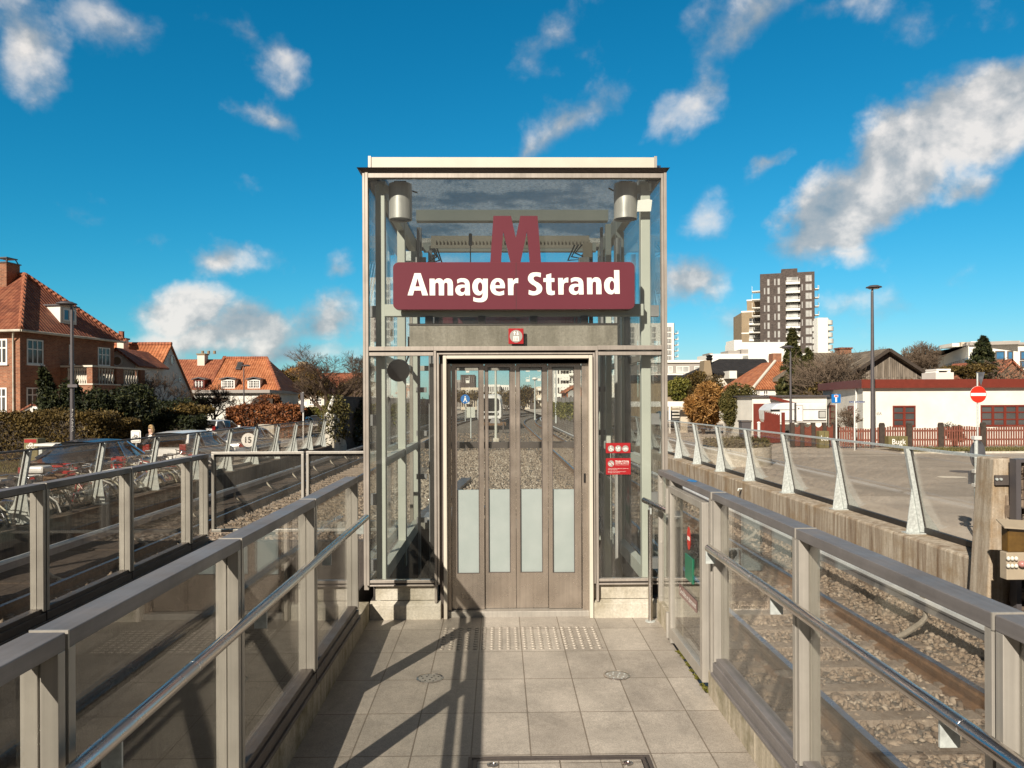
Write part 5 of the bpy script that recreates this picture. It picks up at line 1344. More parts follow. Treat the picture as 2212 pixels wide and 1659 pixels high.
# train front
tx, ty = PX(1058,78), 78.0
tr = thing('metro_train', 'white driverless metro train with a large dark windscreen waiting on the siding', 'train', (tx, ty, RT))
hw = 1.325
def tsec(y, k, zl_, zh):   # rounded section
    pts = []
    for (a, b) in ((-.92,0),(-1,.12),(-1,.5),(-.97,.72),(-.88,.93),(-.7,1.0),(.7,1.0),(.88,.93),(.97,.72),(1,.5),(1,.12),(.92,0)):
        pts.append((tx+a*hw*k, y, zl_+(zh-zl_)*b))
    return pts
secs = [tsec(ty+.0,.86,RT+.95,RT+2.9), tsec(ty+.25,.95,RT+.8,RT+3.2), tsec(ty+.9,1,RT+.75,RT+3.42), tsec(ty+38,1,RT+.75,RT+3.42)]
m = MB(); k = 12
for s_ in secs: m.v += s_
for i in range(3):
    for j in range(k): m.f.append((i*k+j, i*k+(j+1)%k, (i+1)*k+(j+1)%k, (i+1)*k+j))
m.f.append(tuple(range(k))[::-1]); m.build('body', M_['trainwhite'], tr, smooth=35)
m = MB(); m.prism(rrect(tx-.93,tx+.93,RT+1.72,RT+3.0,.22),(0,0,0),(1,0,0),(0,0,1),(0,1,0),ty-.06,ty+.1); m.build('windscreen', M_['carglass'], tr)
m = MB(); m.prism(rrect(tx-.9,tx+.9,RT+1.28,RT+1.55,.1),(0,0,0),(1,0,0),(0,0,1),(0,1,0),ty-.05,ty+.1); m.build('lamp_panel', M_['black'], tr)
for s in (-.7,.7):
    m = MB(); m.disc((tx+s,ty-.07,RT+1.42),(0,1,0),.12,.04,16); m.build('headlight', M_['lens'], tr)
m = MB(); m.box(tx-1.2,tx+1.2,ty+.3,ty+37,RT+.15,RT+.75); m.build('underframe', M_['black'], tr)
# lineside kit: point machine blocks, sleepers pile, small white lamps
lp = thing('point_machine', 'dark steel point machine with rods on the ballast behind the lift', 'point machine', (-1.4, 20, zg))
m = MB(); m.box(-1.75,-1.1,17.6,18.5,zg-.05,zg+.22); m.box(-1.5,-.5,19.4,19.75,zg,zg+.17); m.build('casing', M_['condside'], lp, bevel=.02)
m = MB(); m.beam((-2.2,14,zg+.06),(-1.2,28,zg+.06),.35,.08); m.build('cover_plate', M_['alud'], lp)
m = MB()
for k in range(5): m.box(-.95+k*.13,-.87+k*.13,19.35,19.8,zg,zg+.2)
m.build('rod', M_['black'], lp)
for (px, py, Yl, lab) in ((1083,867,58,'small white lineside lamp box beside the right rail'),(1225,841.5,62,'white lamp on the ivy-covered retaining wall'),(1073+7,834,100,'white lamp box on the far ivy wall near the bend')):
    q = P(px, py, Y=Yl)
# ------------------------------------------------------------------ vegetation builders
def cloudmesh(name, V, Fq, mat, parent=None):
    off = OFF.get(parent, Vector((0,0,0))) if parent is not None else Vector((0,0,0))
    return link_mesh(np_mesh(name, np.asarray(V)-np.array(off), Fq), name, M_[mat], parent)
def hedge(label, x0, x1, y0, y1, z0, z1, n, size, mat='hedge', round_=.15, cat='hedge', rough=.12, name='hedge'):
    """leafy block with ragged faces"""
    r = thing(name, label, cat, ((x0+x1)/2,(y0+y1)/2,z0))
    u = rng.random((n,3)); 
    # push most leaves to the shell
    ax = rng.integers(0,3,n); sd = rng.random(n) < .5
    for k in range(3):
        s = ax == k
        u[s,k] = np.where(sd[s], .0, 1.0) if k != 2 else 1.0
    u += rng.normal(size=(n,3))*.02
    p = np.stack([x0+(x1-x0)*u[:,0], y0+(y1-y0)*u[:,1], z0+(z1-z0)*u[:,2]],1)
    c = np.array([(x0+x1)/2,(y0+y1)/2,(z0+z1)/2])
    q = (p-c)/np.array([(x1-x0)/2,(y1-y0)/2,(z1-z0)/2]); rr = np.linalg.norm(q,axis=1)
    p = c+(p-c)*(1-round_*np.clip(rr-1,0,1))[:,None]
    bumpy = np.sin(p[:,0]*2.1+p[:,2]*1.7)*np.sin(p[:,1]*2.7+1)*rough+rng.normal(size=n)*rough*.5
    p[:,2] += bumpy*(u[:,2]>.4); p[:,1] += bumpy; p[:,0] += bumpy
    V, Fq = leafcloud(p, size); cloudmesh('foliage', V, Fq, mat, r)
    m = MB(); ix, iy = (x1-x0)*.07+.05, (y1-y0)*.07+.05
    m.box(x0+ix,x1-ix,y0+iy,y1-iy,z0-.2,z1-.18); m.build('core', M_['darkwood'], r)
    return r
def blob(label, c, rad, n, size, mat, cat='bush', name='bush', lumps=9, stems=True, seed=0):
    g_ = np.random.default_rng(seed+11)
    r = thing(name, label, cat, (c[0],c[1],c[2]-rad[2]))
    L_ = g_.normal(size=(lumps,3)); L_ /= np.linalg.norm(L_,axis=1)[:,None]; L_ *= .55*g_.random((lumps,1))**.4
    P_ = []
    for i in range(lumps):
        k = n//lumps; d = g_.normal(size=(k,3)); d /= np.linalg.norm(d,axis=1)[:,None]; rl_ = .24+.30*g_.random()
        P_.append(L_[i]*1.15+d*(rl_*(.55+.55*g_.random((k,1))+.25*g_.random((k,1))**4)))
    p = np.concatenate(P_)*np.array(rad)+np.array(c)
    p = p[p[:,2] > c[2]-rad[2]-.02]
    V, Fq = leafcloud(p, size*(1.5 if mat == 'orangebush' else 1), aspect=3.5 if mat == 'orangebush' else 1.6); cloudmesh('foliage', V, Fq, mat, r)
    m = MB()
    for i in range(7 if stems else 3):
        a = i*2.4; m.tube([(c[0],c[1],c[2]-rad[2]-.3),(c[0]+math.cos(a)*rad[0]*.25,c[1]+math.sin(a)*rad[1]*.25,c[2]-rad[2]*.2),(c[0]+math.cos(a)*rad[0]*.5,c[1]+math.sin(a)*rad[1]*.5,c[2]+rad[2]*.5)], [.06,.04,.012], 5)
    m.build('stem', M_['bark'], r); return r
def branchy(base, h, spread, levels, seed, r0, up=.55, nb=3, len0=None, lens=.72, wob=.18):
    g_ = random.Random(seed); segs = []
    def grow(p, d, ln, r, lv):
        n = 3; pts = [p]; rs = [r]
        for i in range(n):
            d = (d+Vector((g_.gauss(0,wob),g_.gauss(0,wob),g_.gauss(0,wob*.6)))).normalized()
            p = p+d*(ln/n); pts.append(p); rs.append(r*(1-.38*(i+1)/n))
        segs.append((pts, rs, lv))
        if lv >= levels: return
        k = nb+(1 if g_.random() < .4 else 0)
        for i in range(k):
            a = g_.random()*6.283; t = Vector((math.cos(a),math.sin(a),0))
            nd = (d*up+t*spread*(.6+.7*g_.random())+Vector((0,0,.22))).normalized()
            j = g_.choice([2,3,3]); grow(pts[j], nd, ln*lens*(.75+.4*g_.random()), rs[j]*.62, lv+1)
        grow(pts[-1], (d+Vector((g_.gauss(0,.2),g_.gauss(0,.2),.1))).normalized(), ln*lens, rs[-1]*.8, lv+1)
    grow(Vector(base), Vector((g_.gauss(0,.05),g_.gauss(0,.05),1)), len0 or h*.3, r0, 0)
    return segs
def bare_tree(label, base, h, seed, r0=.18, levels=5, spread=.8, nb=3, mat='bark', len0=None, lens=.72, twig=.007, up=.6, name='bare_tree', cat='tree'):
    segs = branchy(base, h, spread, levels, seed, r0, nb=nb, len0=len0, lens=lens, up=up)
    # fit the crown height
    top = max(p.z for s in segs for p in s[0]); k = h/(top-base[2]); b = Vector(base)
    r = thing(name, label, cat, base)
    mt, mc = MB(), MB()
    for pts, rs, lv in segs:
        pts = [b+(p-b)*k for p in pts]; rs = [max(x*k**.5, twig) for x in rs]
        (mt if lv == 0 else mc).tube(pts, rs, 8 if lv < 1 else (5 if lv < 3 else 3), cap=False)
    mt.build('trunk', M_[mat], r, smooth=60, uv=False); mc.build('crown', M_[mat], r, uv=False)
    return r
def conifer(label, base, h, rad, seed, mat='conifer', n=5200, droop=.25, name='conifer', lean=0, size=.22, pw=.85, gap=.16):
    g_ = np.random.default_rng(seed); r = thing(name, label, 'tree', base)
    m = MB(); m.tube([base,(base[0]+lean*.5,base[1],base[2]+h*.5),(base[0]+lean,base[1],base[2]+h)], [rad*.07+.04,rad*.04+.03,.015], 7, cap=False); m.build('trunk', M_['bark'], r)
    P_ = []; D_ = []; mb = MB()
    nbr = int(n/60)
    for i in range(nbr):
        t = gap+(1-gap)*((i+.5)/nbr)**.9; a = g_.random()*6.283
        L_ = rad*(1-t)**pw*(.55+.6*g_.random())+.12
        z = base[2]+h*t; bx = base[0]+lean*t
        d = np.array([math.cos(a), math.sin(a), -droop+.25*t*g_.random()])
        k = 60; s = g_.random(k)**.7
        p = np.array([bx,base[1],z])+d[None]*(s*L_)[:,None]
        side = np.array([-math.sin(a), math.cos(a), 0])
        w = (L_*.28*(1.05-s))[:,None]
        p = p+side[None]*w*g_.normal(size=(k,1))*.8+np.array([0,0,1])*g_.normal(size=(k,1))*.07+np.array([0,0,-1])*(s**2*L_*.12)[:,None]
        P_.append(p)
        mb.tube([(bx,base[1],z), tuple(np.array([bx,base[1],z])+d*L_*.9)], [.03,.008], 3, cap=False)
    mb.build('branch', M_['bark'], r, uv=False)
    V, Fq = leafcloud(np.concatenate(P_), size, aspect=2.2); cloudmesh('foliage', V, Fq, mat, r); return r
def grass_patch(name, x0, x1, y0, y1, zfn, n, h=.12):
    x = x0+(x1-x0)*rng.random(n); y = y0+(y1-y0)*rng.random(n); z = np.array([zfn(b) for b in y])
    a = rng.random(n)*6.28; w = .012+.02*rng.random(n); hh = h*(.4+.8*rng.random(n)); lx_ = rng.normal(size=n)*.04; ly_ = rng.normal(size=n)*.04
    dx, dy = np.cos(a)*w, np.sin(a)*w
    V = np.stack([np.stack([x-dx,y-dy,z],1), np.stack([x+dx,y+dy,z],1), np.stack([x+lx_,y+ly_,z+hh],1)],1).reshape(-1,3)
    return tag(link_mesh(np_mesh(name, V, np.arange(n*3).reshape(-1,3)), name, M_['grass']), kind='stuff')

# ---- left side
G = zl
hedge('long ragged olive hedge in front of the red brick house', PX(-60,33), PX(205,33), 33, 35, G(33), PZ(100,900,33), 44000, .075, 'hedge', .1, rough=.18)
hedge('small square-clipped olive hedge behind the parked dark car', PX(226,36), PX(277,36), 36, 37.3, G(36), PZ(250,909,36), 7000, .09, 'hedge', .15, rough=.07)
# dark yews
for i, (px, py, Yc, rw, rh, lab) in enumerate([(140,880,37.5,1.0,1.5,'tall ragged dark evergreen below the balcony corner'),(190,882,37,1.35,1.25,'dark evergreen bush beside the left street lamp'),(238,888,38,1.5,1.25,'wide dark evergreen below the balcony end'),(285,888,41,1.5,1.5,'dark evergreen at the right end of the garden'),(335,905,44,1.9,1.2,'low black-green shrub behind the walking person'),(390,905,47,1.6,1.2,'low black-green shrub left of the white estate car')]):
    q = P(px, py, Y=Yc); blob(lab, (q.x,Yc,q.z), (rw,1.2,rh), 13000, .11, 'darkleaf', name='evergreen_bush', cat='bush', seed=i, lumps=12)
conifer('spiky dark conifer leaning out left of the balcony', (PX(118,38),38,G(38)), PZ(96,800,38)-G(38), .95, 31, 'darkleaf', 3800, .05, lean=-.5, size=.17)
hedge('dark shaded garden hedge behind the cycle sign', PX(290,42), PX(420,42), 42, 43.5, G(42), PZ(350,905,42), 9000, .12, 'darkleaf', .1)
# flat pruned tree
q = P(395, 900, Y=45)
r = bare_tree('low pruned tree with a flat umbrella crown by the brick wall', (PX(408,45),45,G(45)), PZ(400,874,45)-G(45), 5, .16, 5, 1.5, 3, 'barkg', len0=1.2, up=.15)
u = rng.random(5200)*6.28; rr = np.sqrt(rng.random(5200))
pts = np.stack([PX(395,45)+np.cos(u)*rr*1.75, 45+np.sin(u)*rr*1.5, PZ(395,888,45)+.25*(1-rr**2)+rng.normal(size=5200)*.09], 1)
V, Fq = leafcloud(pts, .12); cloudmesh('foliage', V, Fq, 'hedge', r)
# copper beech hedge with a clipped round head
hedge('copper-brown beech hedge behind the parked cars', PX(486,58), PX(640,58), 58, 60.5, G(58), PZ(520,879,58), 12000, .16, 'copper', .12)
hedge('tall rounded clipped copper beech beside the flat-roofed annex', PX(540,60.8), PX(594,60.8), 60.6, 63, G(58), PZ(568,856,61), 9000, .16, 'copper', .38)
hedge('green hedge across the end of the side street', PX(640,80), PX(722,80), 80, 82, G(60), PZ(680,884,80), 7000, .2, 'olivebush', .1)
blob('round green shrub in front of the far white wall', (PX(705,76),76,PZ(705,889,76)), (1.2,1,1.1), 2500, .18, 'greenbush', seed=40)
# bare trees
bare_tree('big bare tree with a fine twiggy crown left of the lift', (PX(727,56),56,G(56)), PZ(722,741,56)-G(56), 12, .42, 7, .8, 2, 'bark', len0=1.5, lens=.74, twig=.007)
bare_tree('smaller bare tree behind the lift, right of the big one', (PX(776,66),66,G(60)), PZ(765,768,66)-G(60), 19, .3, 6, .8, 2, 'bark', len0=1.6, twig=.014)
bare_tree('bare garden tree in front of the white annex', (PX(460,64),64,G(60)), PZ(500,826,64)-G(60), 23, .16, 5, .8, 3, 'bark', len0=1.2, twig=.012)
bare_tree('thin bare tree against the grey gable wall', (PX(390,52),52,G(52)), PZ(388,795,52)-G(52), 33, .12, 5, .6, 3, 'bark', len0=1.2, twig=.008)
bare_tree('dark bare shrub at the street corner by the annex', (PX(548,66),66,G(60)), PZ(545,850,66)-G(60), 37, .12, 4, .9, 3, 'bark', len0=.8, twig=.012)
for i, (px, py, Yc, rw, rh, lab) in enumerate([(640,828,92,3.2,2.0,'brown twiggy shrub mass in front of the far house'),(680,835,88,2.6,2.0,'brown leafless shrub left of the big bare tree'),(775,842,80,2.6,2.1,'brown shrub mass next to the lift frame'),(612,832,84,2.0,1.9,'olive-brown shrub at the end of the orange roof')]):
    q = P(px, py, Y=Yc); blob(lab, (q.x,Yc,q.z), (rw,1.6,rh), 5200, .16, ('orangebush','hedge','hedge','hedge')[i], seed=60+i)
bare_tree('bare tree behind the far house roofs', (PX(650,104),104,-1), PZ(655,782,104)+1, 44, .25, 5, .7, 3, 'bark', len0=2, twig=.02)
grass_patch('grass', PX(-40,27)-6, -14.2, 27, 33, lambda y: zl(y), 26000, .16)
# ---- right side
q = P(1519, 878, Y=52); blob('dense ochre-brown bush beside the carport', (q.x,52,q.z), (1.5,1.3,1.75), 16000, .12, 'orangebush', seed=70, lumps=12)
q = P(1591, 874, Y=50); blob('tall olive-green bush left of the red shed door', (q.x,50,q.z), (1.35,1.2,1.75), 17000, .11, 'olivebush', seed=71, lumps=13)
q = P(1462, 842, Y=62); blob('bright yellow-green bush next to the lift frame', (q.x,62,q.z), (1.25,1.2,1.2), 6000, .15, 'greenbush', seed=72)
q = P(1505, 826, Y=66); blob('brown bare thicket below the black roof', (q.x,66,q.z), (2.4,1.2,1.5), 7000, .13, 'hedge', seed=73)
conifer('tall pointed spruce in front of the dark brick tower', (PX(1712,60),60,GR), PZ(1712,712,60)-GR, 1.75, 81, 'conifer', 11000, .3, size=.17, pw=.7)
conifer('shorter spruce right of the tall one', (PX(1746,63),63,GR), PZ(1746,755,63)-GR, 1.6, 82, 'conifer', 8000, .3, size=.17, pw=.7)
blob('dark shrub under the two spruces', (PX(1722,61),61,PZ(1722,838,61)), (1.9,1,1.0), 8000, .14, 'olivebush', seed=74)
bare_tree('bare tree on the left of the timber gable', (PX(1822,58),58,GR), PZ(1822,752,58)-GR, 91, .2, 5, .95, 3, 'barkg', len0=1.4, twig=.012)
bare_tree('bare tree against the weathered timber gable', (PX(1855,54),54,GR), PZ(1858,750,54)-GR, 92, .2, 5, .9, 3, 'barkg', len0=1.6, twig=.012)
bare_tree('bushy bare tree over the left end of the white bungalow', (PX(1800,56),56,GR), PZ(1800,772,56)-GR, 93, .16, 5, 1.0, 3, 'barkg', len0=1.0, twig=.012)
bare_tree('pale bare tree beyond the timber gable', (PX(1968,110),110,GR), PZ(1968,735,110)-GR, 94, .25, 6, .6, 3, 'barkg', len0=2.0, twig=.02)
bare_tree('bare tree between the gable and the white offices', (PX(1940,115),115,GR), PZ(1940,748,115)-GR, 95, .2, 5, .6, 3, 'barkg', len0=2.0, twig=.02)
conifer('crooked dark conifer behind the flat roof on the right', (PX(2124,62),62,GR), PZ(2128,730,62)-GR, 2.6, 96, 'darkleaf', 7600, -.02, size=.2, pw=.75, gap=.3)
q = P(2085, 800, Y=58); blob('brown leafless shrubbery below the crooked conifer', (q.x,58,q.z), (2.6,1,.75), 7000, .12, 'hedge', seed=75)
bare_tree('gnarled bare tree by the orange gable at the right edge', (PX(2190,60),60,GR), PZ(2180,772,60)-GR, 97, .2, 4, 1.1, 3, 'barkg', len0=1.4, twig=.02)
bare_tree('dry shrub climbing by the bungalow corner', (PX(1846,37.6),37.6,GR), PZ(1846,876,37.6)-GR, 98, .05, 5, .7, 3, 'barkg', len0=.5, twig=.007, name='shrub', cat='bush')
q = P(2063, 935, Y=36.6); blob('dark twiggy shrub poking through the picket fence', (q.x,36.6,q.z), (.62,.3,.62), 2600, .06, 'darkleaf', seed=76)
grass_patch('grass', 18, 44, 33.4, 35.6, lambda y: GR+.01, 24000, .10)
# ------------------------------------------------------------------ buildings
def wbp(root, w, rect_or, mat, name, d0, d1, **k):
    s0,s1,z0,z1 = rect_or
    m = MB(); m.wbox(w, s0,s1,z0,z1,d0,d1); return m.build(name, M_[mat] if isinstance(mat,str) else mat, root, **k)
def window(root, w, rc, cols=2, rows=2, fm='winframe', gm='win', t=.06, rowsplit=None, sill=True, depth=.09, gname='pane'):
    """window set into a wall: reveal shadow from depth, frame with glazing bars, pane child"""
    s0,s1,z0,z1 = rc
    m = MB(); d0, d1 = -.02, .035
    m.wbox(w,s0,s1,z0,z0+t,d0,d1); m.wbox(w,s0,s1,z1-t,z1,d0,d1); m.wbox(w,s0,s0+t,z0+t,z1-t,d0,d1); m.wbox(w,s1-t,s1,z0+t,z1-t,d0,d1)
    iw, ih = (s1-s0-2*t), (z1-z0-2*t)
    for i in range(1, cols): c = s0+t+iw*i/cols; m.wbox(w,c-t*.45,c+t*.45,z0+t,z1-t,d0,d1-.008)
    rs = rowsplit or [i/rows for i in range(1, rows)]
    for f in rs:
        c = z0+t+ih*f
        for i in range(cols):
            a = s0+t+iw*i/cols+(t*.45 if i else 0); b = s0+t+iw*(i+1)/cols-(t*.45 if i < cols-1 else 0)
            m.wbox(w,a,b,c-t*.4,c+t*.4,d0,d1-.012)
    f_ = m.build('window', M_[fm], root)
    m = MB(); m.wbox(w,s0+t*.5,s1-t*.5,z0+t*.5,z1-t*.5,-.015,.008); m.build(gname, M_[gm], f_)
    if sill:
        m = MB(); m.wbox(w,s0-.05,s1+.05,z0-.07,z0-.003,-.01,.09); m.build('sill', M_[fm if fm!='redpaint' else 'redpaint'], f_)
    return f_
def roofpoly(m, pts, th=.12):
    pts = [Vector(p) for p in pts]; n = (pts[1]-pts[0]).cross(pts[2]-pts[0]).normalized()
    if n.z < 0: pts.reverse(); n = -n
    k = len(pts); lo = [p-n*th for p in pts]
    return m.add(pts+lo, [tuple(range(k)), tuple(range(2*k-1,k-1,-1))]+[(i+k,(i+1)%k+k,(i+1)%k,i) for i in range(k)])
# ---- red brick house on the left
C0 = P(43.6, 867, Y=42); C1 = P(247, 867, Y=49.5)
C0.z = C1.z = 0
e = (C1-C0).normalized(); inn = Vector((-e.y, e.x, 0)) if Vector((-e.y,e.x,0)).x < 0 else Vector((e.y,-e.x,0))
WID = (C1-C0).length; LEN = 13
gz = zl(42)-.3; ez = PZ(46,713,42)
hs = thing('brick_house', 'two-storey red brick house with hipped tile roof, balcony and dormer at the left edge', 'house', (C0.x, C0.y, gz))
wr = Wall(C0, C1); wl = Wall(C0+inn*LEN, C0)
m = MB(); q = [C0, C1, C1+inn*LEN, C0+inn*LEN]
# ccw order seen from above
pts = [Vector((p.x,p.y,0)) for p in q]
m.hexa([p+Vector((0,0,gz)) for p in pts]+[p+Vector((0,0,ez-.05)) for p in pts]); m.build('wall', M_['brick'], hs)
ov = .45
def ec(p, a, b): return p+e*a+inn*b
Ecs = [ec(C0,-ov,-ov), ec(C1,ov,-ov), ec(C1,ov,LEN+ov), ec(C0,-ov,LEN+ov)]
apx = (C0+C1)/2+inn*3.0; apz = P(62,595,Y=apx.y).z
ap2 = (C0+C1)/2+inn*(LEN-3)
up_z = lambda p, z: Vector((p.x,p.y,z))
E = [up_z(p, ez) for p in Ecs]; A1, A2 = up_z(apx, apz), up_z(ap2, apz)
m = MB(); roofpoly(m, [E[0],E[1],A1]); roofpoly(m, [E[3],E[0],A1,A2]); roofpoly(m, [E[1],E[2],A2,A1]); roofpoly(m, [E[2],E[3],A2]); rf = m.build('roof', M_['pantile'], hs)
m = MB()
for a, b in ((E[0],A1),(E[1],A1),(A1,A2)): m.tube([a+Vector((0,0,.06)), b+Vector((0,0,.06))], .13, 8)
m.build('ridge_tiles', M_['pantile3'], rf, smooth=40)
m = MB(); m.tube([E[0]-Vector((0,0,.06)),E[1]-Vector((0,0,.06))],.07,8); m.tube([E[3]-Vector((0,0,.06)),E[0]-Vector((0,0,.06))],.07,8); m.build('gutter', M_['palecon'], hs, smooth=40)
m = MB(); dpx = wl.px(31,760)[0]; m.tube([wl.p(dpx+.25,ez-.1,.35), wl.p(dpx,ez-.55,.08), wl.p(dpx,gz,.08)], .05, 8); m.build('downpipe', M_['palecon'], hs, smooth=40)
# chimney on the left slope, near the ridge
chp = P(16, 600, Y=apx.y+.6); cb = up_z(apx+inn*2.6-e*1.4, 0)
m = MB(); cz = P(16,563+8,Y=cb.y).z
w_ = .55
def cbox(m, c, a, b, z0, z1): return m.hexa([up_z(c-e*a-inn*b,z0),up_z(c-e*a+inn*b,z0),up_z(c+e*a+inn*b,z0),up_z(c+e*a-inn*b,z0),up_z(c-e*a-inn*b,z1),up_z(c-e*a+inn*b,z1),up_z(c+e*a+inn*b,z1),up_z(c+e*a-inn*b,z1)])
cc = P(15, 590, Y=46.0); cc.z = 0
cbox(m, cc, .5, .42, apz-1.9, P(15,571,Y=46).z); ch = m.build('chimney', M_['brick'], rf)
m = MB(); zt_ = P(15,571,Y=46).z; cbox(m, cc, .56,.48, zt_, zt_+.06)
for (sa,sb) in ((-1,-1),(1,-1),(1,1),(-1,1)): m.beam(up_z(cc+e*sa*.45+inn*sb*.36,zt_+.06), up_z(cc+e*sa*.33+inn*sb*.28,zt_+.30), .05,.05)
cbox(m, cc, .42,.36, zt_+.30, zt_+.36); m.build('chimney_cowl', M_['lamppost'], ch)
# windows right wall
fx = lambda cx, cy: (cx*.26455, 521.2+cy*.26455)
def wrc(w, a, b, c, d):
    (x0,y0),(x1,y1) = fx(a,b), fx(c,d); s0,z1 = w.px(x0,(y0+y1)/2)[0], w.px((x0+x1)/2,y0)[1]; s1,z0 = w.px(x1,(y0+y1)/2)[0], w.px((x0+x1)/2,y1)[1]
    return (s0,s1,z0,z1)
for rc, c in (((217,803,350,1005),3),((797,868,896,1018),3),((215,1195,348,1345),3)):
    window(hs, wr, wrc(wr,*rc), c, 2, rowsplit=[.62], t=.075)
window(hs, wr, wrc(wr,562,845,596,1000), 1, 2, t=.06, rowsplit=[.7])
for rc in ((-60,797,62,1003),(-60,1195,58,1400)): window(hs, wl, wrc(wl,*rc), 3, 2, rowsplit=[.66], t=.09)
# balcony: corner bay with balustrade
b0 = wr.px(*fx(365,1010))[0]
zt_ = wr.px(*fx(420,1010))[1]; bd = 2.0
s0, s1 = wr.px(*fx(430,1100))[0]+.9, WID+.2
s0 = 3.0
m = MB(); m.wbox(wr, s0, s1, gz, zt_-1.05, 0, bd); bl = m.build('bay', M_['brick'], hs)
for (a,b,c,d) in ((s0,s0+.45,bd-.35,bd),(s1-.45,s1,bd-.35,bd),((s0+s1)/2-.3,(s0+s1)/2+.3,bd-.3,bd),(s0,s0+.3,0,.3)):
    m = MB(); m.wbox(wr,a,b,zt_-1.05,zt_-.1,c,d); m.build('balcony_pier', M_['brick'], bl)
m = MB(); m.wbox(wr,s0-.06,s1+.06,zt_-.1,zt_,bd-.36,bd+.05); m.wbox(wr,s0-.06,s0+.34,zt_-.1,zt_,0,bd-.36); m.wbox(wr,s0-.05,s1+.05,zt_-1.12,zt_-1.05,-.0,bd+.06); m.build('balcony_coping', M_['render2'], bl)
m = MB(); prof = [(.05,0),(.05,.06),(.035,.1),(.085,.3),(.05,.55),(.035,.7),(.06,.8),(.06,.9)]
for i in range(9):
    p = wr.p(s0+.15, zt_-1.05, .38+i*(bd-.85)/8); m.lathe(p, prof, 8)
for (a,b) in ((s0+.55,(s0+s1)/2-.4),((s0+s1)/2+.4,s1-.55)):
    for i in range(7): p = wr.p(a+(b-a)*i/6, zt_-1.05, bd-.17); m.lathe(p, prof, 8)
tag(m.build('balusters', M_['render2'], bl, smooth=40), kind='stuff')
# dormer on the hip slope
nrm_ = (E[1]-E[0]).cross(A1-E[0]).normalized()
if nrm_.z < 0: nrm_ = -nrm_
def on_roof(px,py):
    d = ray(px,py); o = Vector((0,0,EYE)); t = (E[0]-o).dot(nrm_)/d.dot(nrm_); return o+d*t
bl_ = on_roof(*fx(492,665)); br_ = on_roof(*fx(622,680)); so_ = e
sA = (bl_-C0).dot(e); sB = (br_-C0).dot(e); dz = (bl_.z+br_.z)/2; din = -(bl_-C0).dot(-inn)
wd = Wall(C0+inn*((bl_-C0).dot(inn)), C1+inn*((bl_-C0).dot(inn)))
hD = 2.0; zr = wd.px(*fx(555,535))[1]
m = MB(); dep = (zr-dz)/ ( (apz-ez)/ (3.0+ov) )+.3
m.wbox(wd, sA, sB, dz-.1, zr, -dep-.2, 0); dm = m.build('dormer', M_['render'], rf)
m = MB(); m.wbox(wd, sA-.12, sB+.12, zr, zr+.08, -dep-.3, .14); m.build('dormer_roof', M_['lamppost'], dm)
window(dm, wd, (sA+.22, sB-.12, dz+.15, zr-.12), 2, 1, t=.08, gm='winblue', sill=False) if False else None
f_ = MB(); s0_,s1_,z0_,z1_ = sA+.2, sB-.12, dz+.12, zr-.12
for (a,b,c,d) in ((s0_,s1_,z0_,z0_+.09),(s0_,s1_,z1_-.09,z1_),(s0_,s0_+.09,z0_+.09,z1_-.09),(s1_-.09,s1_,z0_+.09,z1_-.09),((s0_+s1_)/2-.05,(s0_+s1_)/2+.05,z0_+.09,z1_-.09)): f_.wbox(wd,a,b,c,d,-.0,.04)
m = MB(); m.wbox(wd,s0_+.05,s1_-.05,z0_+.05,z1_-.05,-.0,.015); m.build('dormer_pane', M_['winblue'], dm); f_.build('dormer_frame', M_['winframe'], dm)
q = P(2, 662, Y=43.2)
m = MB(); m.add([A1.lerp(E[0],.55)+inn*3.2+Vector((0,0,.25)), A1.lerp(E[0],.55)+inn*2.3+Vector((0,0,.25)), A1.lerp(E[0],.42)+inn*2.3+Vector((0,0,.25)), A1.lerp(E[0],.42)+inn*3.2+Vector((0,0,.25))],[(0,1,2,3)])
# pergola with white timbers in the garden
pg = thing('pergola', 'white timber porch with a small tiled roof above the olive hedge', 'porch', (PX(70,37),37,zl(37)))
Yp = 37.5; px_ = lambda a: PX(a, Yp)
zA, zE, zG = PZ(70,877,Yp), PZ(70,890,Yp), zl(37)
m = MB()
for a in (52, 70, 93): m.box(px_(a)-.07,px_(a)+.07,Yp-.07,Yp+.07,zG,zE if a!=70 else zA-.1)
m.beam((px_(45),Yp,zE),(px_(70),Yp,zA),.14,.12); m.beam((px_(99),Yp,zE),(px_(70),Yp,zA),.14,.12)
m.beam((px_(53),Yp-.01,zE-.1),(px_(64),Yp-.01,zE-.9),.1,.1); m.beam((px_(92),Yp-.01,zE-.1),(px_(80),Yp-.01,zE-.9),.1,.1)
m.build('timber_frame', M_['winframe'], pg)
m = MB(); roofpoly(m, [(px_(42),Yp-.15,zE+.05),(px_(70),Yp-.15,zA+.1),(px_(70),Yp+2,zA+.1),(px_(42),Yp+2,zE+.05)], .07); roofpoly(m, [(px_(120),Yp+.3,zE+.0),(px_(120),Yp+2,zE+.35),(px_(70),Yp+2,zA+.1),(px_(70),Yp-.15,zA+.1)], .07); m.build('roof', M_['pantile'], pg)
gwl = thing('garden_wall', 'orange brick garden wall with a scalloped white coping behind the pedestrian', 'wall', (PX(300,52),52,zl(52)))
wg = Wall(P(262,867,Y=48).xy.to_3d(), P(372,867,Y=54).xy.to_3d())
zt_ = wg.px(330,887)[1]
m = MB(); m.wbox(wg, 0, wg.L, zl(50)-.2, zt_-.08, -.22, 0); m.build('wall', M_['brick'], gwl)
m = MB()
k = 0
while k*.28 < wg.L-.2: m.tube([wg.p(k*.28+.14, zt_-.02, .06), wg.p(k*.28+.14, zt_+.05, -.28)], .13, 8); k += 1
m.build('coping', M_['render2'], gwl, smooth=40)
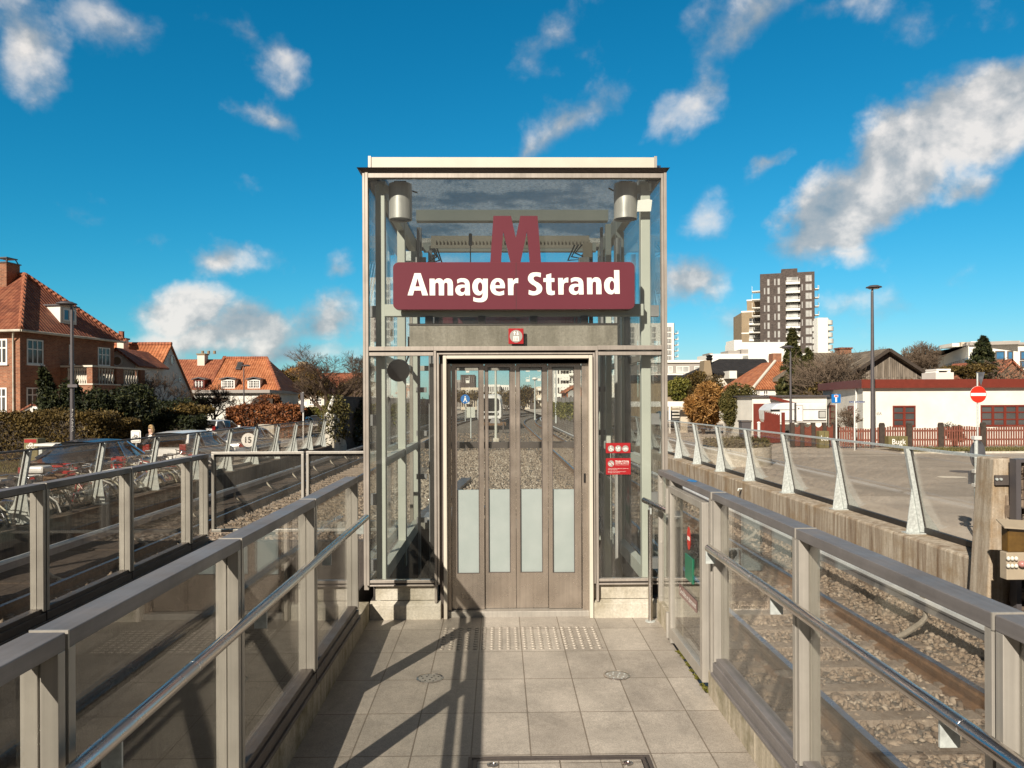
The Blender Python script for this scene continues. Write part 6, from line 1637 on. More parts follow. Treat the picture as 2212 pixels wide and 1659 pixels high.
# ---- white house with the orange gabled roof
h2 = thing('gable_house', 'white rendered house with a steep orange tile roof and a shaded grey gable', 'house', (-25, 55, zl(55)))
Xg, Y0g, Y1g = -25.0, 55.0, 63.4; Yap = (Y0g+Y1g)/2; za = PZ(374,747,Yap); ze = PZ(321,857,55); g0 = zl(55)-.3
wgE = Wall((Xg,Y0g),(Xg,Y1g)); wgS = Wall((Xg-14,Y0g),(Xg,Y0g))
m = MB(); m.prism([(0,g0),(Y1g-Y0g,g0),(Y1g-Y0g,ze),(Yap-Y0g,za),(0,ze)],(Xg,Y0g,0),(0,1,0),(0,0,1),(1,0,0),-14,0); m.build('wall', M_['render'], h2)
sl_ = (za-ze)/(Yap-Y0g)
m = MB(); o_ = .5
roofpoly(m, [(Xg-14,Y0g-o_,ze-sl_*o_+.12),(Xg+.12,Y0g-o_,ze-sl_*o_+.12),(Xg+.12,Yap,za+.12),(Xg-14,Yap,za+.12)], .12); roofpoly(m, [(Xg-14,Y1g+o_,ze-sl_*o_+.12),(Xg+.12,Y1g+o_,ze-sl_*o_+.12),(Xg+.12,Yap,za+.12),(Xg-14,Yap,za+.12)], .12); rf = m.build('roof', M_['pantile2'], h2)
m = MB(); m.tube([(Xg-14,Yap,za+.16),(Xg+.12,Yap,za+.16)],.13,8); m.build('ridge_tiles', M_['pantile3'], rf, smooth=40)
window(h2, wgE, wrc(wgE,1312,1090,1358,1185), 3, 2, rowsplit=[.6], t=.06)
window(h2, wgE, wrc(wgE,1455,1098,1475,1140), 1, 2, t=.06)
c = wgE.px(*fx(1405,970)); 
m = MB(); m.ring(wgE.p(c[0],c[1],.02),(1,0,0),.36,.06,20,6); f_ = m.build('round_window', M_['winframe'], h2, smooth=40); m = MB(); m.disc(wgE.p(c[0],c[1],.01),(1,0,0),.35,.02,20); m.build('pane', M_['winlight'], f_)
# cross gable facing the camera
Yc = 52.8; xr = PX(293,Yc); xa = PX(254,Yc); zc_ = PZ(254,751,Yc); zr_ = PZ(300,790,Yc)
hwid = xr-xa; s2_ = (zc_-zr_)/(hwid+.3)
m = MB(); m.prism([(-hwid,g0),(hwid,g0),(hwid,zr_+.3*s2_-.1),(0,zc_-.1),(-hwid,zr_+.3*s2_-.1)],(xa,Yc,0),(1,0,0),(0,0,1),(0,1,0),0,4.5); cg = m.build('cross_wing', M_['render'], h2)
m = MB()
for s in (-1,1): roofpoly(m, [(xa,Yc-.25,zc_),(xa+s*(hwid+.35),Yc-.25,zr_),(xa+s*(hwid+.35),Yc+4.6,zr_),(xa,Yc+4.6,zc_)], .12)
m.build('wing_roof', M_['pantile'], cg)
wc = Wall((xa-hwid,Yc),(xa+hwid,Yc)); c = wc.px(*fx(955,978))
m = MB(); m.ring(wc.p(c[0],c[1],.02),(0,1,0),.34,.06,20,6); f_ = m.build('round_window', M_['winframe'], cg, smooth=40); m = MB(); m.disc(wc.p(c[0],c[1],.01),(0,1,0),.33,.02,20); m.build('pane', M_['tan'], f_)
q0, q1 = P(257,752,Y=58), P(271,733,Y=58)
m = MB(); m.box(q0.x,q1.x,57.7,58.5,za-2,q1.z); cm = m.build('chimney', M_['render2'], rf)
m = MB(); m.box(q0.x-.06,q1.x+.06,57.6,58.6,q1.z,q1.z+.1); m.lathe(((q0.x+q1.x)/2-.1,58.1,q1.z+.1),[(.2,0),(.19,.45),(.22,.5)],10); m.build('chimney_pot', M_['pantile'], cm)
V, Fq = leafcloud(np.array([[xa+hwid+.1+rng.normal()*.25, Yc-.2, zr_-.5-rng.random()*2.4+.3] for _ in range(700)]), .14); cloudmesh('creeper', V, Fq, 'greenbush', cg)
# ---- orange-roofed pair with dormers
h3 = thing('terrace_house', 'pair of houses under long red and orange tile roofs with white dormers', 'house', (-26, 77, -1))
Ye, Yr = 75.0, 79.6
xA, xM, xB = PX(385,Yr), PX(487,Yr), PX(592,Yr); zr = PZ(480,776,Yr); ze = PZ(480,842,Ye); xe0, xe1 = PX(385,Ye), PX(606,Ye)
m = MB(); m.box(xe0,xe1-.6,Ye+.3,Yr*2-Ye-.3,-1.4,ze); m.build('wall', M_['render2'], h3)
m = MB(); roofpoly(m, [(xe0-1,Ye-.2,ze-.1),(xM-.1,Ye-.2,ze-.1),(xM-.1,Yr,zr),(xA-3,Yr,zr)], .15); r1 = m.build('roof', M_['pantile3'], h3)
m = MB(); roofpoly(m, [(xM-.05,Ye-.2,ze-.1),(xe1,Ye-.2,ze-.1),(PX(577,Yr),Yr,zr+.1),(xM-.05,Yr,zr+.1)], .15); roofpoly(m, [(xe1,Ye-.2,ze-.1),(xe1,2*Yr-Ye,ze-.1),(PX(577,Yr),Yr,zr+.1)], .15); roofpoly(m, [(xM-.05,2*Yr-Ye,ze-.1),(xe1,2*Yr-Ye,ze-.1),(PX(577,Yr),Yr,zr+.1),(xM-.05,Yr,zr+.1)], .15); r2 = m.build('roof', M_['pantile2'], h3)
m = MB(); roofpoly(m, [(xe0-1,2*Yr-Ye,ze-.1),(xM-.1,2*Yr-Ye,ze-.1),(xM-.1,Yr,zr),(xA-3,Yr,zr)], .15); m.build('rear_roof', M_['pantile3'], h3)
m = MB(); m.prism([(0,-.15),(Yr-Ye+.3,zr-ze+.35),(Yr-Ye+.3,zr-ze-.2),(0,-.5)],(xM-.25,Ye-.2,ze),(0,1,0),(0,0,1),(1,0,0),0,.3); m.build('party_wall', M_['pantile'], h3)
m = MB(); m.tube([(xM,Yr,zr+.14),(PX(577,Yr),Yr,zr+.14)],.14,8); m.tube([(PX(577,Yr),Yr,zr+.14),(xe1,Ye-.2,ze-.05)],.14,8); m.build('ridge_tiles', M_['pantile3'], r2, smooth=40)
f2x = lambda a, b: (384+.26455*a, 685.7+.26455*b)
def dormer(a0,b0,a1,b1,mat,root,fm):
    (x0,y0),(x1,y1) = f2x(a0,b0), f2x(a1,b1); Yd_ = 75.12
    X0,X1 = PX(x0,Yd_),PX(x1,Yd_); z1_,z0_ = PZ((x0+x1)/2,y0,Yd_),PZ((x0+x1)/2,y1,Yd_)
    m = MB(); m.box(X0,X1,Yd_,Yd_+2.6,z0_-.3,z1_); d = m.build('dormer', M_[mat], root)
    m = MB(); m.prism([(-.15,0),((X1-X0)/2,.18),(X1-X0+.15,0),(X1-X0+.15,.09),((X1-X0)/2,.28),(-.15,.09)],(X0,Yd_-.2,z1_),(1,0,0),(0,0,1),(0,1,0),0,2.9); m.build('dormer_roof', M_['lamppost'], d)
    wd_ = Wall((X0,Yd_),(X1,Yd_)); w = wd_.L; n = 3; t = .07
    m = MB()
    for i in range(n):
        a = .1+(w-.2)*i/n+.03; b = .1+(w-.2)*(i+1)/n-.03; m.wbox(wd_,a,b,z0_+.12,z1_-.1,-.01,.03)
    m.build('pane', M_['win' if fm=='winframe' else 'winlight'], d)
    m = MB()
    for i in range(n):
        a = .1+(w-.2)*i/n; b = .1+(w-.2)*(i+1)/n
        m.wbox(wd_,(a+b)/2-.03,(a+b)/2+.03,z0_+.12,z1_-.1,.0,.045)
        for fz in (.35,.68): m.wbox(wd_,a+.03,b-.03,z0_+.12+(z1_-z0_-.22)*fz-.025,z0_+.12+(z1_-z0_-.22)*fz+.025,.0,.04)
    m.build('glazing_bars', M_[fm], d)
dormer(128,510,218,580,'redpaint',r1,'winframe'); dormer(355,508,465,582,'winframe',r2,'winframe'); dormer(570,508,672,582,'winframe',r2,'winframe')
q0,q1 = P(*f2x(172,365),Y=79), P(*f2x(230,290),Y=79)
m = MB(); m.box(q0.x,q1.x,78.6,79.6,zr-1,q1.z-.2); cm = m.build('chimney', M_['render2'], r1); m = MB(); m.box(q0.x-.08,q1.x+.08,78.5,79.7,q1.z-.2,q1.z-.08)
for k in range(3): m.lathe((q0.x+.35+k*.6,79.1,q1.z-.08),[(.15,0),(.14,.3)],8)
m.build('chimney_pot', M_['tan'], cm)
slope = Vector((0, Yr-Ye+.2, zr-ze+.2)).normalized(); 
def onslope(px,py):
    n_ = Vector((1,0,0)).cross(slope); d = ray(px,py); o=Vector((0,0,EYE)); t=(Vector((xM,Ye-.2,ze-.1))-o).dot(n_)/d.dot(n_); return o+d*t
k4 = [onslope(*f2x(*p)) for p in ((472,432),(515,435),(535,378),(495,375))]
m = MB(); roofpoly(m, [p+Vector((0,-.1,.16)) for p in k4], .1); m.build('skylight', M_['lamppost'], r2)
m = MB(); kc = sum(k4, Vector())/4; roofpoly(m, [kc+(p-kc)*.78+Vector((0,-.11,.18)) for p in k4], .03); m.build('skylight_pane', M_['win'], r2)
an = thing('annex', 'flat-roofed white annex with a shaded right side below the orange roof', 'house', (PX(480,70),70,-1))
xw0, xw1 = PX(420,70), PX(576,70); za_ = PZ(500,849,70)
wside = Wall((xw1,70),(PX(640,84),84))
m = MB(); m.hexa([(xw0,70,-1.4),(xw1,70,-1.4),(PX(640,84),84,-1.4),(xw0,84,-1.4),(xw0,70,za_),(xw1,70,za_),(PX(640,84),84,za_),(xw0,84,za_)]); m.build('wall', M_['render'], an)
m = MB(); m.hexa([(xw0-.3,69.6,za_),(xw1+.4,69.6,za_),(PX(640,84)+.5,84.2,za_),(xw0-.3,84.2,za_),(xw0-.3,69.6,za_+.28),(xw1+.4,69.6,za_+.28),(PX(640,84)+.5,84.2,za_+.28),(xw0-.3,84.2,za_+.28)]); m.build('roof', M_['greyrender'], an)
m = MB(); m.wbox(wside, 12, 13, -1.2, .9, 0, .03); m.build('door', M_['darkwood'], an)
# far house behind the trees
h4 = thing('far_house', 'white far house with a dull tile roof half hidden by brown shrubs', 'house', (-24,104,-1))
X0,X1 = PX(612,102),PX(700,102)
m = MB(); m.box(X0,X1,102,111,-1.5,PZ(660,850,102)); m.build('wall', M_['render2'], h4)
m = MB(); zr=PZ(650,796,106.5); ze=PZ(650,849,102); roofpoly(m,[(X0-.5,101.5,ze),(X1+.5,101.5,ze),(X1-1.8,106.5,zr),(X0-.5,106.5,zr)],.15); roofpoly(m,[(X1+.5,101.5,ze),(X1+.5,111.5,ze),(X1-1.8,106.5,zr)],.15); roofpoly(m,[(X0-.5,111.5,ze),(X1+.5,111.5,ze),(X1-1.8,106.5,zr),(X0-.5,106.5,zr)],.15); rf=m.build('roof', M_['pantile3'], h4)
m = MB(); q=P(654,792,Y=106); m.box(q.x-.6,q.x+.6,105.6,106.6,zr-.6,zr+.9); m.build('chimney', M_['tan'], rf)
w4 = Wall((X0,102),(X1,102))
for px in (648,668,684): window(h4, w4, w4.rect(px,861,px+11,874), 2, 2, t=.09)
h5 = thing('far_house', 'reddish far roof peeking through the trees beside the lift', 'house', (-18,120,-1))
X0,X1 = PX(690,118),PX(783,118); m = MB(); m.box(X0,X1,118,126,-1.5,PZ(730,836,118)); m.build('wall', M_['render2'], h5)
m = MB(); roofpoly(m,[(X0-.4,117.5,PZ(730,836,118)),(X1+.4,117.5,PZ(730,836,118)),(X1+.4,122,PZ(730,805,122)),(X0-.4,122,PZ(730,805,122))],.15); m.build('roof', M_['pantile3'], h5)

# ---- right: white bungalow with the dark red fascia
B0 = P(1864,867,Y=39); B0.z=0; B1 = P(1778,867,Y=48.5); B1.z=0
bg_ = thing('bungalow', 'flat-roofed white bungalow with a dark red fascia and red windows', 'house', (B0.x,B0.y,GR))
zf0, zf1 = PZ(1864,838.5,39), PZ(1864,820,39)
XE = 42
wf = Wall(B0,(XE,39)); wsd = Wall(B1,B0)
m = MB(); bb=[(B0.x,39),(XE,39),(XE,50),(B1.x,48.5)]
m.hexa([(x,y,GR-.2) for x,y in bb]+[(x,y,zf0+.05) for x,y in bb]); m.build('wall', M_['render'], bg_)
m = MB(); f4=[(B0.x-.18,38.75),(XE,38.75),(XE,50.2),(B1.x-.25,48.7)]; m.hexa([(x,y,zf0) for x,y in f4]+[(x,y,zf1) for x,y in f4]); m.build('fascia', M_['redpaint'], bg_)
f6 = lambda a,b: (1810.4+.24804*a, 576+.24804*b)
def r6(w,a,b,c,d):
    (x0,y0),(x1,y1)=f6(a,b),f6(c,d); return w.rect(x0,y0,x1,y1)
def redwin(w, rc, cols):
    s0,s1,z0,z1 = rc; root = bg_
    m = MB(); t=.09
    m.wbox(w,s0,s1,z0,z0+t,-.02,.05); m.wbox(w,s0,s1,z1-t,z1,-.02,.05)
    for i in range(cols+1):
        c = s0+(s1-s0)*i/cols; a=max(s0,c-t*.7); b=min(s1,c+t*.7); m.wbox(w,a,b,z0+t,z1-t,-.02,.045)
    for f in (.33,.66):
        for i in range(cols):
            a=s0+(s1-s0)*i/cols+t*.7; b=s0+(s1-s0)*(i+1)/cols-t*.7; c=z0+(z1-z0)*f; m.wbox(w,a,b,c-.03,c+.03,-.02,.03)
    f_ = m.build('window', M_['redpaint'], root)
    m = MB(); m.wbox(w,s0+.05,s1-.05,z0+.05,z1-.05,-.02,.005); m.build('pane', M_['win'], f_)
redwin(wf, r6(wf,475,1210,672,1396), 2); redwin(wf, r6(wf,1240,1204,1660,1392), 4)
for rc in ((1793,875,1806,918),(1833,877,1845,918)): redwin(wsd, wsd.rect(*rc), 1)
s,z = wf.px(1893.5,896.5); text_obj('65A', 'house_number', M_['lamppost'], bg_, s, s+.26, z, .006, .16, .0, wall=wf)
m = MB(); sdp = wsd.L-1.1; m.tube([wsd.p(sdp,zf0,.06),wsd.p(sdp,GR,.06)],.05,8); m.build('downpipe', M_['postwhite'], bg_, smooth=40)
q0,q1 = P(*f6(815,988),Y=42),P(*f6(970,930),Y=42)
m = MB(); m.box(q0.x,q1.x,41.6,43,zf1-.1,q1.z+.05); m.build('chimney', M_['render'], bg_)
c1 = P(*f6(840,892),Y=42)
m = MB(); zc0,zc1 = q1.z+.05, c1.z
for xx in (q0.x+.12,q1.x-.22): m.hexa([(xx-.08,41.7,zc0),(xx+.12,41.7,zc0),(xx+.12,42.8,zc0),(xx-.08,42.8,zc0),(xx+.02,41.75,zc1-.1),(xx+.1,41.75,zc1-.1),(xx+.1,42.75,zc1-.1),(xx+.02,42.75,zc1-.1)])
m.box(q0.x+.1,q1.x-.1,41.7,42.8,zc1-.1,zc1); m.build('chimney_cowl', M_['white'], bg_)
# timber gable barn behind
Yb_ = 55; xa_ = PX(1914.6,Yb_); za_ = PZ(1914.6,753,Yb_); xr_ = PX(2014,Yb_); zr_ = PZ(2013,817,Yb_); k_ = (za_-zr_)/(xr_-xa_); hw_=xr_-xa_
bn = thing('barn', 'weathered timber gable with a mossy grey tile roof behind the bungalow', 'barn', (xa_,Yb_,GR))
m = MB(); m.prism([(-hw_,GR-.2-0),(hw_,GR-.2),(hw_,zr_-.2),(0,za_-.25),(-hw_,zr_-.2)],(xa_,Yb_,0),(1,0,0),(0,0,1),(0,1,0),0,12); m.build('gable_wall', M_['planks'], bn)
m = MB()
for s in (-1,1): roofpoly(m,[(xa_,Yb_-.5,za_),(xa_+s*(hw_+.5),Yb_-.5,zr_-k_*.5),(xa_+s*(hw_+.5),Yb_+12,zr_-k_*.5),(xa_,Yb_+12,za_)],.2)
m.build('roof', M_['slate'], bn)
m = MB()
for s in (-1,1): m.beam((xa_+s*.03,Yb_-.52,za_-.12),(xa_+s*(hw_+.5),Yb_-.52,zr_-k_*.5-.12),.06,.22)
m.build('barge_board', M_['darkwood'], bn)
# grey-brown roof left of the barn
hb = thing('tiled_house', 'house with a big mossy brown tile roof and brick chimney behind the spruces', 'house', (PX(1850,66),66,GR))
Yx=62; X0,X1=PX(1757,Yx),PX(1905,Yx); zr=PZ(1800,762,67.5); ze=PZ(1800,818,Yx)
m = MB(); m.box(X0+1,X1+2,Yx+.4,73,GR-.2,ze); m.build('wall', M_['render2'], hb)
m = MB(); roofpoly(m,[(X0,Yx,ze),(X1+3,Yx,ze),(X1+3,67.5,zr),(X0+2.2,67.5,zr)],.18); roofpoly(m,[(X0,Yx,ze),(X0+2.2,67.5,zr),(X0,73,ze)],.18); roofpoly(m,[(X0,73,ze),(X1+3,73,ze),(X1+3,67.5,zr),(X0+2.2,67.5,zr)],.18); rf=m.build('roof', M_['slate'], hb)
m = MB(); q0,q1=P(1811,775,Y=67),P(1836,754,Y=67); m.box(q0.x,q1.x,66.7,67.7,zr-1.2,q1.z); cm=m.build('chimney', M_['brick'], rf); m=MB(); m.box(q0.x-.08,q1.x+.08,66.6,67.8,q1.z,q1.z+.12); m.build('chimney_cap', M_['pantile'], cm)
# orange hip roof house
h6 = thing('hip_roof_house', 'low house with an orange hipped roof and brick chimney left of the spruces', 'house', (PX(1640,72),72,GR))
Yx=70; xE0,xE1=PX(1553,Yx),PX(1722,Yx); ze=PZ(1640,838,Yx); xP=PX(1682,75); zP=PZ(1682,781,75)
xm0=PX(1620,Yx)
m = MB(); m.box(xm0,xE1-.3,Yx+.3,80,GR-.2,ze); m.build('wall', M_['render'], h6)
f5 = lambda a,b: (1426.4+.24796*a, 548.6+.24796*b)
A=P(*f5(500,1165),Y=76); Bp=P(*f5(770,1115),Y=Yx); Cp=P(*f5(1000,938),Y=76); Dp=P(*f5(805,1165),Y=Yx); Ep=P(*f5(1180,1165),Y=Yx)
m = MB(); e0=Vector((PX(1553,79),79,ze)); roofpoly(m,[e0,(PX(1628,Yx),Yx,ze),Cp,(Cp.x-.3,Cp.y+3,Cp.z)],.15); roofpoly(m,[(PX(1628,Yx),Yx,ze),Ep,(Cp.x+1.2,Cp.y,Cp.z),Cp],.15); rf=m.build('roof', M_['pantile2'], h6)
m = MB(); m.tube([Vector((PX(1628,Yx),Yx,ze+.06)),Cp+Vector((0,0,.06))],.14,8); m.build('ridge_tiles', M_['render2'], rf, smooth=40)
m = MB(); q0,q1=P(*f5(966,960),Y=76.5),P(*f5(1040,868),Y=76.5); m.box(q0.x,q1.x,76,77.2,Cp.z-1.5,q1.z); m.build('chimney', M_['brick'], rf)
w6=Wall((xm0,Yx+.3),(xE1-.3,Yx+.3))
for a,c in ((830,870),(895,940)):
    (x0,y0),(x1,y1)=f5(a,1185),f5(c,1260); window(h6,w6,w6.rect(x0,y0,x1,y1),2,2,t=.08)
# black roofed house
h7 = thing('black_roof_house', 'house with a broad black tile roof and half-hipped gable beyond the thicket', 'house', (PX(1600,92),92,GR))
Yx=88; K=lambda a,b,Y: P(*f5(a,b),Y=Y)
m = MB(); l0,l1=K(372,1040,Yx),K(1000,1040,Yx); r0_,r1_=K(515,914,94),K(905,914,94)
roofpoly(m,[l0,l1,r1_,r0_],.2); roofpoly(m,[l0,r0_,(l0.x,100,l0.z)],.2); roofpoly(m,[l1,(l1.x,100,l1.z),r1_],.2); m.build('roof', M_['blackroof'], h7)
m = MB(); m.box(l0.x+.6,l1.x-.6,Yx+.6,99.5,GR-.2,l0.z); m.build('wall', M_['render2'], h7)
q0,q1=K(597,1085,86.5),K(662,1018,86.5); m=MB(); m.box(q0.x,q1.x,86.3,89,q0.z,q1.z); m.build('dormer', M_['render'], h7)
m = MB(); m.prism([(0,0),(K(460,0,86).x-K(360,0,86).x,0),((K(440,0,86).x-K(360,0,86).x)*.85,2.6),((K(440,0,86).x-K(360,0,86).x)*.25,2.6)],(K(362,0,86).x,86,K(400,1130,86).z),(1,0,0),(0,0,1),(0,1,0),0,2); m.build('gable', M_['tan'], h7)
m = MB(); q=K(427,885,93); m.lathe((q.x,93,q.z-2),[(.3,0),(.3,1.4),(.45,1.6),(.3,1.75),(.45,2.0),(.1,2.1)],10); m.build('flue', M_['black'], h7)
h7b = thing('black_roof_house', 'low building with a flat black roof just right of the lift', 'house', (PX(1470,90),90,GR))
q0,q1=K(60,1095,84),K(360,1040,84); m=MB(); roofpoly(m,[(q0.x-6,84,q0.z),(q1.x,84,q0.z),(q1.x-1.5,89,q1.z),(q0.x-6,89,q1.z)],.15); m.build('roof', M_['blackroof'], h7b); m=MB(); m.box(q0.x-6,q1.x-.3,84.4,92,GR-.2,q0.z); m.build('wall', M_['tan'], h7b)

# ---- far blocks on the right
def block(name, label, corners, z0, z1, mat, cat='building'):
    r = thing(name, label, cat, (corners[0][0],corners[0][1],z0))
    m = MB(); m.hexa([(x,y,z0) for x,y in corners]+[(x,y,z1) for x,y in corners]); m.build('facade', M_[mat], r); return r
def gridwin(root, w, cells, zs, hgt, gm='winlight', fm=None, d=.06, name='window'):
    """one window per cell; copies share the mesh of the first of its width"""
    cache = {}
    for z in zs:
        for (s0,s1) in cells:
            key = round(s1-s0,2)
            if key not in cache:
                m = MB(); ww = s1-s0; L0 = Wall((0,0),(w.t.x,w.t.y))
                m.wbox(L0,0,ww,0,hgt,-.05,d); pm = m.mesh('window')
                m = MB(); t=.13
                m.wbox(L0,-.0,ww,-.0,t,d,d+.06); m.wbox(L0,0,ww,hgt-t,hgt,d,d+.06); m.wbox(L0,0,t,t,hgt-t,d,d+.06); m.wbox(L0,ww-t,ww,t,hgt-t,d,d+.06)
                if ww > 1.1: m.wbox(L0,ww*.55-t/2,ww*.55+t/2,t,hgt-t,d,d+.06)
                cache[key] = (pm, m.mesh('frame'))
            p = w.p(s0,z,0)-OFF[root]
            o = link_mesh(cache[key][0],name,M_[gm],root); o.location = p
            if fm: o2 = link_mesh(cache[key][1],'frame',M_[fm],o)
Yt0, Yt1 = 259.0, 253.5
T0, T1 = P(1642,700,Y=Yt0), P(1760,700,Y=Yt1); T0.z=T1.z=0
wt = Wall(T0,T1); nb = wt.n
T2, T3 = T1-nb*16, T0-nb*16
tz = PZ(1700,589,256)
tw = block('dark_tower', 'dark brick apartment tower with white balconies rising above the trees', [(T0.x,T0.y),(T1.x,T1.y),(T2.x,T2.y),(T3.x,T3.y)], GR, tz, 'dkbrick')
def tpx(a,b): return wt.px(*f5(a,b))
rowsz = []; 
for i in range(9):
    rowsz.append(tpx(1150, 268+76.3*i)[1])
for i, zz in enumerate(rowsz):
    cells = []
    for (a,c) in ([(930,954),(1020,1044)]+([(990,1007)] if i%2==0 else [(901,917)])):
        cells.append((tpx(a,400)[0],tpx(c,400)[0]))
    gridwin(tw, wt, cells, [zz], 2.35, 'winlight', 'alud')
    c2=[(tpx(1263,400)[0],tpx(1322,400)[0])]
    if i%2==1: c2.append((tpx(1229,400)[0],tpx(1243,400)[0]))
    gridwin(tw, wt, c2, [zz+.75], 2.3, 'winlight', 'alud')
def balcony(root, w, s0, s1, z, dep, name='balcony', wall_mat='offwhite'):
    m = MB(); m.wbox(w,s0,s1,z-.22,z,0,dep); m.wbox(w,s0,s1,z,z+.95,dep-.06,dep) if False else None
    b = m.build(name, M_[wall_mat], root)
    m = MB(); m.wbox(w,s0,s1,z+.9,z+1.0,dep-.06,dep); m.wbox(w,s0,s0+.08,z,z+.9,dep-.08,dep); m.wbox(w,s1-.1,s1,z,z+1.6,dep-.1,dep); m.wbox(w,s0+.1,s1-.1,z+.02,z+.5,dep-.05,dep-.02); m.build('balustrade', M_[wall_mat], b)
s0,s1=tpx(1095,400)[0],tpx(1215,400)[0]
for i in range(8):
    z=tpx(1150,262+76.3*i)[1]
    m=MB(); m.wbox(wt,s0+.2,s1-.5,z,z+2.3,-.3,.04); m.build('balcony_window', M_['winlight'], tw)
    balcony(tw,wt,s0-.1,s1,z,1.6)
    m=MB(); m.wbox(wt,s0,s1,z-.6,z-.22,0,.05); m.build('painted_shade_strip', M_['black'], tw)  # black strip paints the shade under each balcony
wts=Wall(T1,T2); wtl=Wall(T3,T0)
for i in range(8):
    z=tpx(1345,292+76.3*i)[1]; balcony(tw,wts,2,6,z,1.5)
for i in range(6):
    z=tpx(870,318+72*i)[1]; balcony(tw,wtl,11,15.5,z,2.6)
q0,q1=tpx(1055,160),tpx(1195,122)
m=MB(); m.wbox(wt,q0[0],q1[0],tz,q1[1],-6,-.6); m.build('roof_plant_room', M_['dkbrick'], tw)
# brown wing
N0,N1=P(1602,700,Y=268),P(1644,700,Y=266)
w2=Wall((N0.x,N0.y),(N1.x,N1.y)); zz1=w2.px(1620,674.5)[1]; 
wb_=block('brown_block','tan stepped apartment block with stacked balconies left of the dark tower',[(N0.x,268),(N1.x,266),(N1.x+2,282),(N0.x+2,284)],GR,zz1,'tan')
m=MB(); a=w2.px(1613.5,660)[0]; zz2=w2.px(1630,649)[1]; m.wbox(w2,a,w2.L+1,zz1,zz2,-14,-1); m.build('upper_storey', M_['tan'], wb_)
m=MB(); m.wbox(w2,-.1,w2.L,zz1,zz1+.5,-14,.1); m.wbox(w2,a-.1,w2.L+1,zz2,zz2+.45,-14,-.9); m.wbox(w2,-.05,w2.L*.4,w2.px(1610,721)[1],w2.px(1610,721)[1]+.4,0,.08); m.build('white_coping', M_['offwhite'], wb_)
for i in range(4):
    z=w2.px(1630,705+17.5*i-4)[1]; m=MB(); m.wbox(w2,w2.L*.4,w2.L,z,z+2.2,-.2,.05); m.build('window', M_['win' if i<1 else 'winlight'], wb_); balcony(wb_,w2,w2.L*.38,w2.L,z,1.2)
# white round-ended block
N0=P(1758,720,Y=226); cxr=P(1786,720,Y=226).x; 
rb=thing('round_white_block','white apartment block with stacked rounded balconies right of the dark tower','building',(cxr,226,GR))
rad=P(1808,720,Y=226).x-cxr
ztop=PZ(1785,687,226)
m=MB(); m.lathe((cxr,229,0),[(rad*.62,GR),(rad*.62,ztop)],28); m.box(cxr-rad*1.0,cxr,225.2,228,GR,ztop); m.build('core', M_['offwhite'], rb)
for i in range(6):
    z=PZ(1785,694+13.4*i+6,226)
    m=MB(); m.lathe((cxr,229,0),[(rad*.9,z),(rad*(1.0 if i%2 else .93),z),(rad*(1.0 if i%2 else .93),z+1.25),(rad*.9,z+1.25)],32); m.build('balcony', M_['offwhite'], rb, smooth=30)
    m=MB(); m.box(cxr-rad*.25,cxr+rad*.15,229-rad*.66,229-rad*.55,z+1.4,z+2.0); m.build('window', M_['win'], rb)
# white low blocks
def pxblock(name,label,x0,y0,x1,Y,mat,depth=14,cat='building'):
    a,b=P(x0,800,Y=Y).x,P(x1,800,Y=Y).x; z=PZ((x0+x1)/2,y0,Y)
    return block(name,label,[(a,Y),(b,Y),(b,Y+depth),(a,Y+depth)],GR,z,mat,cat), Wall((a,Y),(b,Y))
bA,wA=pxblock('white_block','big windowless white block at the foot of the dark tower',1596,739,1706,232,'offwhite')
m=MB(); s,z=wA.px(1587,734); m.wbox(wA,wA.px(1587,750)[0],wA.px(1604,750)[0],GR,z,-9,-.5); m.build('side_tower', M_['offwhite'], bA)
s0,z=wA.px(1600,748); text_obj('Aa Rosa Flora Skolen Ved Stranden','lettering',M_['render2'],bA,s0,wA.px(1690,748)[0],z,.01,.9,.0,wall=wA) if False else None
bB,wB=pxblock('white_hall','long low white hall with flat roof lights in front of the towers',1535,764,1762,205,'offwhite')
m=MB(); 
for (a,b,y) in ((1575,1601,757),(1604,1619,754),(1534,1542,762)): m.wbox(wB,wB.px(a,760)[0],wB.px(b,760)[0],wB.px(a,764)[1],wB.px(a,y)[1],-8,-1)
m.build('roof_light', M_['greyrender'], bB)
for (a,b) in ((1604,1616),(1658,1672),(1725,1735)):
    m=MB(); m.wbox(wB,*wB.rect(a,768,b,778)[:2],*wB.rect(a,768,b,778)[2:],0,.1); m.build('window', M_['winlight'], bB)
bC,wC=pxblock('row_building','grey two-storey row with wide white windows right of the lift',1380,783.5,1530,150,'greyrender')
for (a,b) in ((1443,1453),(1461,1489),(1500,1527),(1400,1420)):
    rc=wC.rect(a,791,b,805); window(bC,wC,rc,max(1,int((rc[1]-rc[0])/.9)),1,t=.12,gm='winlight',sill=False)
m=MB(); m.wbox(wC,-.2,wC.L+.2,wC.px(1480,807)[1]-.3,wC.px(1480,807)[1],0,.6); m.wbox(wC,-.2,wC.L+.2,wC.px(1480,783.5)[1],wC.px(1480,783.5)[1]+.5,-14,.4); m.build('white_band', M_['offwhite'], bC)
bD,wD=pxblock('white_tower','slim white apartment tower partly hidden by the right side of the lift',1350,698,1456,300,'offwhite',16)
zs=[wD.px(1450,716+12.6*i)[1] for i in range(7)]
gridwin(bD,wD,[(wD.px(a,740)[0],wD.px(b,740)[0]) for a,b in ((1362,1370),(1385,1396),(1408,1416),(1441,1450))],zs,1.7,'winlight','alud')
wDs=Wall((wD.A.x+wD.L,300),(wD.A.x+wD.L,316)); m=MB(); m.wbox(wDs,0,16,GR,wD.px(1450,698)[1],0,.2); m.build('dark_side', M_['dkbrick'], bD)
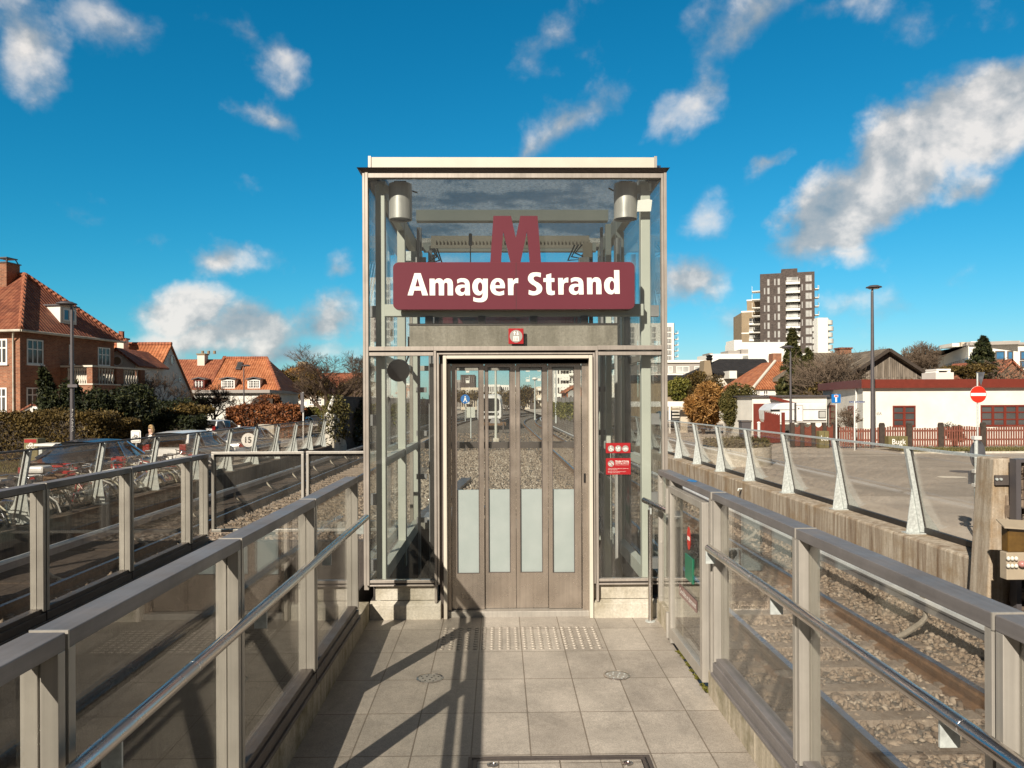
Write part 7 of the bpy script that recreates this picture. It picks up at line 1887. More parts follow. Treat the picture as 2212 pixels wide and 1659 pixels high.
for z in zs: balcony(bD,wDs,1,5,z-.6,2.0)
bE,wE=pxblock('pale_tower','pale apartment tower seen through the left panes of the lift',800,599,884,240,'offwhite',16)
gridwin(bE,wE,[(wE.px(a,740)[0],wE.px(b,740)[0]) for a,b in ((808,814),(822,828),(834,842),(850,858),(866,874))],[wE.px(840,627+16.5*i)[1] for i in range(12)],2.0,'win','winframe')
m=MB()
for i in range(6): m.wbox(wE,wE.px(843,700)[0],wE.px(849,700)[0],wE.px(840,627+33*i)[1],wE.px(840,627+33*i)[1]+2.1,0,.06)
m.build('tan_panel', M_['tan'], bE)
# office block at the far right
O0,O1,O2=P(2014,780,Y=190),P(2092,780,Y=140),P(2260,780,Y=138)
of=thing('office_block','cream office block with blue windows at the right, behind the conifer','building',(O1.x,O1.y,GR))
wo1,wo2=Wall((O0.x,O0.y),(O1.x,O1.y)),Wall((O1.x,O1.y),(O2.x,O2.y))
zo=PZ(2130,746,140)
m=MB(); m.hexa([(O0.x,O0.y,GR),(O1.x,O1.y,GR),(O2.x,O2.y,GR),(O2.x,200,GR),(O0.x,O0.y,zo),(O1.x,O1.y,zo),(O2.x,O2.y,zo),(O2.x,200,zo)]); m.build('facade', M_['offwhite'], of)
for (a,b) in ((1378,1440),(1482,1514),(1594,1660)):
    for (y0,y1) in ((744,802),(828,870)):
        rc=r6(wo2,a,y0,b,y1); m=MB(); m.wbox(wo2,*rc,0,.05); f_=m.build('window', M_['winblue'], of); m=MB(); t=.2; m.wbox(wo2,rc[0]-t,rc[1]+t,rc[2]-t,rc[2],0,.12); m.wbox(wo2,rc[0]-t,rc[1]+t,rc[3],rc[3]+t,0,.12); m.wbox(wo2,rc[0]-t,rc[0],rc[2],rc[3],0,.12); m.wbox(wo2,rc[1],rc[1]+t,rc[2],rc[3],0,.12); m.build('frame', M_['alud'], f_)
n_=22
for i in range(n_):
    a=wo1.L*(i+.15)/n_; b=wo1.L*(i+.8)/n_
    for (y0,y1) in ((757,768),(771,782)):
        z1_=wo1.p(0,0).z+ (zo-GR)*0; zt1=zo-2.2-(0 if y0<760 else 3.2); m=MB(); m.wbox(wo1,a,b,zt1-2.0,zt1,0,.05); m.build('window', M_['winblue'] if i>9 else M_['win'], of)
m=MB(); m.wbox(wo1,0,wo1.L,zo,zo+.6,-8,.3); m.wbox(wo2,0,wo2.L,zo,zo+.4,-8,.5); m.build('roof_edge', M_['greyrender'], of)
m=MB()
for (a,b,c,d) in ((1055,1120,655,690),(1220,1280,640,690),(1360,1420,670,690),(1510,1660,635,685)): rc=r6(wo2,a,c,b,d); m.wbox(wo2,max(rc[0],-3),rc[1],zo,rc[3],-9,-3)
m.build('roof_plant', M_['offwhite'], of)
m=MB()
for (a,b,c,d) in ((1125,1190,648,690),(1435,1480,665,690)): rc=r6(wo2,a,c,b,d); m.wbox(wo2,rc[0],rc[1],zo,rc[3],-9,-2.5)
m.build('roof_plant_pink', M_['beige'], of)
og=thing('gable_house','small orange-brick gable house at the right edge beyond the bungalow','house',(PX(2180,70),70,GR))
xa_,xl_,xr_=PX(2183,70),PX(2147,70),PX(2222,70); za_,zr_=PZ(2183,778,70),PZ(2147,817,70)
m=MB(); m.prism([(xl_-xa_,GR),(xr_-xa_,GR),(xr_-xa_,zr_),(0,za_),(xl_-xa_,zr_)],(xa_,70,0),(1,0,0),(0,0,1),(0,1,0),0,9); m.build('gable_wall', M_['brick'], og)
m=MB()
for s,xx in ((-1,xl_),(1,xr_)): roofpoly(m,[(xa_,69.7,za_+.1),(xx+s*.4,69.7,zr_-.3),(xx+s*.4,79,zr_-.3),(xa_,79,za_+.1)],.15)
m.build('roof', M_['pantile3'], og)
sr=thing('tiled_house','orange tile roof slope seen beside the crooked conifer','house',(PX(2160,82),82,GR))
m=MB(); roofpoly(m,[(PX(2135,82),82,PZ(2140,800,82)),(PX(2190,82),82,PZ(2180,800,82)),(PX(2185,88),88,PZ(2185,776,88)),(PX(2142,88),88,PZ(2142,780,88))],.15); m.build('roof', M_['pantile2'], sr); m=MB(); m.box(PX(2137,82),PX(2188,82),82.4,87,GR,PZ(2160,801,82)); m.build('wall', M_['brick'], sr)
ub=thing('brown_block','brown flat block between the pale tree and the offices','building',(PX(1990,150),150,GR))
m=MB(); m.box(PX(1964,150),PX(2014,150),150,165,GR,PZ(1990,771,150)); m.build('facade', M_['tan'], ub); m=MB(); m.box(PX(1948,148),PX(1966,148),148,160,GR,PZ(1955,770,148)); m.box(PX(1966,149),PX(2012,149),149,150,GR,PZ(1990,786,149)); m.build('white_wing', M_['offwhite'], ub)
# ---- far blocks behind the lift doors
zoom3=lambda a,b:(960+.18188*a,768+.18188*b)
def farblk(label,a0,b0,a1,Y,mat,rows,cols,gm,fm='alud',hgt=1.7,depth=15,name='apartment_block'):
    (x0,y0),(x1,_)=zoom3(a0,b0),zoom3(a1,b0)
    r,w=pxblock(name,label,x0,y0,x1,Y,mat,depth)
    z1=w.px((x0+x1)/2,y0)[1]
    cells=[(w.L*(i+.25)/cols,w.L*(i+.25)/cols+min(1.6,w.L/cols*.5)) for i in range(cols)]
    gridwin(r,w,cells,[z1-2.9*(k+1)+.5 for k in range(rows)],hgt,gm,fm); return r,w
farblk('dark grey stepped apartment block seen through the first door pane',190,228,360,235,'dkbrick',5,7,'winlight')
farblk('brown apartment block at the left edge of the first door pane',90,290,195,240,'greyrender',5,4,'winlight')
r_,w_=farblk('cream apartment block below the dark one behind the doors',195,380,400,215,'beige',4,7,'win')
for k in range(4): balcony(r_,w_,w_.L*.3,w_.L*.5,w_.px(1010,850)[1]+1-2.9*k+5,1.3)
farblk('white rows of flats behind the train',440,345,660,260,'offwhite',5,9,'win')
farblk('pale flats right of the train seen through the doors',640,350,860,268,'offwhite',5,9,'winlight')
farblk('grey building low behind the train',690,415,800,240,'greyrender',3,4,'winlight')
r_,w_=farblk('cream balcony block seen through the third door pane',935,400,1010,225,'beige',6,3,'win')
for k in range(5): balcony(r_,w_,w_.L*.4,w_.L,8.5-2.9*k+2,1.4)
farblk('brown flat-topped block behind the lamp in the third door pane',1000,385,1110,250,'dkbrick',5,5,'winlight')
r_,w_=farblk('cream block with dark balconies right of the far lamp',1085,372,1200,235,'beige',6,4,'win')
for k in range(5): balcony(r_,w_,w_.L*.15,w_.L*.5,9-2.9*k+2,1.4)
r_,w_=farblk('big white apartment block with balconies in the fourth door pane',1300,120,1620,230,'offwhite',10,9,'win')
for k in range(7):
    for j in (.25,.55,.85): balcony(r_,w_,w_.L*j,w_.L*j+2.6,PZ(1220,800,230)+3-2.9*(k+ (j>.5)*.5),1.3)
rg=thing('gable_house','bright orange gable house above the ivy wall in the fourth door pane','house',(PX(1235,118),118,GR))
(xl_,yl_),(xp_,yp_)=zoom3(1452,480),zoom3(1550,350)
X0=PX(xl_,118); XP=PX(xp_+4,118); z0_,zp_=PZ(xl_,yl_-12,118),PZ(xp_,yp_,118)
m=MB(); m.prism([(0,GR),(2*(XP-X0),GR),(2*(XP-X0),z0_),(XP-X0,zp_),(0,z0_)],(X0,118,0),(1,0,0),(0,0,1),(0,1,0),0,10); m.build('gable_wall', M_['pantile2'], rg)
m=MB()
for s in (-1,1): roofpoly(m,[(XP,117.7,zp_+.1),(XP+s*(XP-X0+.4),117.7,z0_-.3),(XP+s*(XP-X0+.4),128,z0_-.3),(XP,128,zp_+.1)],.15)
m.build('roof', M_['pantile2'], rg)
m=MB(); q=P(*zoom3(1522,468),Y=118); m.box(q.x-.7,q.x+.7,117.9,118.05,q.z-.7,q.z+.7); m.build('window', M_['winlight'], rg)
blob('bare brown tree mass in front of the cream block behind the doors',(PX(1131,150),150,PZ(1131,856,150)),(3,2,2.6),3000,.3,'hedge',seed=88,cat='tree',name='bare_tree')
blob('bare brown tree mass right of the waiting train',(PX(1094,160),160,PZ(1094,862,160)),(4,2,2.2),3000,.3,'hedge',seed=89,cat='tree',name='bare_tree')
blob('brown tree mass below the dark block in the first door pane',(PX(1010,165),165,PZ(1010,860,165)),(6,2,2.4),3500,.3,'hedge',seed=90,cat='tree',name='bare_tree')
for i,(px,Yl) in enumerate(((1155.5,95),(1201,80))):
    t_=thing('line_lamp', ('thin pale lamp post with a round head seen through the third door pane','thin white mast seen through the fourth door pane')[i],'lamp post',(PX(px,Yl),Yl,GR))
    m=MB(); m.tube([(PX(px,Yl),Yl,GR),(PX(px,Yl),Yl,PZ(px,(822,795)[i],Yl))],[.1,.06],8); m.build('pole', M_['galv'], t_)
    m=MB(); m.lathe((PX(px,Yl),Yl,PZ(px,(822,795)[i],Yl)),[(.05,0),(.35,.15),(.35,.3),(.1,.4)],12); m.build('lamp_head', M_['white'], t_)
q=P(*zoom3(247,517),Y=105)
bs_=thing('blue_sign','round blue pedestrian sign seen through the first door pane','sign',(q.x,105,zl(60)))
m=MB(); m.tube([(q.x,105,zl(60)),(q.x,105,q.z)],.05,8); m.build('pole', M_['galv'], bs_); m=MB(); m.disc((q.x,104.92,q.z),(0,1,0),.62,.05,24); d_=m.build('disc', M_['signblue'], bs_)
m=MB(); m.disc((q.x,104.88,q.z+.3),(0,1,0),.1,.02,12); m.prism([(-.1,.17),(.1,.17),(.16,-.15),(.3,-.4),(.18,-.42),(0,-.1),(-.18,-.42),(-.3,-.4),(-.16,-.15)],(q.x,104.88,q.z),(1,0,0),(0,0,1),(0,1,0),-.01,.01); m.build('pedestrian_symbol', M_['white'], d_)
# ------------------------------------------------------------------ cars
def make_car(label, kind, mat, loc, rz, group=None, plate=True):
    """car built along local +Y (front), wheels on z=0"""
    r = thing('parked_car', label, 'car', (0,0,0), 0, group)
    est = kind == 'estate'
    Lh = 2.25
    # stations: y, half width low, z sill, z belt, roof half width, z roof
    if kind == 'sedan': st = [(-2.32,.70,.45,.80,.60,.80),(-2.2,.80,.32,.98,.62,1.0),(-1.55,.87,.25,1.02,.60,1.08),(-.95,.88,.24,.98,.56,1.40),(-.2,.89,.24,.95,.56,1.46),(.35,.89,.24,.93,.55,1.42),(1.15,.88,.24,.92,.60,.98),(1.9,.84,.28,.82,.60,.86),(2.3,.70,.42,.66,.55,.70)]
    else: st = [(-2.22,.76,.45,.92,.62,1.02),(-2.12,.82,.32,.98,.62,1.25),(-1.8,.86,.26,1.0,.60,1.46),(-.9,.88,.24,.98,.58,1.50),(-.1,.89,.24,.96,.58,1.50),(.45,.89,.24,.94,.57,1.44),(1.2,.88,.24,.94,.60,1.02),(1.9,.84,.28,.84,.60,.88),(2.25,.70,.42,.68,.55,.72)]
    def ring_(s):
        y,w,zs,zb,wr_,zr = s
        h = [(w*.80,zs),(w*.97,zs+.10),(w,zs+.35*(zb-zs)+.1),(w*.985,zb-.05),(w*.95,zb)]
        return h
    # lower body
    vs=[]; fs=[]; k=10
    for s in st:
        h = ring_(s); pts=[(x,s[0],z) for x,z in h]+[(-x,s[0],z) for x,z in reversed(h)]; vs+=pts
    for i in range(len(st)-1):
        for j in range(k): fs.append((i*k+j,(i+1)*k+j,(i+1)*k+(j+1)%k,i*k+(j+1)%k))
    fs+=[tuple(range(k)),tuple(range((len(st)-1)*k,len(st)*k))[::-1]]
    m=MB(); m.add(vs,fs); body=m.build('body',M_[mat],r,smooth=50)
    md=body.modifiers.new('round','SUBSURF'); md.levels=1; md.render_levels=1
    # glasshouse (dark glass) and painted roof
    def cab(scale, zcut, ztop):
        vs=[]; fs=[]; n=0
        for s in st[1:-1]:
            y,w,zs,zb,wr_,zr=s
            if zr<zb+.03: zr=zb-.03
            vs+=[(w*.93*scale,y,zb-.03),(wr_*scale*1.06,y,zr-.06),(wr_*.86*scale,y,zr),(-wr_*.86*scale,y,zr),(-wr_*1.06*scale,y,zr-.06),(-w*.93*scale,y,zb-.03)]; n+=1
        for i in range(n-1):
            for j in range(5): fs.append((i*6+j,(i+1)*6+j,(i+1)*6+j+1,i*6+j+1))
        return vs,fs
    m=MB(); m.add(*cab(1,0,0)); m.build('windows',M_['carglass'],r,smooth=30)
    m=MB(); idx=[i for i,s in enumerate(st) if s[5]>1.36]
    a,b=idx[0],idx[-1]
    rows=[]
    for i in range(a,b+1):
        y,w,zs,zb,wr_,zr=st[i]; rows.append([(wr_*1.075,y,zr-.09),(wr_*1.04,y,zr-.03),(wr_*.85,y,zr+.012),(0,y,zr+.03),(-wr_*.85,y,zr+.012),(-wr_*1.04,y,zr-.03),(-wr_*1.075,y,zr-.09)])
    vs=[p for q in rows for p in q]; fs=[(i*7+j,(i+1)*7+j,(i+1)*7+j+1,i*7+j+1) for i in range(len(rows)-1) for j in range(6)]
    m.add(vs,fs); m.build('roof',M_[mat],r,smooth=50)
    # pillars
    m=MB()
    for s in (-1,1):
        for (i,j,w) in ((a-1,a,.10),(b,b+1,.07)):
            A,B=st[i],st[j]
            lo,hi=(A,B) if i==a-1 else (B,A)
            m.beam((s*lo[1]*.92,lo[0],max(lo[3],lo[5]-.1)-.02),(s*hi[4]*1.06,hi[0],hi[5]-.06),w,.06,(0,1,0))
        mi=st[(a+b)//2]; m.beam((s*mi[1]*.935,mi[0],mi[3]-.02),(s*mi[4]*1.065,mi[0],mi[5]-.07),.09,.03,(0,1,0))
        m.beam((s*.93*.9,st[a][0],st[a][3]-.01),(s*.93*.9,st[b+1][0],st[b+1][3]-.01),.03,.03)
    m.build('pillars',M_[mat if mat!='car_black' else 'chrome'],r)
    m=MB()
    for s in (-1,1): m.beam((s*.842,st[a-1][0]+.2,st[a-1][3]+.0),(s*.845,st[b+1][0]-.1,st[b+1][3]+.01),.02,.025)
    m.build('window_trim',M_['chrome'],r)
    for sx_ in (-1,1):
        for wy in (-1.36,1.36):
            m=MB(); m.ring((sx_*.80,wy,.315),(1,0,0),.225,.09,24,8); t=m.build('tyre',M_['tyre'],r,smooth=50)
            m=MB(); m.disc((sx_*.86,wy,.315),(1,0,0),.20,.03,20)
            for q in range(5): a_=q*1.2566; m.beam((sx_*.885,wy,.315),(sx_*.88,wy+.18*math.cos(a_),.315+.18*math.sin(a_)),.05,.02)
            m.build('rim',M_['rim'],t)
            m=MB(); m.disc((sx_*.80,wy,.34),(1,0,0),.36,.13,24); m.build('wheel_arch',M_['black'],r)
        y0=st[0][0]; m=MB()
        if est: m.box(sx_*.62-.10,sx_*.62+.13,y0-.03,y0+.10,.78,1.12)
        else: m.box(sx_*.58-.18,sx_*.58+.18,y0-.03,y0+.12,.70,.86)
        m.build('tail_light',M_['redlamp'],r,bevel=.02)
        m=MB(); y1=st[-1][0]; m.hexa([(sx_*.60-.16,y1-.22,.60),(sx_*.60+.14,y1-.24,.60),(sx_*.60+.14,y1-.1,.60),(sx_*.60-.16,y1-.02,.60),(sx_*.60-.14,y1-.26,.76),(sx_*.60+.12,y1-.28,.76),(sx_*.60+.12,y1-.16,.74),(sx_*.60-.14,y1-.08,.74)]); m.build('headlight',M_['lens'],r)
        m=MB(); m.box(sx_*.93-.09,sx_*.93+.09,.92,1.06,.94,1.08); m.build('mirror',M_[mat],r,bevel=.02)
    m=MB(); m.box(-.26,.26,st[0][0]-.035,st[0][0]-.0,.56,.67); m.build('number_plate',M_['white'],r)
    m=MB(); m.box(-.26,.26,st[-1][0]+.0,st[-1][0]+.03,.42,.52); m.build('number_plate',M_['white'],r)
    m=MB(); m.box(-.6,.6,st[-1][0]-.06,st[-1][0]+.015,.40,.58); m.build('grille',M_['black'],r)
    r.location=loc; r.rotation_euler=(0,0,rz); return r
make_car('dark saloon with chrome window trim parked behind the bicycles and left barrier','sedan','car_black',(-11.3,22.0,zl(22)),R(-2))
make_car('white estate car parked behind the left barrier, seen through its glass','estate','car_white',(-11.2,28.4,zl(28)),R(-2))
make_car('silver saloon parked farther along behind the left barrier','sedan','car_silver',(-11.2,34.8,zl(34)),R(-2))
q=P(470,930,Y=50); make_car('white estate car with red tail lights seen from behind by the copper hedge','estate','car_white',(P(452,905,Y=52).x,54,zl(52)),R(-6))
q=P(626,905,Y=62); make_car('dark blue hatchback farther up the side street, left of the sign post','estate','car_blue',(q.x,64,zl(60)),R(178))
q=P(672,905,Y=70); make_car('small silver car beyond the sign post in the side street','sedan','car_silver',(q.x,72,zl(60)),R(178))
q=P(704,905,Y=78); make_car('dark car farthest along the side street by the big bare tree','estate','car_grey',(q.x,80,zl(60)),R(178))
q=P(1463,912,Y=56); make_car('dark car parked under the white carport beside the lift','estate','car_grey',(q.x,58.5,GR),R(178))
# ------------------------------------------------------------------ bicycles
def make_bike(label, mat, basket=None, group='bicycles parked behind the left barrier'):
    r=thing('bicycle',label,'bicycle',(0,0,0),0,group)
    for wy,nm in ((-.53,'wheel'),(.53,'wheel')):
        m=MB(); m.ring((0,wy,.345),(1,0,0),.325,.019,30,6); t=m.build('wheel',M_['tyre'],r,smooth=60)
        m=MB(); m.ring((0,wy,.345),(1,0,0),.302,.010,30,4)
        for q in range(14): a=q*.4488; m.tube([(.012*(1 if q%2 else -1),wy,.345),(0,wy+.30*math.cos(a),.345+.30*math.sin(a))],.0028,3,cap=False)
        m.disc((0,wy,.345),(1,0,0),.02,.09,10); m.build('rim',M_['chrome'],t)
        m=MB(); 
        pts=[(0,wy+.365*math.cos(a),.345+.365*math.sin(a)) for a in [R(x) for x in ((20,50,80,110,140,175) if wy<0 else (20,50,80,110,140))]]
        m.tube(pts,.016,5); m.build('mudguard',M_[mat],t)
    m=MB(); bb=(0,-.08,.30); seat=(0,-.24,.86); head=(0,.36,.86); hb=(0,.39,.68)
    m.tube([bb,seat],.017,8); m.tube([bb,hb],.019,8); m.tube([(0,-.21,.76),head],.016,8)
    for s in (-.05,.05): m.tube([(s,-.53,.345),(0,-.2,.74)],.009,6); m.tube([(s,-.53,.345),(s*.4,-.08,.30)],.01,6); m.tube([(s,.53,.345),(s*.8,.42,.62)],.012,6)
    m.tube([(0,.42,.62),(0,.345,.92)],.017,8); m.build('frame',M_[mat],r,smooth=50)
    m=MB(); m.tube([(0,.345,.92),(0,.33,1.02)],.014,8); m.tube([(-.29,.14,1.0),(-.26,.28,1.04),(0,.34,1.03),(.26,.28,1.04),(.29,.14,1.0)],.011,8); m.build('handlebar',M_['chrome'],r,smooth=50)
    m=MB()
    for s in (-1,1): m.tube([(s*.29,.17,1.003),(s*.295,.06,.99)],.017,8)
    m.build('grip',M_['black'],r)
    m=MB(); m.tube([seat,(0,-.26,.93)],.013,8); m.hexa([(-.10,-.38,.93),(.10,-.38,.93),(.02,-.10,.94),(-.02,-.10,.94),(-.08,-.36,.99),(.08,-.36,.99),(.018,-.11,.975),(-.018,-.11,.975)]); m.build('saddle',M_['black'],r,bevel=.015)
    m=MB(); m.beam((-.05,-.72,.74),(-.05,-.26,.74),.012,.012); m.beam((.05,-.72,.74),(.05,-.26,.74),.012,.012); m.beam((-.06,-.7,.74),(.06,-.7,.74),.012,.012); m.tube([(-.06,-.62,.74),(-.06,-.53,.345)],.006,4); m.tube([(.06,-.62,.74),(.06,-.53,.345)],.006,4); m.build('carrier',M_['chrome'],r)
    m=MB(); m.disc((.05,-.08,.30),(1,0,0),.09,.012,18); m.tube([(.06,-.08,.30),(.07,-.0,.16)],.011,5); m.box(.07,.15,-.03,.05,.14,.165); m.tube([(-.06,-.08,.30),(-.07,-.16,.44)],.011,5); m.box(-.15,-.07,-.2,-.12,.43,.455); m.build('crank',M_['alud'],r)
    m=MB(); m.disc((0,.50,.78),(0,1,0),.04,.05,12); m.build('lamp',M_['lens'],r)
    if basket:
        m=MB(); z0,z1=.78,1.0
        for z in (z0,.85,.92,z1):
            for (a,b) in (((-.17,.42),(.17,.42)),((.17,.42),(.17,.68)),((.17,.68),(-.17,.68)),((-.17,.68),(-.17,.42))): m.beam((a[0],a[1],z),(b[0],b[1],z),.02,.035)
        for i in range(7):
            x=-.17+i*.0567
            for y in (.42,.68): m.beam((x,y,z0),(x,y,z1),.014,.014)
        m.box(-.17,.17,.42,.68,z0-.01,z0); m.build('basket',M_[basket],r)
    return r
bikes=[make_bike('cream bicycle with red front crate, first of the row behind the left barrier','bikecream','bikered'),
 make_bike('dark bicycle with a brown wicker basket in the left row','black','wicker'),
 make_bike('red bicycle in the left row','bikered',None),
 make_bike('white bicycle in the left row','bikewhite',None),
 make_bike('green bicycle with a black crate in the left row','bikegreen','black'),
 make_bike('blue bicycle in the left row','bikeblue',None)]
hidden=[b for b in bikes]
brnd=random.Random(4)
spots=[]
yb=10.6
adj=['leaning away from the rack','standing upright','with its bars turned left','with its bars turned right','tucked close to the glass','standing a little back']
kinds=['cream','black','red','white','green','blue']
nb_=0; used=set()
ORDER=[3,0,3,4,0,5,3,1,0,2,3,0,3,5,0,3,2,0,1,3]
POSW=['nearest in the photograph','second in the row','by the first barrier post in view','just past the first post','in front of the dark boot','under the dark rear window','by the second post in view','just past the second post','below the chrome window line','between the second and third posts','in front of the dark bonnet','by the third post in view','just past the third post','below the white windscreen','in front of the white bonnet','by the fourth post in view','just past the fourth post','below the white headlight','near the speed disc','last before the gap']
for k,i in enumerate(ORDER):
    b=bikes[i]
    x=-9.45+brnd.uniform(-.18,.12); y=yb; rz=R(90)+brnd.uniform(-.25,.25)+(math.pi if brnd.random()<.35 else 0)
    lab=f'{kinds[i]} bicycle {POSW[k]} behind the left barrier'
    o=b if i not in used else dup(b,(0,0,0))
    used.add(i)
    o.location=(x,y,zl(y)); o.rotation_euler=(brnd.uniform(-.06,.06),brnd.uniform(-.12,.12),rz); o['label']=lab
    yb+=.62+brnd.uniform(-.1,.35)
# moped
mo=thing('moped','black moped with a white top box and red tail lamp behind the left barrier','moped',(-9.9,14.2,zl(14)))
q=P(100,1000,Y=15.5)
mx,my=P(84,985,Y=15.8).x,15.8; z0=zl(15.8)
m=MB(); m.tube([(mx+.1,my,z0+.45),(mx-.2,my+.05,z0+.8),(mx-.7,my+.1,z0+.75),(mx-1.0,my+.1,z0+.35),(mx-1.35,my+.1,z0+.6),(mx-1.5,my+.1,z0+1.0)],[.14,.2,.18,.13,.12,.10],10); m.build('body',M_['car_black'],mo,smooth=60)
for xx in (mx-.05,mx-1.45):
    m=MB(); m.ring((xx,my,z0+.24),(0,1,0),.17,.07,20,8); m.build('wheel',M_['tyre'],mo,smooth=60)
m=MB(); m.box(mx-.16,mx+.22,my-.2,my+.2,z0+.86,z0+1.03); m.build('rear_box',M_['car_black'],mo,bevel=.04); m=MB(); m.box(mx-.13,mx+.19,my-.18,my+.18,z0+1.03,z0+1.18); m.build('box_lid',M_['car_white'],mo,bevel=.05)
m=MB(); m.disc((mx+.0,my-.21,z0+.93),(0,1,0),.05,.03,14); m.build('tail_light',M_['redlamp'],mo); m=MB(); m.box(mx-.06,mx+.1,my-.22,my-.2,z0+.66,z0+.76); m.build('number_plate',M_['white'],mo)
m=MB(); m.tube([(mx-1.5,my-.3,z0+1.05),(mx-1.5,my+.1,z0+1.08),(mx-1.5,my+.5,z0+1.05)],.015,6); m.build('handlebar',M_['chrome'],mo)
q=P(35,985,Y=14.6); m=MB(); 
mc=thing('motorcycle_cover','rounded black covered motorcycle at the left edge behind the barrier','covered motorcycle',(-10.35,14.8,zl(15)))
m.grid(lambda u,v:(-10.35-.95+1.9*u, 14.8-.45*math.cos(math.pi*v), zl(15)+.1+(.95*math.sin(math.pi*min(1,max(0,u)))**.5+.15*math.sin(u*9))*math.sin(math.pi*v)**.6), 22, 12); m.build('cover',M_['black'],mc,smooth=60)
# ------------------------------------------------------------------ person
pq=P(327,912,Y=27); pz=zl(27)
per=thing('person','walking person with blond hair in a dark coat on the left pavement','person',(pq.x,27,pz))
def skin_body(name, verts, edges, radii, mat, parent, root=0):
    me=bpy.data.meshes.new(name); off=OFF[parent]; me.from_pydata([tuple(Vector(v)-off) for v in verts],edges,[]); me.update()
    o=link_mesh(me,name,mat,parent); md=o.modifiers.new('skin','SKIN'); md.use_smooth_shade=True
    for i,rr in enumerate(radii): me.skin_vertices[0].data[i].radius=(rr,rr) if not isinstance(rr,tuple) else rr
    me.skin_vertices[0].data[root].use_root=True
    sb=o.modifiers.new('sub','SUBSURF'); sb.levels=1; sb.render_levels=2; return o
X,Yp,Z=pq.x,27.0,pz
V=[(0,0,.92),(0,0,1.12),(0,0,1.33),(.0,0,1.45),(.02,0,1.55),(.03,0,1.64),  # spine to head
   (0,-.09,.90),(.14,-.09,.50),(.02,-.09,.10),(.14,-.10,.04),  (0,.09,.90),(-.06,.09,.50),(-.30,.09,.16),(-.22,.09,.05),
   (0,-.17,1.38),(-.08,-.22,1.12),(.08,-.20,.93),(.13,-.19,.86),  (0,.17,1.38),(.06,.22,1.12),(.2,.19,1.0),(.26,.17,.96)]
E=[(0,1),(1,2),(2,3),(3,4),(4,5),(0,6),(6,7),(7,8),(8,9),(0,10),(10,11),(11,12),(12,13),(2,14),(14,15),(15,16),(16,17),(2,18),(18,19),(19,20),(20,21)]
Rr=[.14,.13,.15,.06,.095,.085,.10,.065,.045,.04,.10,.065,.045,.04,.06,.048,.035,.03,.06,.048,.035,.03]
skin_body('body',[(X+a,Yp+b,Z+c) for a,b,c in V],E,Rr,M_['skin'],per)
m=MB()
def coat(u,v):
    z=.45+.97*v; w=.155+.10*(1-v)**1.3; a=2*math.pi*u; k=1.0-.25*max(0,v-.8)*5*.4
    return (X-.02*(1-v)+w*.95*k*math.cos(a), Yp+w*1.15*k*math.sin(a), Z+z)
m.grid(coat,20,8); ct=m.build('coat',M_['coat'],per,smooth=60)
for s in (-1,1):
    m=MB(); p=[V[14],V[15],V[16]] if s<0 else [V[18],V[19],V[20]]
    m.tube([(X,Yp+s*.1,Z+1.40)]+[(X+a,Yp+b,Z+c) for a,b,c in p],[.085,.085,.068,.055],10); m.build('sleeve',M_['coat'],ct,smooth=60)
    m=MB(); p=[V[6],V[7],V[8]] if s<0 else [V[10],V[11],V[12]]; m.tube([(X+a,Yp+b,Z+c) for a,b,c in p],[.12,.085,.06],10); m.build('trousers',M_['coat'],per,smooth=60)
    m=MB(); p=V[9] if s<0 else V[13]; m.hexa([(X+p[0]-.16,Yp+p[1]-.05,Z+p[2]-.04),(X+p[0]+.13,Yp+p[1]-.04,Z+p[2]-.04),(X+p[0]+.13,Yp+p[1]+.04,Z+p[2]-.04),(X+p[0]-.16,Yp+p[1]+.05,Z+p[2]-.04),(X+p[0]-.14,Yp+p[1]-.04,Z+p[2]+.07),(X+p[0]+.05,Yp+p[1]-.03,Z+p[2]+.05),(X+p[0]+.05,Yp+p[1]+.03,Z+p[2]+.05),(X+p[0]-.14,Yp+p[1]+.04,Z+p[2]+.07)]); m.build('shoe',M_['black'],per,bevel=.015)
m=MB()
def hair(u,v):
    a=math.pi*(.0+1.0*v); b=2*math.pi*u; x=.105*math.sin(a)*math.cos(b); y=.10*math.sin(a)*math.sin(b); z=.125*math.cos(a)
    if x>.035 and z<.055: x=.035
    if z<0: z*=1.9; x-=.02
    return (X+.015+x, Yp+y, Z+1.635+z)
m.grid(hair,20,14); m.build('hair',M_['blond'],per,smooth=60)
m=MB(); m.box(X+.105,X+.118,Yp-.07,Yp+.07,Z+1.625,Z+1.655); m.build('sunglasses',M_['black'],per,bevel=.008)
per.rotation_euler = (0, 0, R(-115))
# ------------------------------------------------------------------ left street furniture
def street_lamp(label, px, ptop, pbot, Y, zg, face, mat='lamppost', r0=.085):
    x=PX(px,Y); zt=PZ(px,ptop,Y); r=thing('street_lamp',label,'street lamp',(x,Y,zg))
    m=MB(); m.tube([(x,Y,zg),(x,Y,zg+1.2),(x,Y,zt-.28)],[r0,r0*.98,r0*.6],12); m.build('pole',M_[mat],r,smooth=40)
    m=MB(); m.tube([(x,Y,zt-.30),(x+face*.05,Y,zt-.16),(x+face*.22,Y,zt-.1)],[r0*.6,.045,.04],8); m.build('arm',M_[mat],r,smooth=40)
    m=MB(); m.lathe((x+face*.27,Y,zt-.13),[(.20,0),(.36,.04),(.34,.075),(.26,.10),(.2,.135),(.05,.15)],28); h=m.build('lamp_head',M_[mat],r,smooth=30)
    m=MB(); m.lathe((x+face*.27,Y,zt-.145),[(.24,0),(.2,.015)],20); m.build('lamp_glass',M_['lens'],h)
    return r
sl1=street_lamp('grey street lamp with white scrawl on its pole in front of the brick house',156,652,965,29,zl(29),-.72)
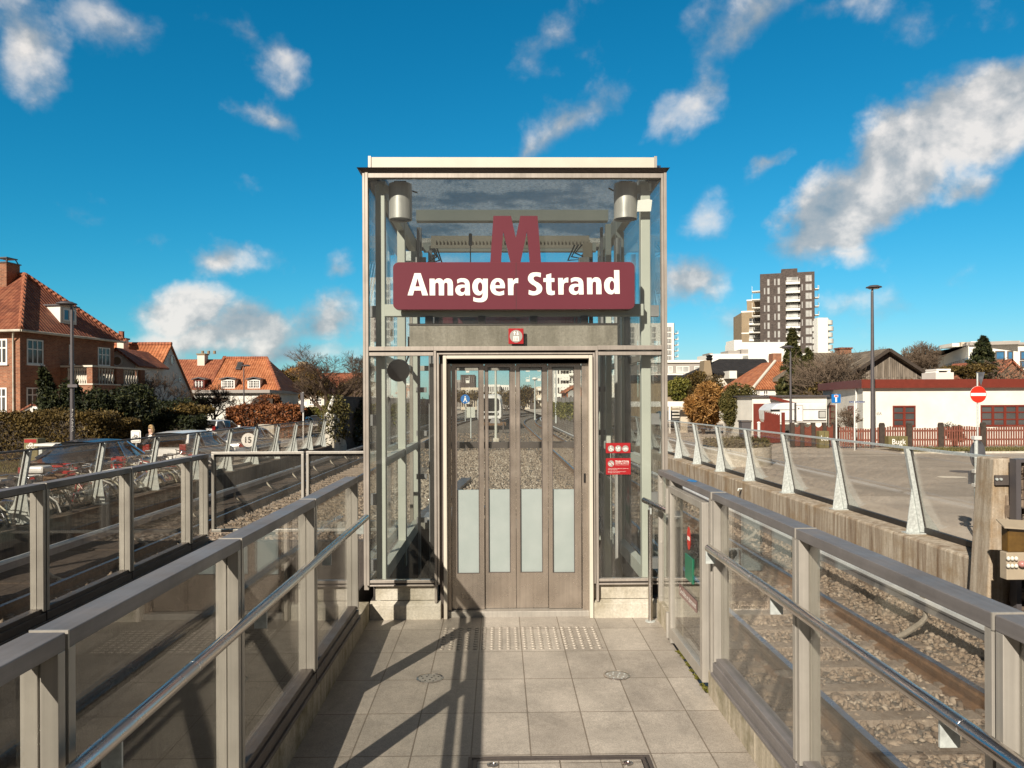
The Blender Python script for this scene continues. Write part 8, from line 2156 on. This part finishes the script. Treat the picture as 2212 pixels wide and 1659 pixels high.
m=MB(); xL=PX(156,28.9); m.box(xL-.15,xL+.2,28.86,28.88,PZ(156,835,29)-.03,PZ(156,835,29)+.08); m.build('street_name_plate',M_['lamppost'],sl1)
wl_=Wall((xL-.07,28.905),(xL+.07,28.905)); m=MB()
zz=PZ(156,900,29)
for k,(pts) in enumerate([[(-.03,0),(.03,.04),(-.02,.08),(.03,.12)],[(-.03,.16),(.02,.22),(.03,.16)],[(.02,.27),(-.03,.3),(.03,.33),(-.02,.37)],[(-.03,.42),(.0,.5),(.03,.42)],[(-.03,.55),(.03,.6),(-.03,.62),(.02,.68)],[(0,.74),(.0,.84),(.03,.8)]]):
    m.tube([(xL+a,28.905,zz-.55+b) for a,b in pts],.009,4)
m.build('scrawl',M_['white'],sl1)
street_lamp('thin far street lamp in front of the orange tile roof',527,788,880,66,-1.0,.72,r0=.07)
street_lamp('tall grey street lamp by the corner of the white bungalow',1885,617,962,36,GR,.3,r0=.10)
street_lamp('shorter street lamp in front of the spruces and caravan',1708,747,940,40,GR,-.72,r0=.07)
sp_=thing('sign_post','thin white post with a bus stop box in the side street','sign',(PX(655,52),52,zl(52)))
m=MB(); m.tube([(PX(655,52),52,zl(52)),(PX(655,52),52,PZ(655,847,52))],.05,8); m.build('pole',M_['postwhite'],sp_); m=MB(); m.box(PX(650,52),PX(656.5,52),51.9,52.1,PZ(653,890,52),PZ(653,848,52)); m.build('box',M_['lamppost'],sp_); m=MB(); m.box(PX(657,52),PX(664,52),51.95,52.0,PZ(660,876,52),PZ(660,868,52)); m.build('plate',M_['white'],sp_)
cb=thing('cycle_sign','white framed cycle parking sign with a bicycle drawing behind the barrier','sign',(PX(293,26),26,zl(26)))
xa,xb_=PX(282.5,26),PX(303.5,26); za,zb2=PZ(293,950,26),PZ(293,929.5,26)
m=MB(); m.prism(rrect(xa,xb_,za-.1,zb2,.05),(0,0,0),(1,0,0),(0,0,1),(0,1,0),26,26.03); d_=m.build('board',M_['white'],cb)
m=MB(); m.prism(rrect(xa+.03,xb_-.03,za-.07,zb2-.03,.04),(0,0,0),(1,0,0),(0,0,1),(0,1,0),25.994,26); m.build('border',M_['lamppost'],d_); m=MB(); m.prism(rrect(xa+.04,xb_-.04,za-.06,zb2-.04,.035),(0,0,0),(1,0,0),(0,0,1),(0,1,0),25.99,25.994); m.build('panel',M_['white'],d_)
cx_,cz_=(xa+xb_)/2,za+.09; m=MB()
for s in (-.07,.07): m.ring((cx_+s,25.985,cz_-.03),(0,1,0),.045,.006,18,4)
for (a,b,c,d) in ((-.07,-.03,-.03,.06),(-.03,.06,.05,.06),(.05,.06,.07,-.03),(-.03,.06,.0,-.03),(0,-.03,.05,.06),(-.05,.08,-.01,.08)): m.beam((cx_+a,25.985,cz_+b),(cx_+c,25.985,cz_+d),.004,.012)
m.build('bicycle_symbol',M_['black'],d_); m=MB(); m.tube([(cx_,26.04,zl(26)),(cx_,26.04,zb2-.1)],.03,8); m.build('pole',M_['galv'],cb)
ub=thing('utility_cabinet','olive street cabinet painted with a white bicycle and red top','cabinet',(PX(69,25),25,zl(25)))
x0,x1=PX(51,25),PX(81,25); zc0,zc1=zl(25),PZ(66,947.5,25)
m=MB(); m.box(x0,x1,25,25.45,zc0,zc1); m.build('body',M_['olive'],ub,bevel=.015)
m=MB(); m.box(x0+.02,x1-.04,24.992,25,zc1-.13,zc1-.02); m.build('red_paint',M_['bikered'],ub)
m=MB(); w_=x1-x0
for s in (.32,.68): m.ring((x0+w_*s,24.993,zc1-.26),(0,1,0),.055,.010,16,4)
for (a,b,c,d) in ((.32,-.26,.45,-.14),(.45,-.14,.64,-.15),(.64,-.15,.68,-.26),(.45,-.14,.5,-.26),(.5,-.26,.64,-.15)): m.beam((x0+w_*a,24.99,zc1+b),(x0+w_*c,24.99,zc1+d),.006,.018)
m.build('painted_bicycle',M_['white'],ub)
tb=thing('bench','white slab-topped bench at the edge of the grass behind the left barrier','bench',(PX(114,24),24,zl(24)))
x0,x1=PX(90,24),PX(134,24); z=PZ(110,957.5,24)
m=MB(); m.box(x0,x1,23.6,24.3,z-.07,z); m.build('top',M_['render'],tb,bevel=.01)
for xx in (x0+.08,x1-.2):
    m=MB(); m.box(xx,xx+.1,23.7,24.2,zl(24),z-.07); m.build('leg',M_['galv'],tb)
# kerb and pavement strips of the left street
g=MB(); g.box(-30,-14.0,26.2,33,-1.2,zl(28)+.10); g.build('verge',M_['soil'],kind='structure')
g=MB(); g.quad((-30,24.6,zl(24)+.012),(-13.4,24.6,zl(24)+.012),(-13.4,26.2,zl(26)+.012),(-30,26.2,zl(26)+.012)); g.build('pavement',M_['paving'],kind='structure')
# low stone planter on the far left verge
g=MB(); g.box(PX(557,44),PX(592,44),44,44.4,zl(44),PZ(575,917,44)); g.build('stone_trough',M_['palecon'],label='pale stone trough beyond the left barrier near the sign post',cat='planter',bevel=.03)
# ------------------------------------------------------------------ right: fences, caravan, garage
pf=thing('picket_fence','faded red picket fence with dark posts in front of the white bungalow','fence',(PX(1900,36.3),36.3,GR))
Yp=36.3; x0,x1=PX(1809,Yp),31.0; z0=GR+.06; zt=PZ(1990,922.5,Yp)
xs_=x0; k=0; frnd=random.Random(8); posts=[PX(f6(a,0)[0],Yp) for a in (378,616,891,1258)]+[29.5]
m=MB()
while xs_<x1:
    h=zt+.05*math.sin((xs_-posts[0])*2.2)+frnd.uniform(-.03,.02)
    m.box(xs_,xs_+.075,Yp-.012,Yp+.012,z0+frnd.uniform(-.02,.05),h); xs_+=.118; k+=1
tag(m.build('pickets',M_['fencered'],pf),kind='stuff')
m=MB()
for z in (zt-.22,z0+.28): m.box(x0,x1,Yp+.014,Yp+.05,z,z+.08)
m.build('rail',M_['fencered'],pf)
for px_ in posts:
    m=MB(); m.box(px_-.12,px_+.12,Yp-.10,Yp+.06,GR-.1,zt+.12); m.prism([(-.12,0),(.12,0),(.08,.09),(-.08,.09)],(px_,Yp-.02,zt+.12),(1,0,0),(0,0,1),(0,1,0),-.08,.08); m.build('post',M_['darkwood'],pf,bevel=.015)
bf=thing('board_fence','brown-red board fence with a wavy top between dark posts','fence',(PX(1760,37),37,GR))
Yb2=37.2; pp=[1711,1732,1756,1780,1803]
for a,b in zip(pp[:-1],pp[1:]):
    X0,X1=PX(a,Yb2)+.08,PX(b,Yb2)-.08; zt=PZ(a,917,Yb2)
    m=MB(); n=8
    for i in range(n):
        u0,u1=i/n,(i+1)/n; xa,xb2=X0+(X1-X0)*u0,X0+(X1-X0)*u1-.01; f=lambda u: zt-.14*math.sin(u*math.pi)
        m.hexa([(xa,Yb2-.012,GR+.05),(xb2,Yb2-.012,GR+.05),(xb2,Yb2+.012,GR+.05),(xa,Yb2+.012,GR+.05),(xa,Yb2-.012,f(u0)),(xb2,Yb2-.012,f(u1)),(xb2,Yb2+.012,f(u1)),(xa,Yb2+.012,f(u0))])
    m.build('board_panel',M_['brownfence'],bf)
for a in pp:
    x=PX(a,Yb2); m=MB(); m.box(x-.09,x+.09,Yb2-.09,Yb2+.09,GR-.1,zt+.1); m.build('post',M_['darkwood'],bf,bevel=.01)
sg=thing('slatted_gate','tall dark red slatted gate leaning open beside the shed door','gate',(PX(1672,40),40,GR))
m=MB(); a,b=PX(1651,40),PX(1694,40); n=15
for i in range(n):
    u=i/n; xx=a+(b-a)*u; m.box(xx,xx+(b-a)/n*.72,40+u*.6,40.03+u*.6,GR+.05,PZ(1660,888+4*u*2,40)-.05*(i%2))
m.build('slats',M_['redpaint'],sg)
m=MB()
for z in (GR+.3,GR+1.2): m.beam((a,40.05,z),(b,40.65,z),.04,.09)
m.build('rail',M_['redpaint'],sg)
x=PX(1692,40.6); m=MB(); m.box(x-.07,x+.07,40.55,40.7,GR,PZ(1692,891,40.6)); m.build('post',M_['redpaint'],sg)
gar=thing('garage','flat-roofed white garage with a dark red door behind the caravan','garage',(PX(1700,47),47,GR))
x0,x1=PX(1625,46),PX(1786,46); zt=PZ(1700,857,46)
m=MB(); m.box(x0,x1,46,52,GR-.1,zt); m.build('wall',M_['render'],gar)
m=MB(); m.box(x0-.15,x1+.1,45.8,52.2,zt,zt+.09)
m.build('roof',M_['lamppost'],gar)
m=MB(); m.box(PX(1627,46),PX(1651,46),45.94,46,GR,PZ(1640,872,46)); dr_=m.build('door',M_['redpaint'],gar)
q=P(1644,893,Y=45.93); m=MB(); m.prism([(.13*math.cos(t*.2618),.34*math.sin(t*.2618)) for t in range(24)],(q.x,45.93,q.z),(1,0,0),(0,0,1),(0,1,0),-.01,.01); m.build('oval_plate',M_['bikeblue'],dr_)
m=MB(); m.prism([(0,0),(2.9,-.85),(2.9,-.62),(0,.16)],(PX(1664,45.6),45.6,PZ(1664,861,45.6)),(1,0,0),(0,0,1),(0,1,0),0,.15); m.build('red_barge_board',M_['redpaint'],gar)
cv=thing('caravan','white touring caravan with a door and small window parked in the yard','caravan',(PX(1724,42),42,GR))
Yc=42.0; K=lambda a,b: (PX(f5(a,b)[0],Yc),PZ(*f5(a,b),Yc))
(xa,zt),(xb2,zb2)=K(965,1297),K(1450,1455)
hh=zt-zb2; prof=[(xa+.15,zb2-.1),(xb2,zb2-.1),(xb2,zt),(xa+.75,zt),(xa+.35,zt-.06),(xa+.08,zt-hh*.28),(xa+.0,zt-hh*.42),(xa+.04,zb2+.1)]
m=MB(); m.prism(prof,(0,0,0),(1,0,0),(0,0,1),(0,1,0),Yc,Yc+2.1); m.build('body',M_['car_white'],cv,bevel=.06)
def cvbox(a,b,c,d,name,mat,d0=-.02,d1=.01,par=cv,bev=0):
    (p,z1),(q_,z0_)=K(a,b),K(c,d); m=MB(); m.box(p,q_,Yc+d0,Yc+d1,z0_,z1); return m.build(name,M_[mat],par,bevel=bev)
dd=cvbox(1172,1318,1243,1462,'door_frame','alu',-.012); cvbox(1177,1323,1238,1458,'door','car_white',-.022,-.01,dd,.01); cvbox(1198,1342,1209,1352,'door_window','black',-.03,-.02,dd)
w_=cvbox(1376,1366,1440,1432,'window','black',-.015,.0,cv,.02); cvbox(1384,1373,1436,1425,'pane','winlight',-.022,-.015,w_)
cvbox(960,1354,1040,1372,'front_window','carglass',-.02); cvbox(1040,1355,1445,1358,'stripe','lamppost',-.008); cvbox(1085,1448,1445,1458,'skirt','alud',-.008)
for px_ in (1120,1330):
    (p,z)=K(px_,1470); m=MB(); m.ring((p,Yc+.15,GR+.32),(0,1,0),.22,.09,18,8); m.build('wheel',M_['tyre'],cv,smooth=50)
wbn=thing('wheelie_bin','grey wheelie bin in front of the olive bush','bin',(PX(1612,38),38,GR))
x0,x1=PX(1601.5,38),PX(1622,38); zt=PZ(1612,909,38)
m=MB(); m.hexa([(x0+.04,38,GR+.05),(x1-.04,38,GR+.05),(x1-.04,38.45,GR+.05),(x0+.04,38.45,GR+.05),(x0,37.92,zt-.06),(x1,37.92,zt-.06),(x1,38.5,zt-.06),(x0,38.5,zt-.06)]); m.build('body',M_['lamppost'],wbn,bevel=.02)
m=MB(); m.box(x0-.03,x1+.03,37.88,38.55,zt-.06,zt+.02); m.build('lid',M_['alud'],wbn,bevel=.015)
for xx in (x0+.06,x1-.06):
    m=MB(); m.disc((xx,38.4,GR+.1),(1,0,0),.1,.05,14); m.build('wheel',M_['black'],wbn)
wp=thing('bollard','white marker post with a red foot near the concrete planter','bollard',(PX(1639,30),30,GR))
x=PX(1639,30); m=MB(); m.tube([(x,30,GR+.25),(x,30,PZ(1639,914,30))],.055,10); m.build('post',M_['postwhite'],wp); m=MB(); m.tube([(x,30,GR),(x,30,GR+.25)],.075,10); m.build('foot',M_['signred'],wp); m=MB(); m.lathe((x,30,PZ(1639,914,30)),[(.07,0),(.07,.04),(.02,.06)],10); m.build('cap',M_['white'],wp)
cpn=thing('carport','white timber carport beam and slatted screen right of the lift','carport',(PX(1465,54),54,GR))
a,b=PX(1444,54),PX(1484,54); z=PZ(1460,872,54)
m=MB(); m.box(a-3,b,53.9,54.1,z-.2,z+.16); m.box(PX(1444,54),PX(1448,54),53.9,54.1,GR,z-.2); m.build('frame',M_['winframe'],cpn)
m=MB()
for i in range(8): m.box(PX(1452,57),PX(1478,57),57,57.05,z-.35-i*.24,z-.35-i*.24+.12)
m.build('slats',M_['palecon'],cpn)
m=MB(); m.box(PX(1470,55),PX(1485,55),55,55.3,GR,z+.1); m.build('wall',M_['beige'],cpn)
# graffiti cabinets
def cabinet(label,px0,px1,py0,Y,text=None):
    r=thing('utility_cabinet',label,'cabinet',(PX(px0,Y),Y,GR)); x0,x1=PX(px0,Y),PX(px1,Y); zt=PZ((px0+px1)/2,py0,Y)
    m=MB(); m.box(x0,x1,Y,Y+.4,GR,zt); m.build('body',M_['olive'],r,bevel=.02)
    m=MB(); m.box(x0+(x1-x0)*.5-.008,x0+(x1-x0)*.5+.008,Y-.002,Y,GR+.08,zt-.04); m.build('door_gap',M_['gasket'],r)
    if text: text_obj(text,'graffiti',M_['white'],r,x0+(x1-x0)*.18,x1-(x1-x0)*.10,zt-.36*(zt-GR)-.16,Y-.004,.26,.006)
    return r
cabinet('olive cabinet with white scrawled graffiti letters at the picket fence',1919.5,1961,942.5,35.6,'Bugk')
cabinet('dark olive cabinet with pale scribbles in front of the wavy board fence',1770,1791,931,36.4,'bos')
# dead-end sign
def pole_sign(name,label,px,pbase,Y,ptop,mat='postwhite',r=.035):
    t=thing(name,label,'sign',(PX(px,Y),Y,GR)); m=MB(); m.tube([(PX(px,Y),Y,GR),(PX(px,Y),Y,PZ(px,ptop,Y))],r,10); m.build('pole',M_[mat],t,smooth=40); return t
Ys=35.0
de=pole_sign('dead_end_sign','blue square dead-end road sign on a thin post beside the bungalow',1806.5,958,Ys,851)
xa,xb2,za,zb2=PX(1796.5,Ys-.06),PX(1816,Ys-.06),PZ(1806,870.5,Ys-.06),PZ(1806,851.5,Ys-.06)
m=MB(); m.prism(rrect(xa,xb2,za,zb2,.03),(0,0,0),(1,0,0),(0,0,1),(0,1,0),Ys-.06,Ys-.04); d_=m.build('plate',M_['signblue'],de)
cx_=(xa+xb2)/2; w_=xb2-xa; m=MB(); m.box(cx_-w_*.085,cx_+w_*.085,Ys-.064,Ys-.06,za+w_*.1,za+w_*.62); m.build('white_stem',M_['white'],d_)
m=MB(); m.box(cx_-w_*.22,cx_+w_*.22,Ys-.064,Ys-.06,za+w_*.64,za+w_*.88); m.build('white_bar',M_['white'],d_); m=MB(); m.box(cx_-w_*.17,cx_+w_*.17,Ys-.068,Ys-.064,za+w_*.68,za+w_*.83); m.build('red_bar',M_['signred'],d_)
Ys=34.6
sn=pole_sign('street_name_sign','two dark blue street name plates crossed on a thin post by the bungalow',1846,965,Ys,866)
for (a,b,c) in ((1834,1844.5,0),(1847.5,1868,1)):
    q0,q1=PX(a,Ys),PX(b,Ys); z1_,z0_=PZ(a,866.5,Ys),PZ(a,870.5,Ys); m=MB(); m.box(q0,q1,Ys-.02,Ys+.0,z0_,z1_); p=m.build('plate',M_['bikeblue'],sn)
    text_obj('Øresundsvej' if not c else 'Italiensvej','lettering',M_['white'],p,q0+.02,q1-.02,z0_+.022,Ys-.0225,(z1_-z0_)*.52,.008)
Ys=28.0
ne=pole_sign('no_entry_sign','round red no-entry sign with a white bar below a triangle seen from behind',2111.5,980,Ys,806,'galv',.03)
q=P(2113,852,Y=Ys-.06); r_=18*Ys/F
m=MB(); m.disc((q.x,Ys-.06,q.z),(0,1,0),r_,.015,40); d_=m.build('disc',M_['signred'],ne); m=MB(); m.box(q.x-r_*.93,q.x+r_*.93,Ys-.073,Ys-.068,q.z-r_*.17,q.z+r_*.17); m.build('white_bar',M_['white'],d_); m=MB(); m.ring((q.x,Ys-.06,q.z),(0,1,0),r_*.99,.008,40,6); m.build('rim',M_['white'],d_)
q=P(2117,818,Y=Ys+.05); m=MB(); m.prism([(-.30*.5,.22),(.30*.62,.22),(.04,-.28)],(q.x,Ys+.05,q.z+.02),(1,0,0),(0,0,1),(0,1,0),0,.012); m.build('triangle_back',M_['signback'],ne)
Ys=12.45
rb_=thing('road_sign','round road sign seen from behind on a grey post just behind the right barrier','sign',(PX(2112,Ys),Ys,GR))
x=PX(2108,Ys); zt=PZ(2110,946,Ys)
m=MB(); m.tube([(x,Ys,GR),(x,Ys,zt)],.03,12); m.build('pole',M_['galv'],rb_,smooth=40)
q=P(2111,981,Y=Ys+.07); rw,rh=20.5*Ys/F,31*Ys/F
m=MB(); m.prism([(rw*math.cos(t*.1745),rh*math.sin(t*.1745)) for t in range(36)],(q.x,Ys+.05,q.z),(.97,.24,0),(0,0,1),(-.24,.97,0),0,.012); m.build('disc_back',M_['signback'],rb_)
m=MB(); z0_,z1_=PZ(2112,1046,Ys),PZ(2112,1017,Ys); m.hexa([(x-.10,Ys+.04,z0_),(x+.13,Ys+.10,z0_),(x+.13,Ys+.112,z0_),(x-.10,Ys+.052,z0_),(x-.10,Ys+.04,z1_),(x+.13,Ys+.10,z1_),(x+.13,Ys+.112,z1_),(x-.10,Ys+.052,z1_)]); m.build('plate_back',M_['signback'],rb_)
for py in (946,1018,1048):
    m=MB(); z=PZ(2110,py,Ys); m.box(x-.05,x+.07,Ys-.045,Ys+.05,z-.03,z+.03); m.build('clamp',M_['postwhite'],rb_,bevel=.006)
# concrete planter ring with grass
pl=thing('planter','round weathered concrete planter ring with tufts of grass on the road','planter',(PX(1592,27.5),27.5,GR))
cx_=PX(1590,27.5); m=MB(); n=40; zt=PZ(1590,968,26.4)
prof=[(1.16,-.02),(1.2,.0),(1.2,zt-GR),(1.1,zt-GR),(1.08,zt-GR-.15)]
m.lathe((cx_,27.5,GR),prof,40); m.build('ring',M_['palecon'],pl,smooth=30)
a=rng.random(5200)*6.28; rr=np.sqrt(rng.random(5200))*1.1
pts=np.stack([cx_+np.cos(a)*rr,27.5+np.sin(a)*rr,zt-.1+.3*rng.random(5200)],1); V,Fq=leafcloud(pts,.12,aspect=2.5); cloudmesh('tufts',V,Fq,'olivebush',pl)
# pavement, verge, road edges, puddles on the right
g=MB(); g.box(17.5,60,35.5,36.1,GR-.2,GR+.05); g.box(8.5,17.5,47,48,GR-.2,GR+.05); g.build('pavement',M_['paving'],kind='structure')
g=MB(); g.box(17.5,60,32.6,35.5,GR-.2,GR+.012); g.build('verge',M_['soil'],kind='structure')
g=MB(); g.box(17.0,60,32.45,32.6,GR-.2,GR+.07); g.build('kerb',M_['palecon'],kind='structure')
g=MB(); g.quad((9,33.5,GR+.004),(17,31.6,GR+.004),(17,31.9,GR+.004),(9,33.8,GR+.004)); g.build('road_marking',M_['paving'],kind='structure')
g=MB(); g.quad((6.8,18.4,GR+.004),(24,16.8,GR+.004),(26,32.4,GR+.004),(6.8,30,GR+.004)); g.build('road_patch',M_['road2'],kind='structure')
def manhole(label,px,py,mat,rx,ry):
    q=P(px,py,Z=GR+.005); m=MB(); m.prism([(rx*math.cos(t*.2094),ry*math.sin(t*.2094)) for t in range(30)],(q.x,q.y,GR+.005),(1,0,0),(0,1,0),(0,0,1),0,.006); return m.build('manhole_cover' if mat!='water' else 'puddle',M_[mat],label=label,cat='manhole cover' if mat!='water' else 'puddle')
manhole('bright reflecting puddle on the road behind the right barrier',2056,1031,'water',.42,.30); manhole('dark round manhole cover left of the sign pole on the road',2085,1019,'alud',.45,.45)
# dense scrub far along both sides so the horizon closes
for i,(px0,px1,Y,py,mat,side,lab) in enumerate([(1380,1520,95,828,'hedge',1,'far hedge line behind the carport, right of the lift'),(1500,1660,84,842,'olivebush',1,'hedge line behind the red shed and orange roof'),(1760,2230,53,835,'hedge',1,'scrubby hedge behind the bungalow and garage'),(270,430,66,872,'darkleaf',-1,'dark hedge line below the white gable'),(640,790,120,846,'hedge',-1,'far brown hedge line closing the side street')]):
    zt=PZ((px0+px1)/2,py,Y); g0=GR if side>0 else -1.0
    hedge(lab,PX(px0,Y),PX(px1,Y),Y,Y+1.2,g0,zt,9000,.2,mat,.05,rough=.3)
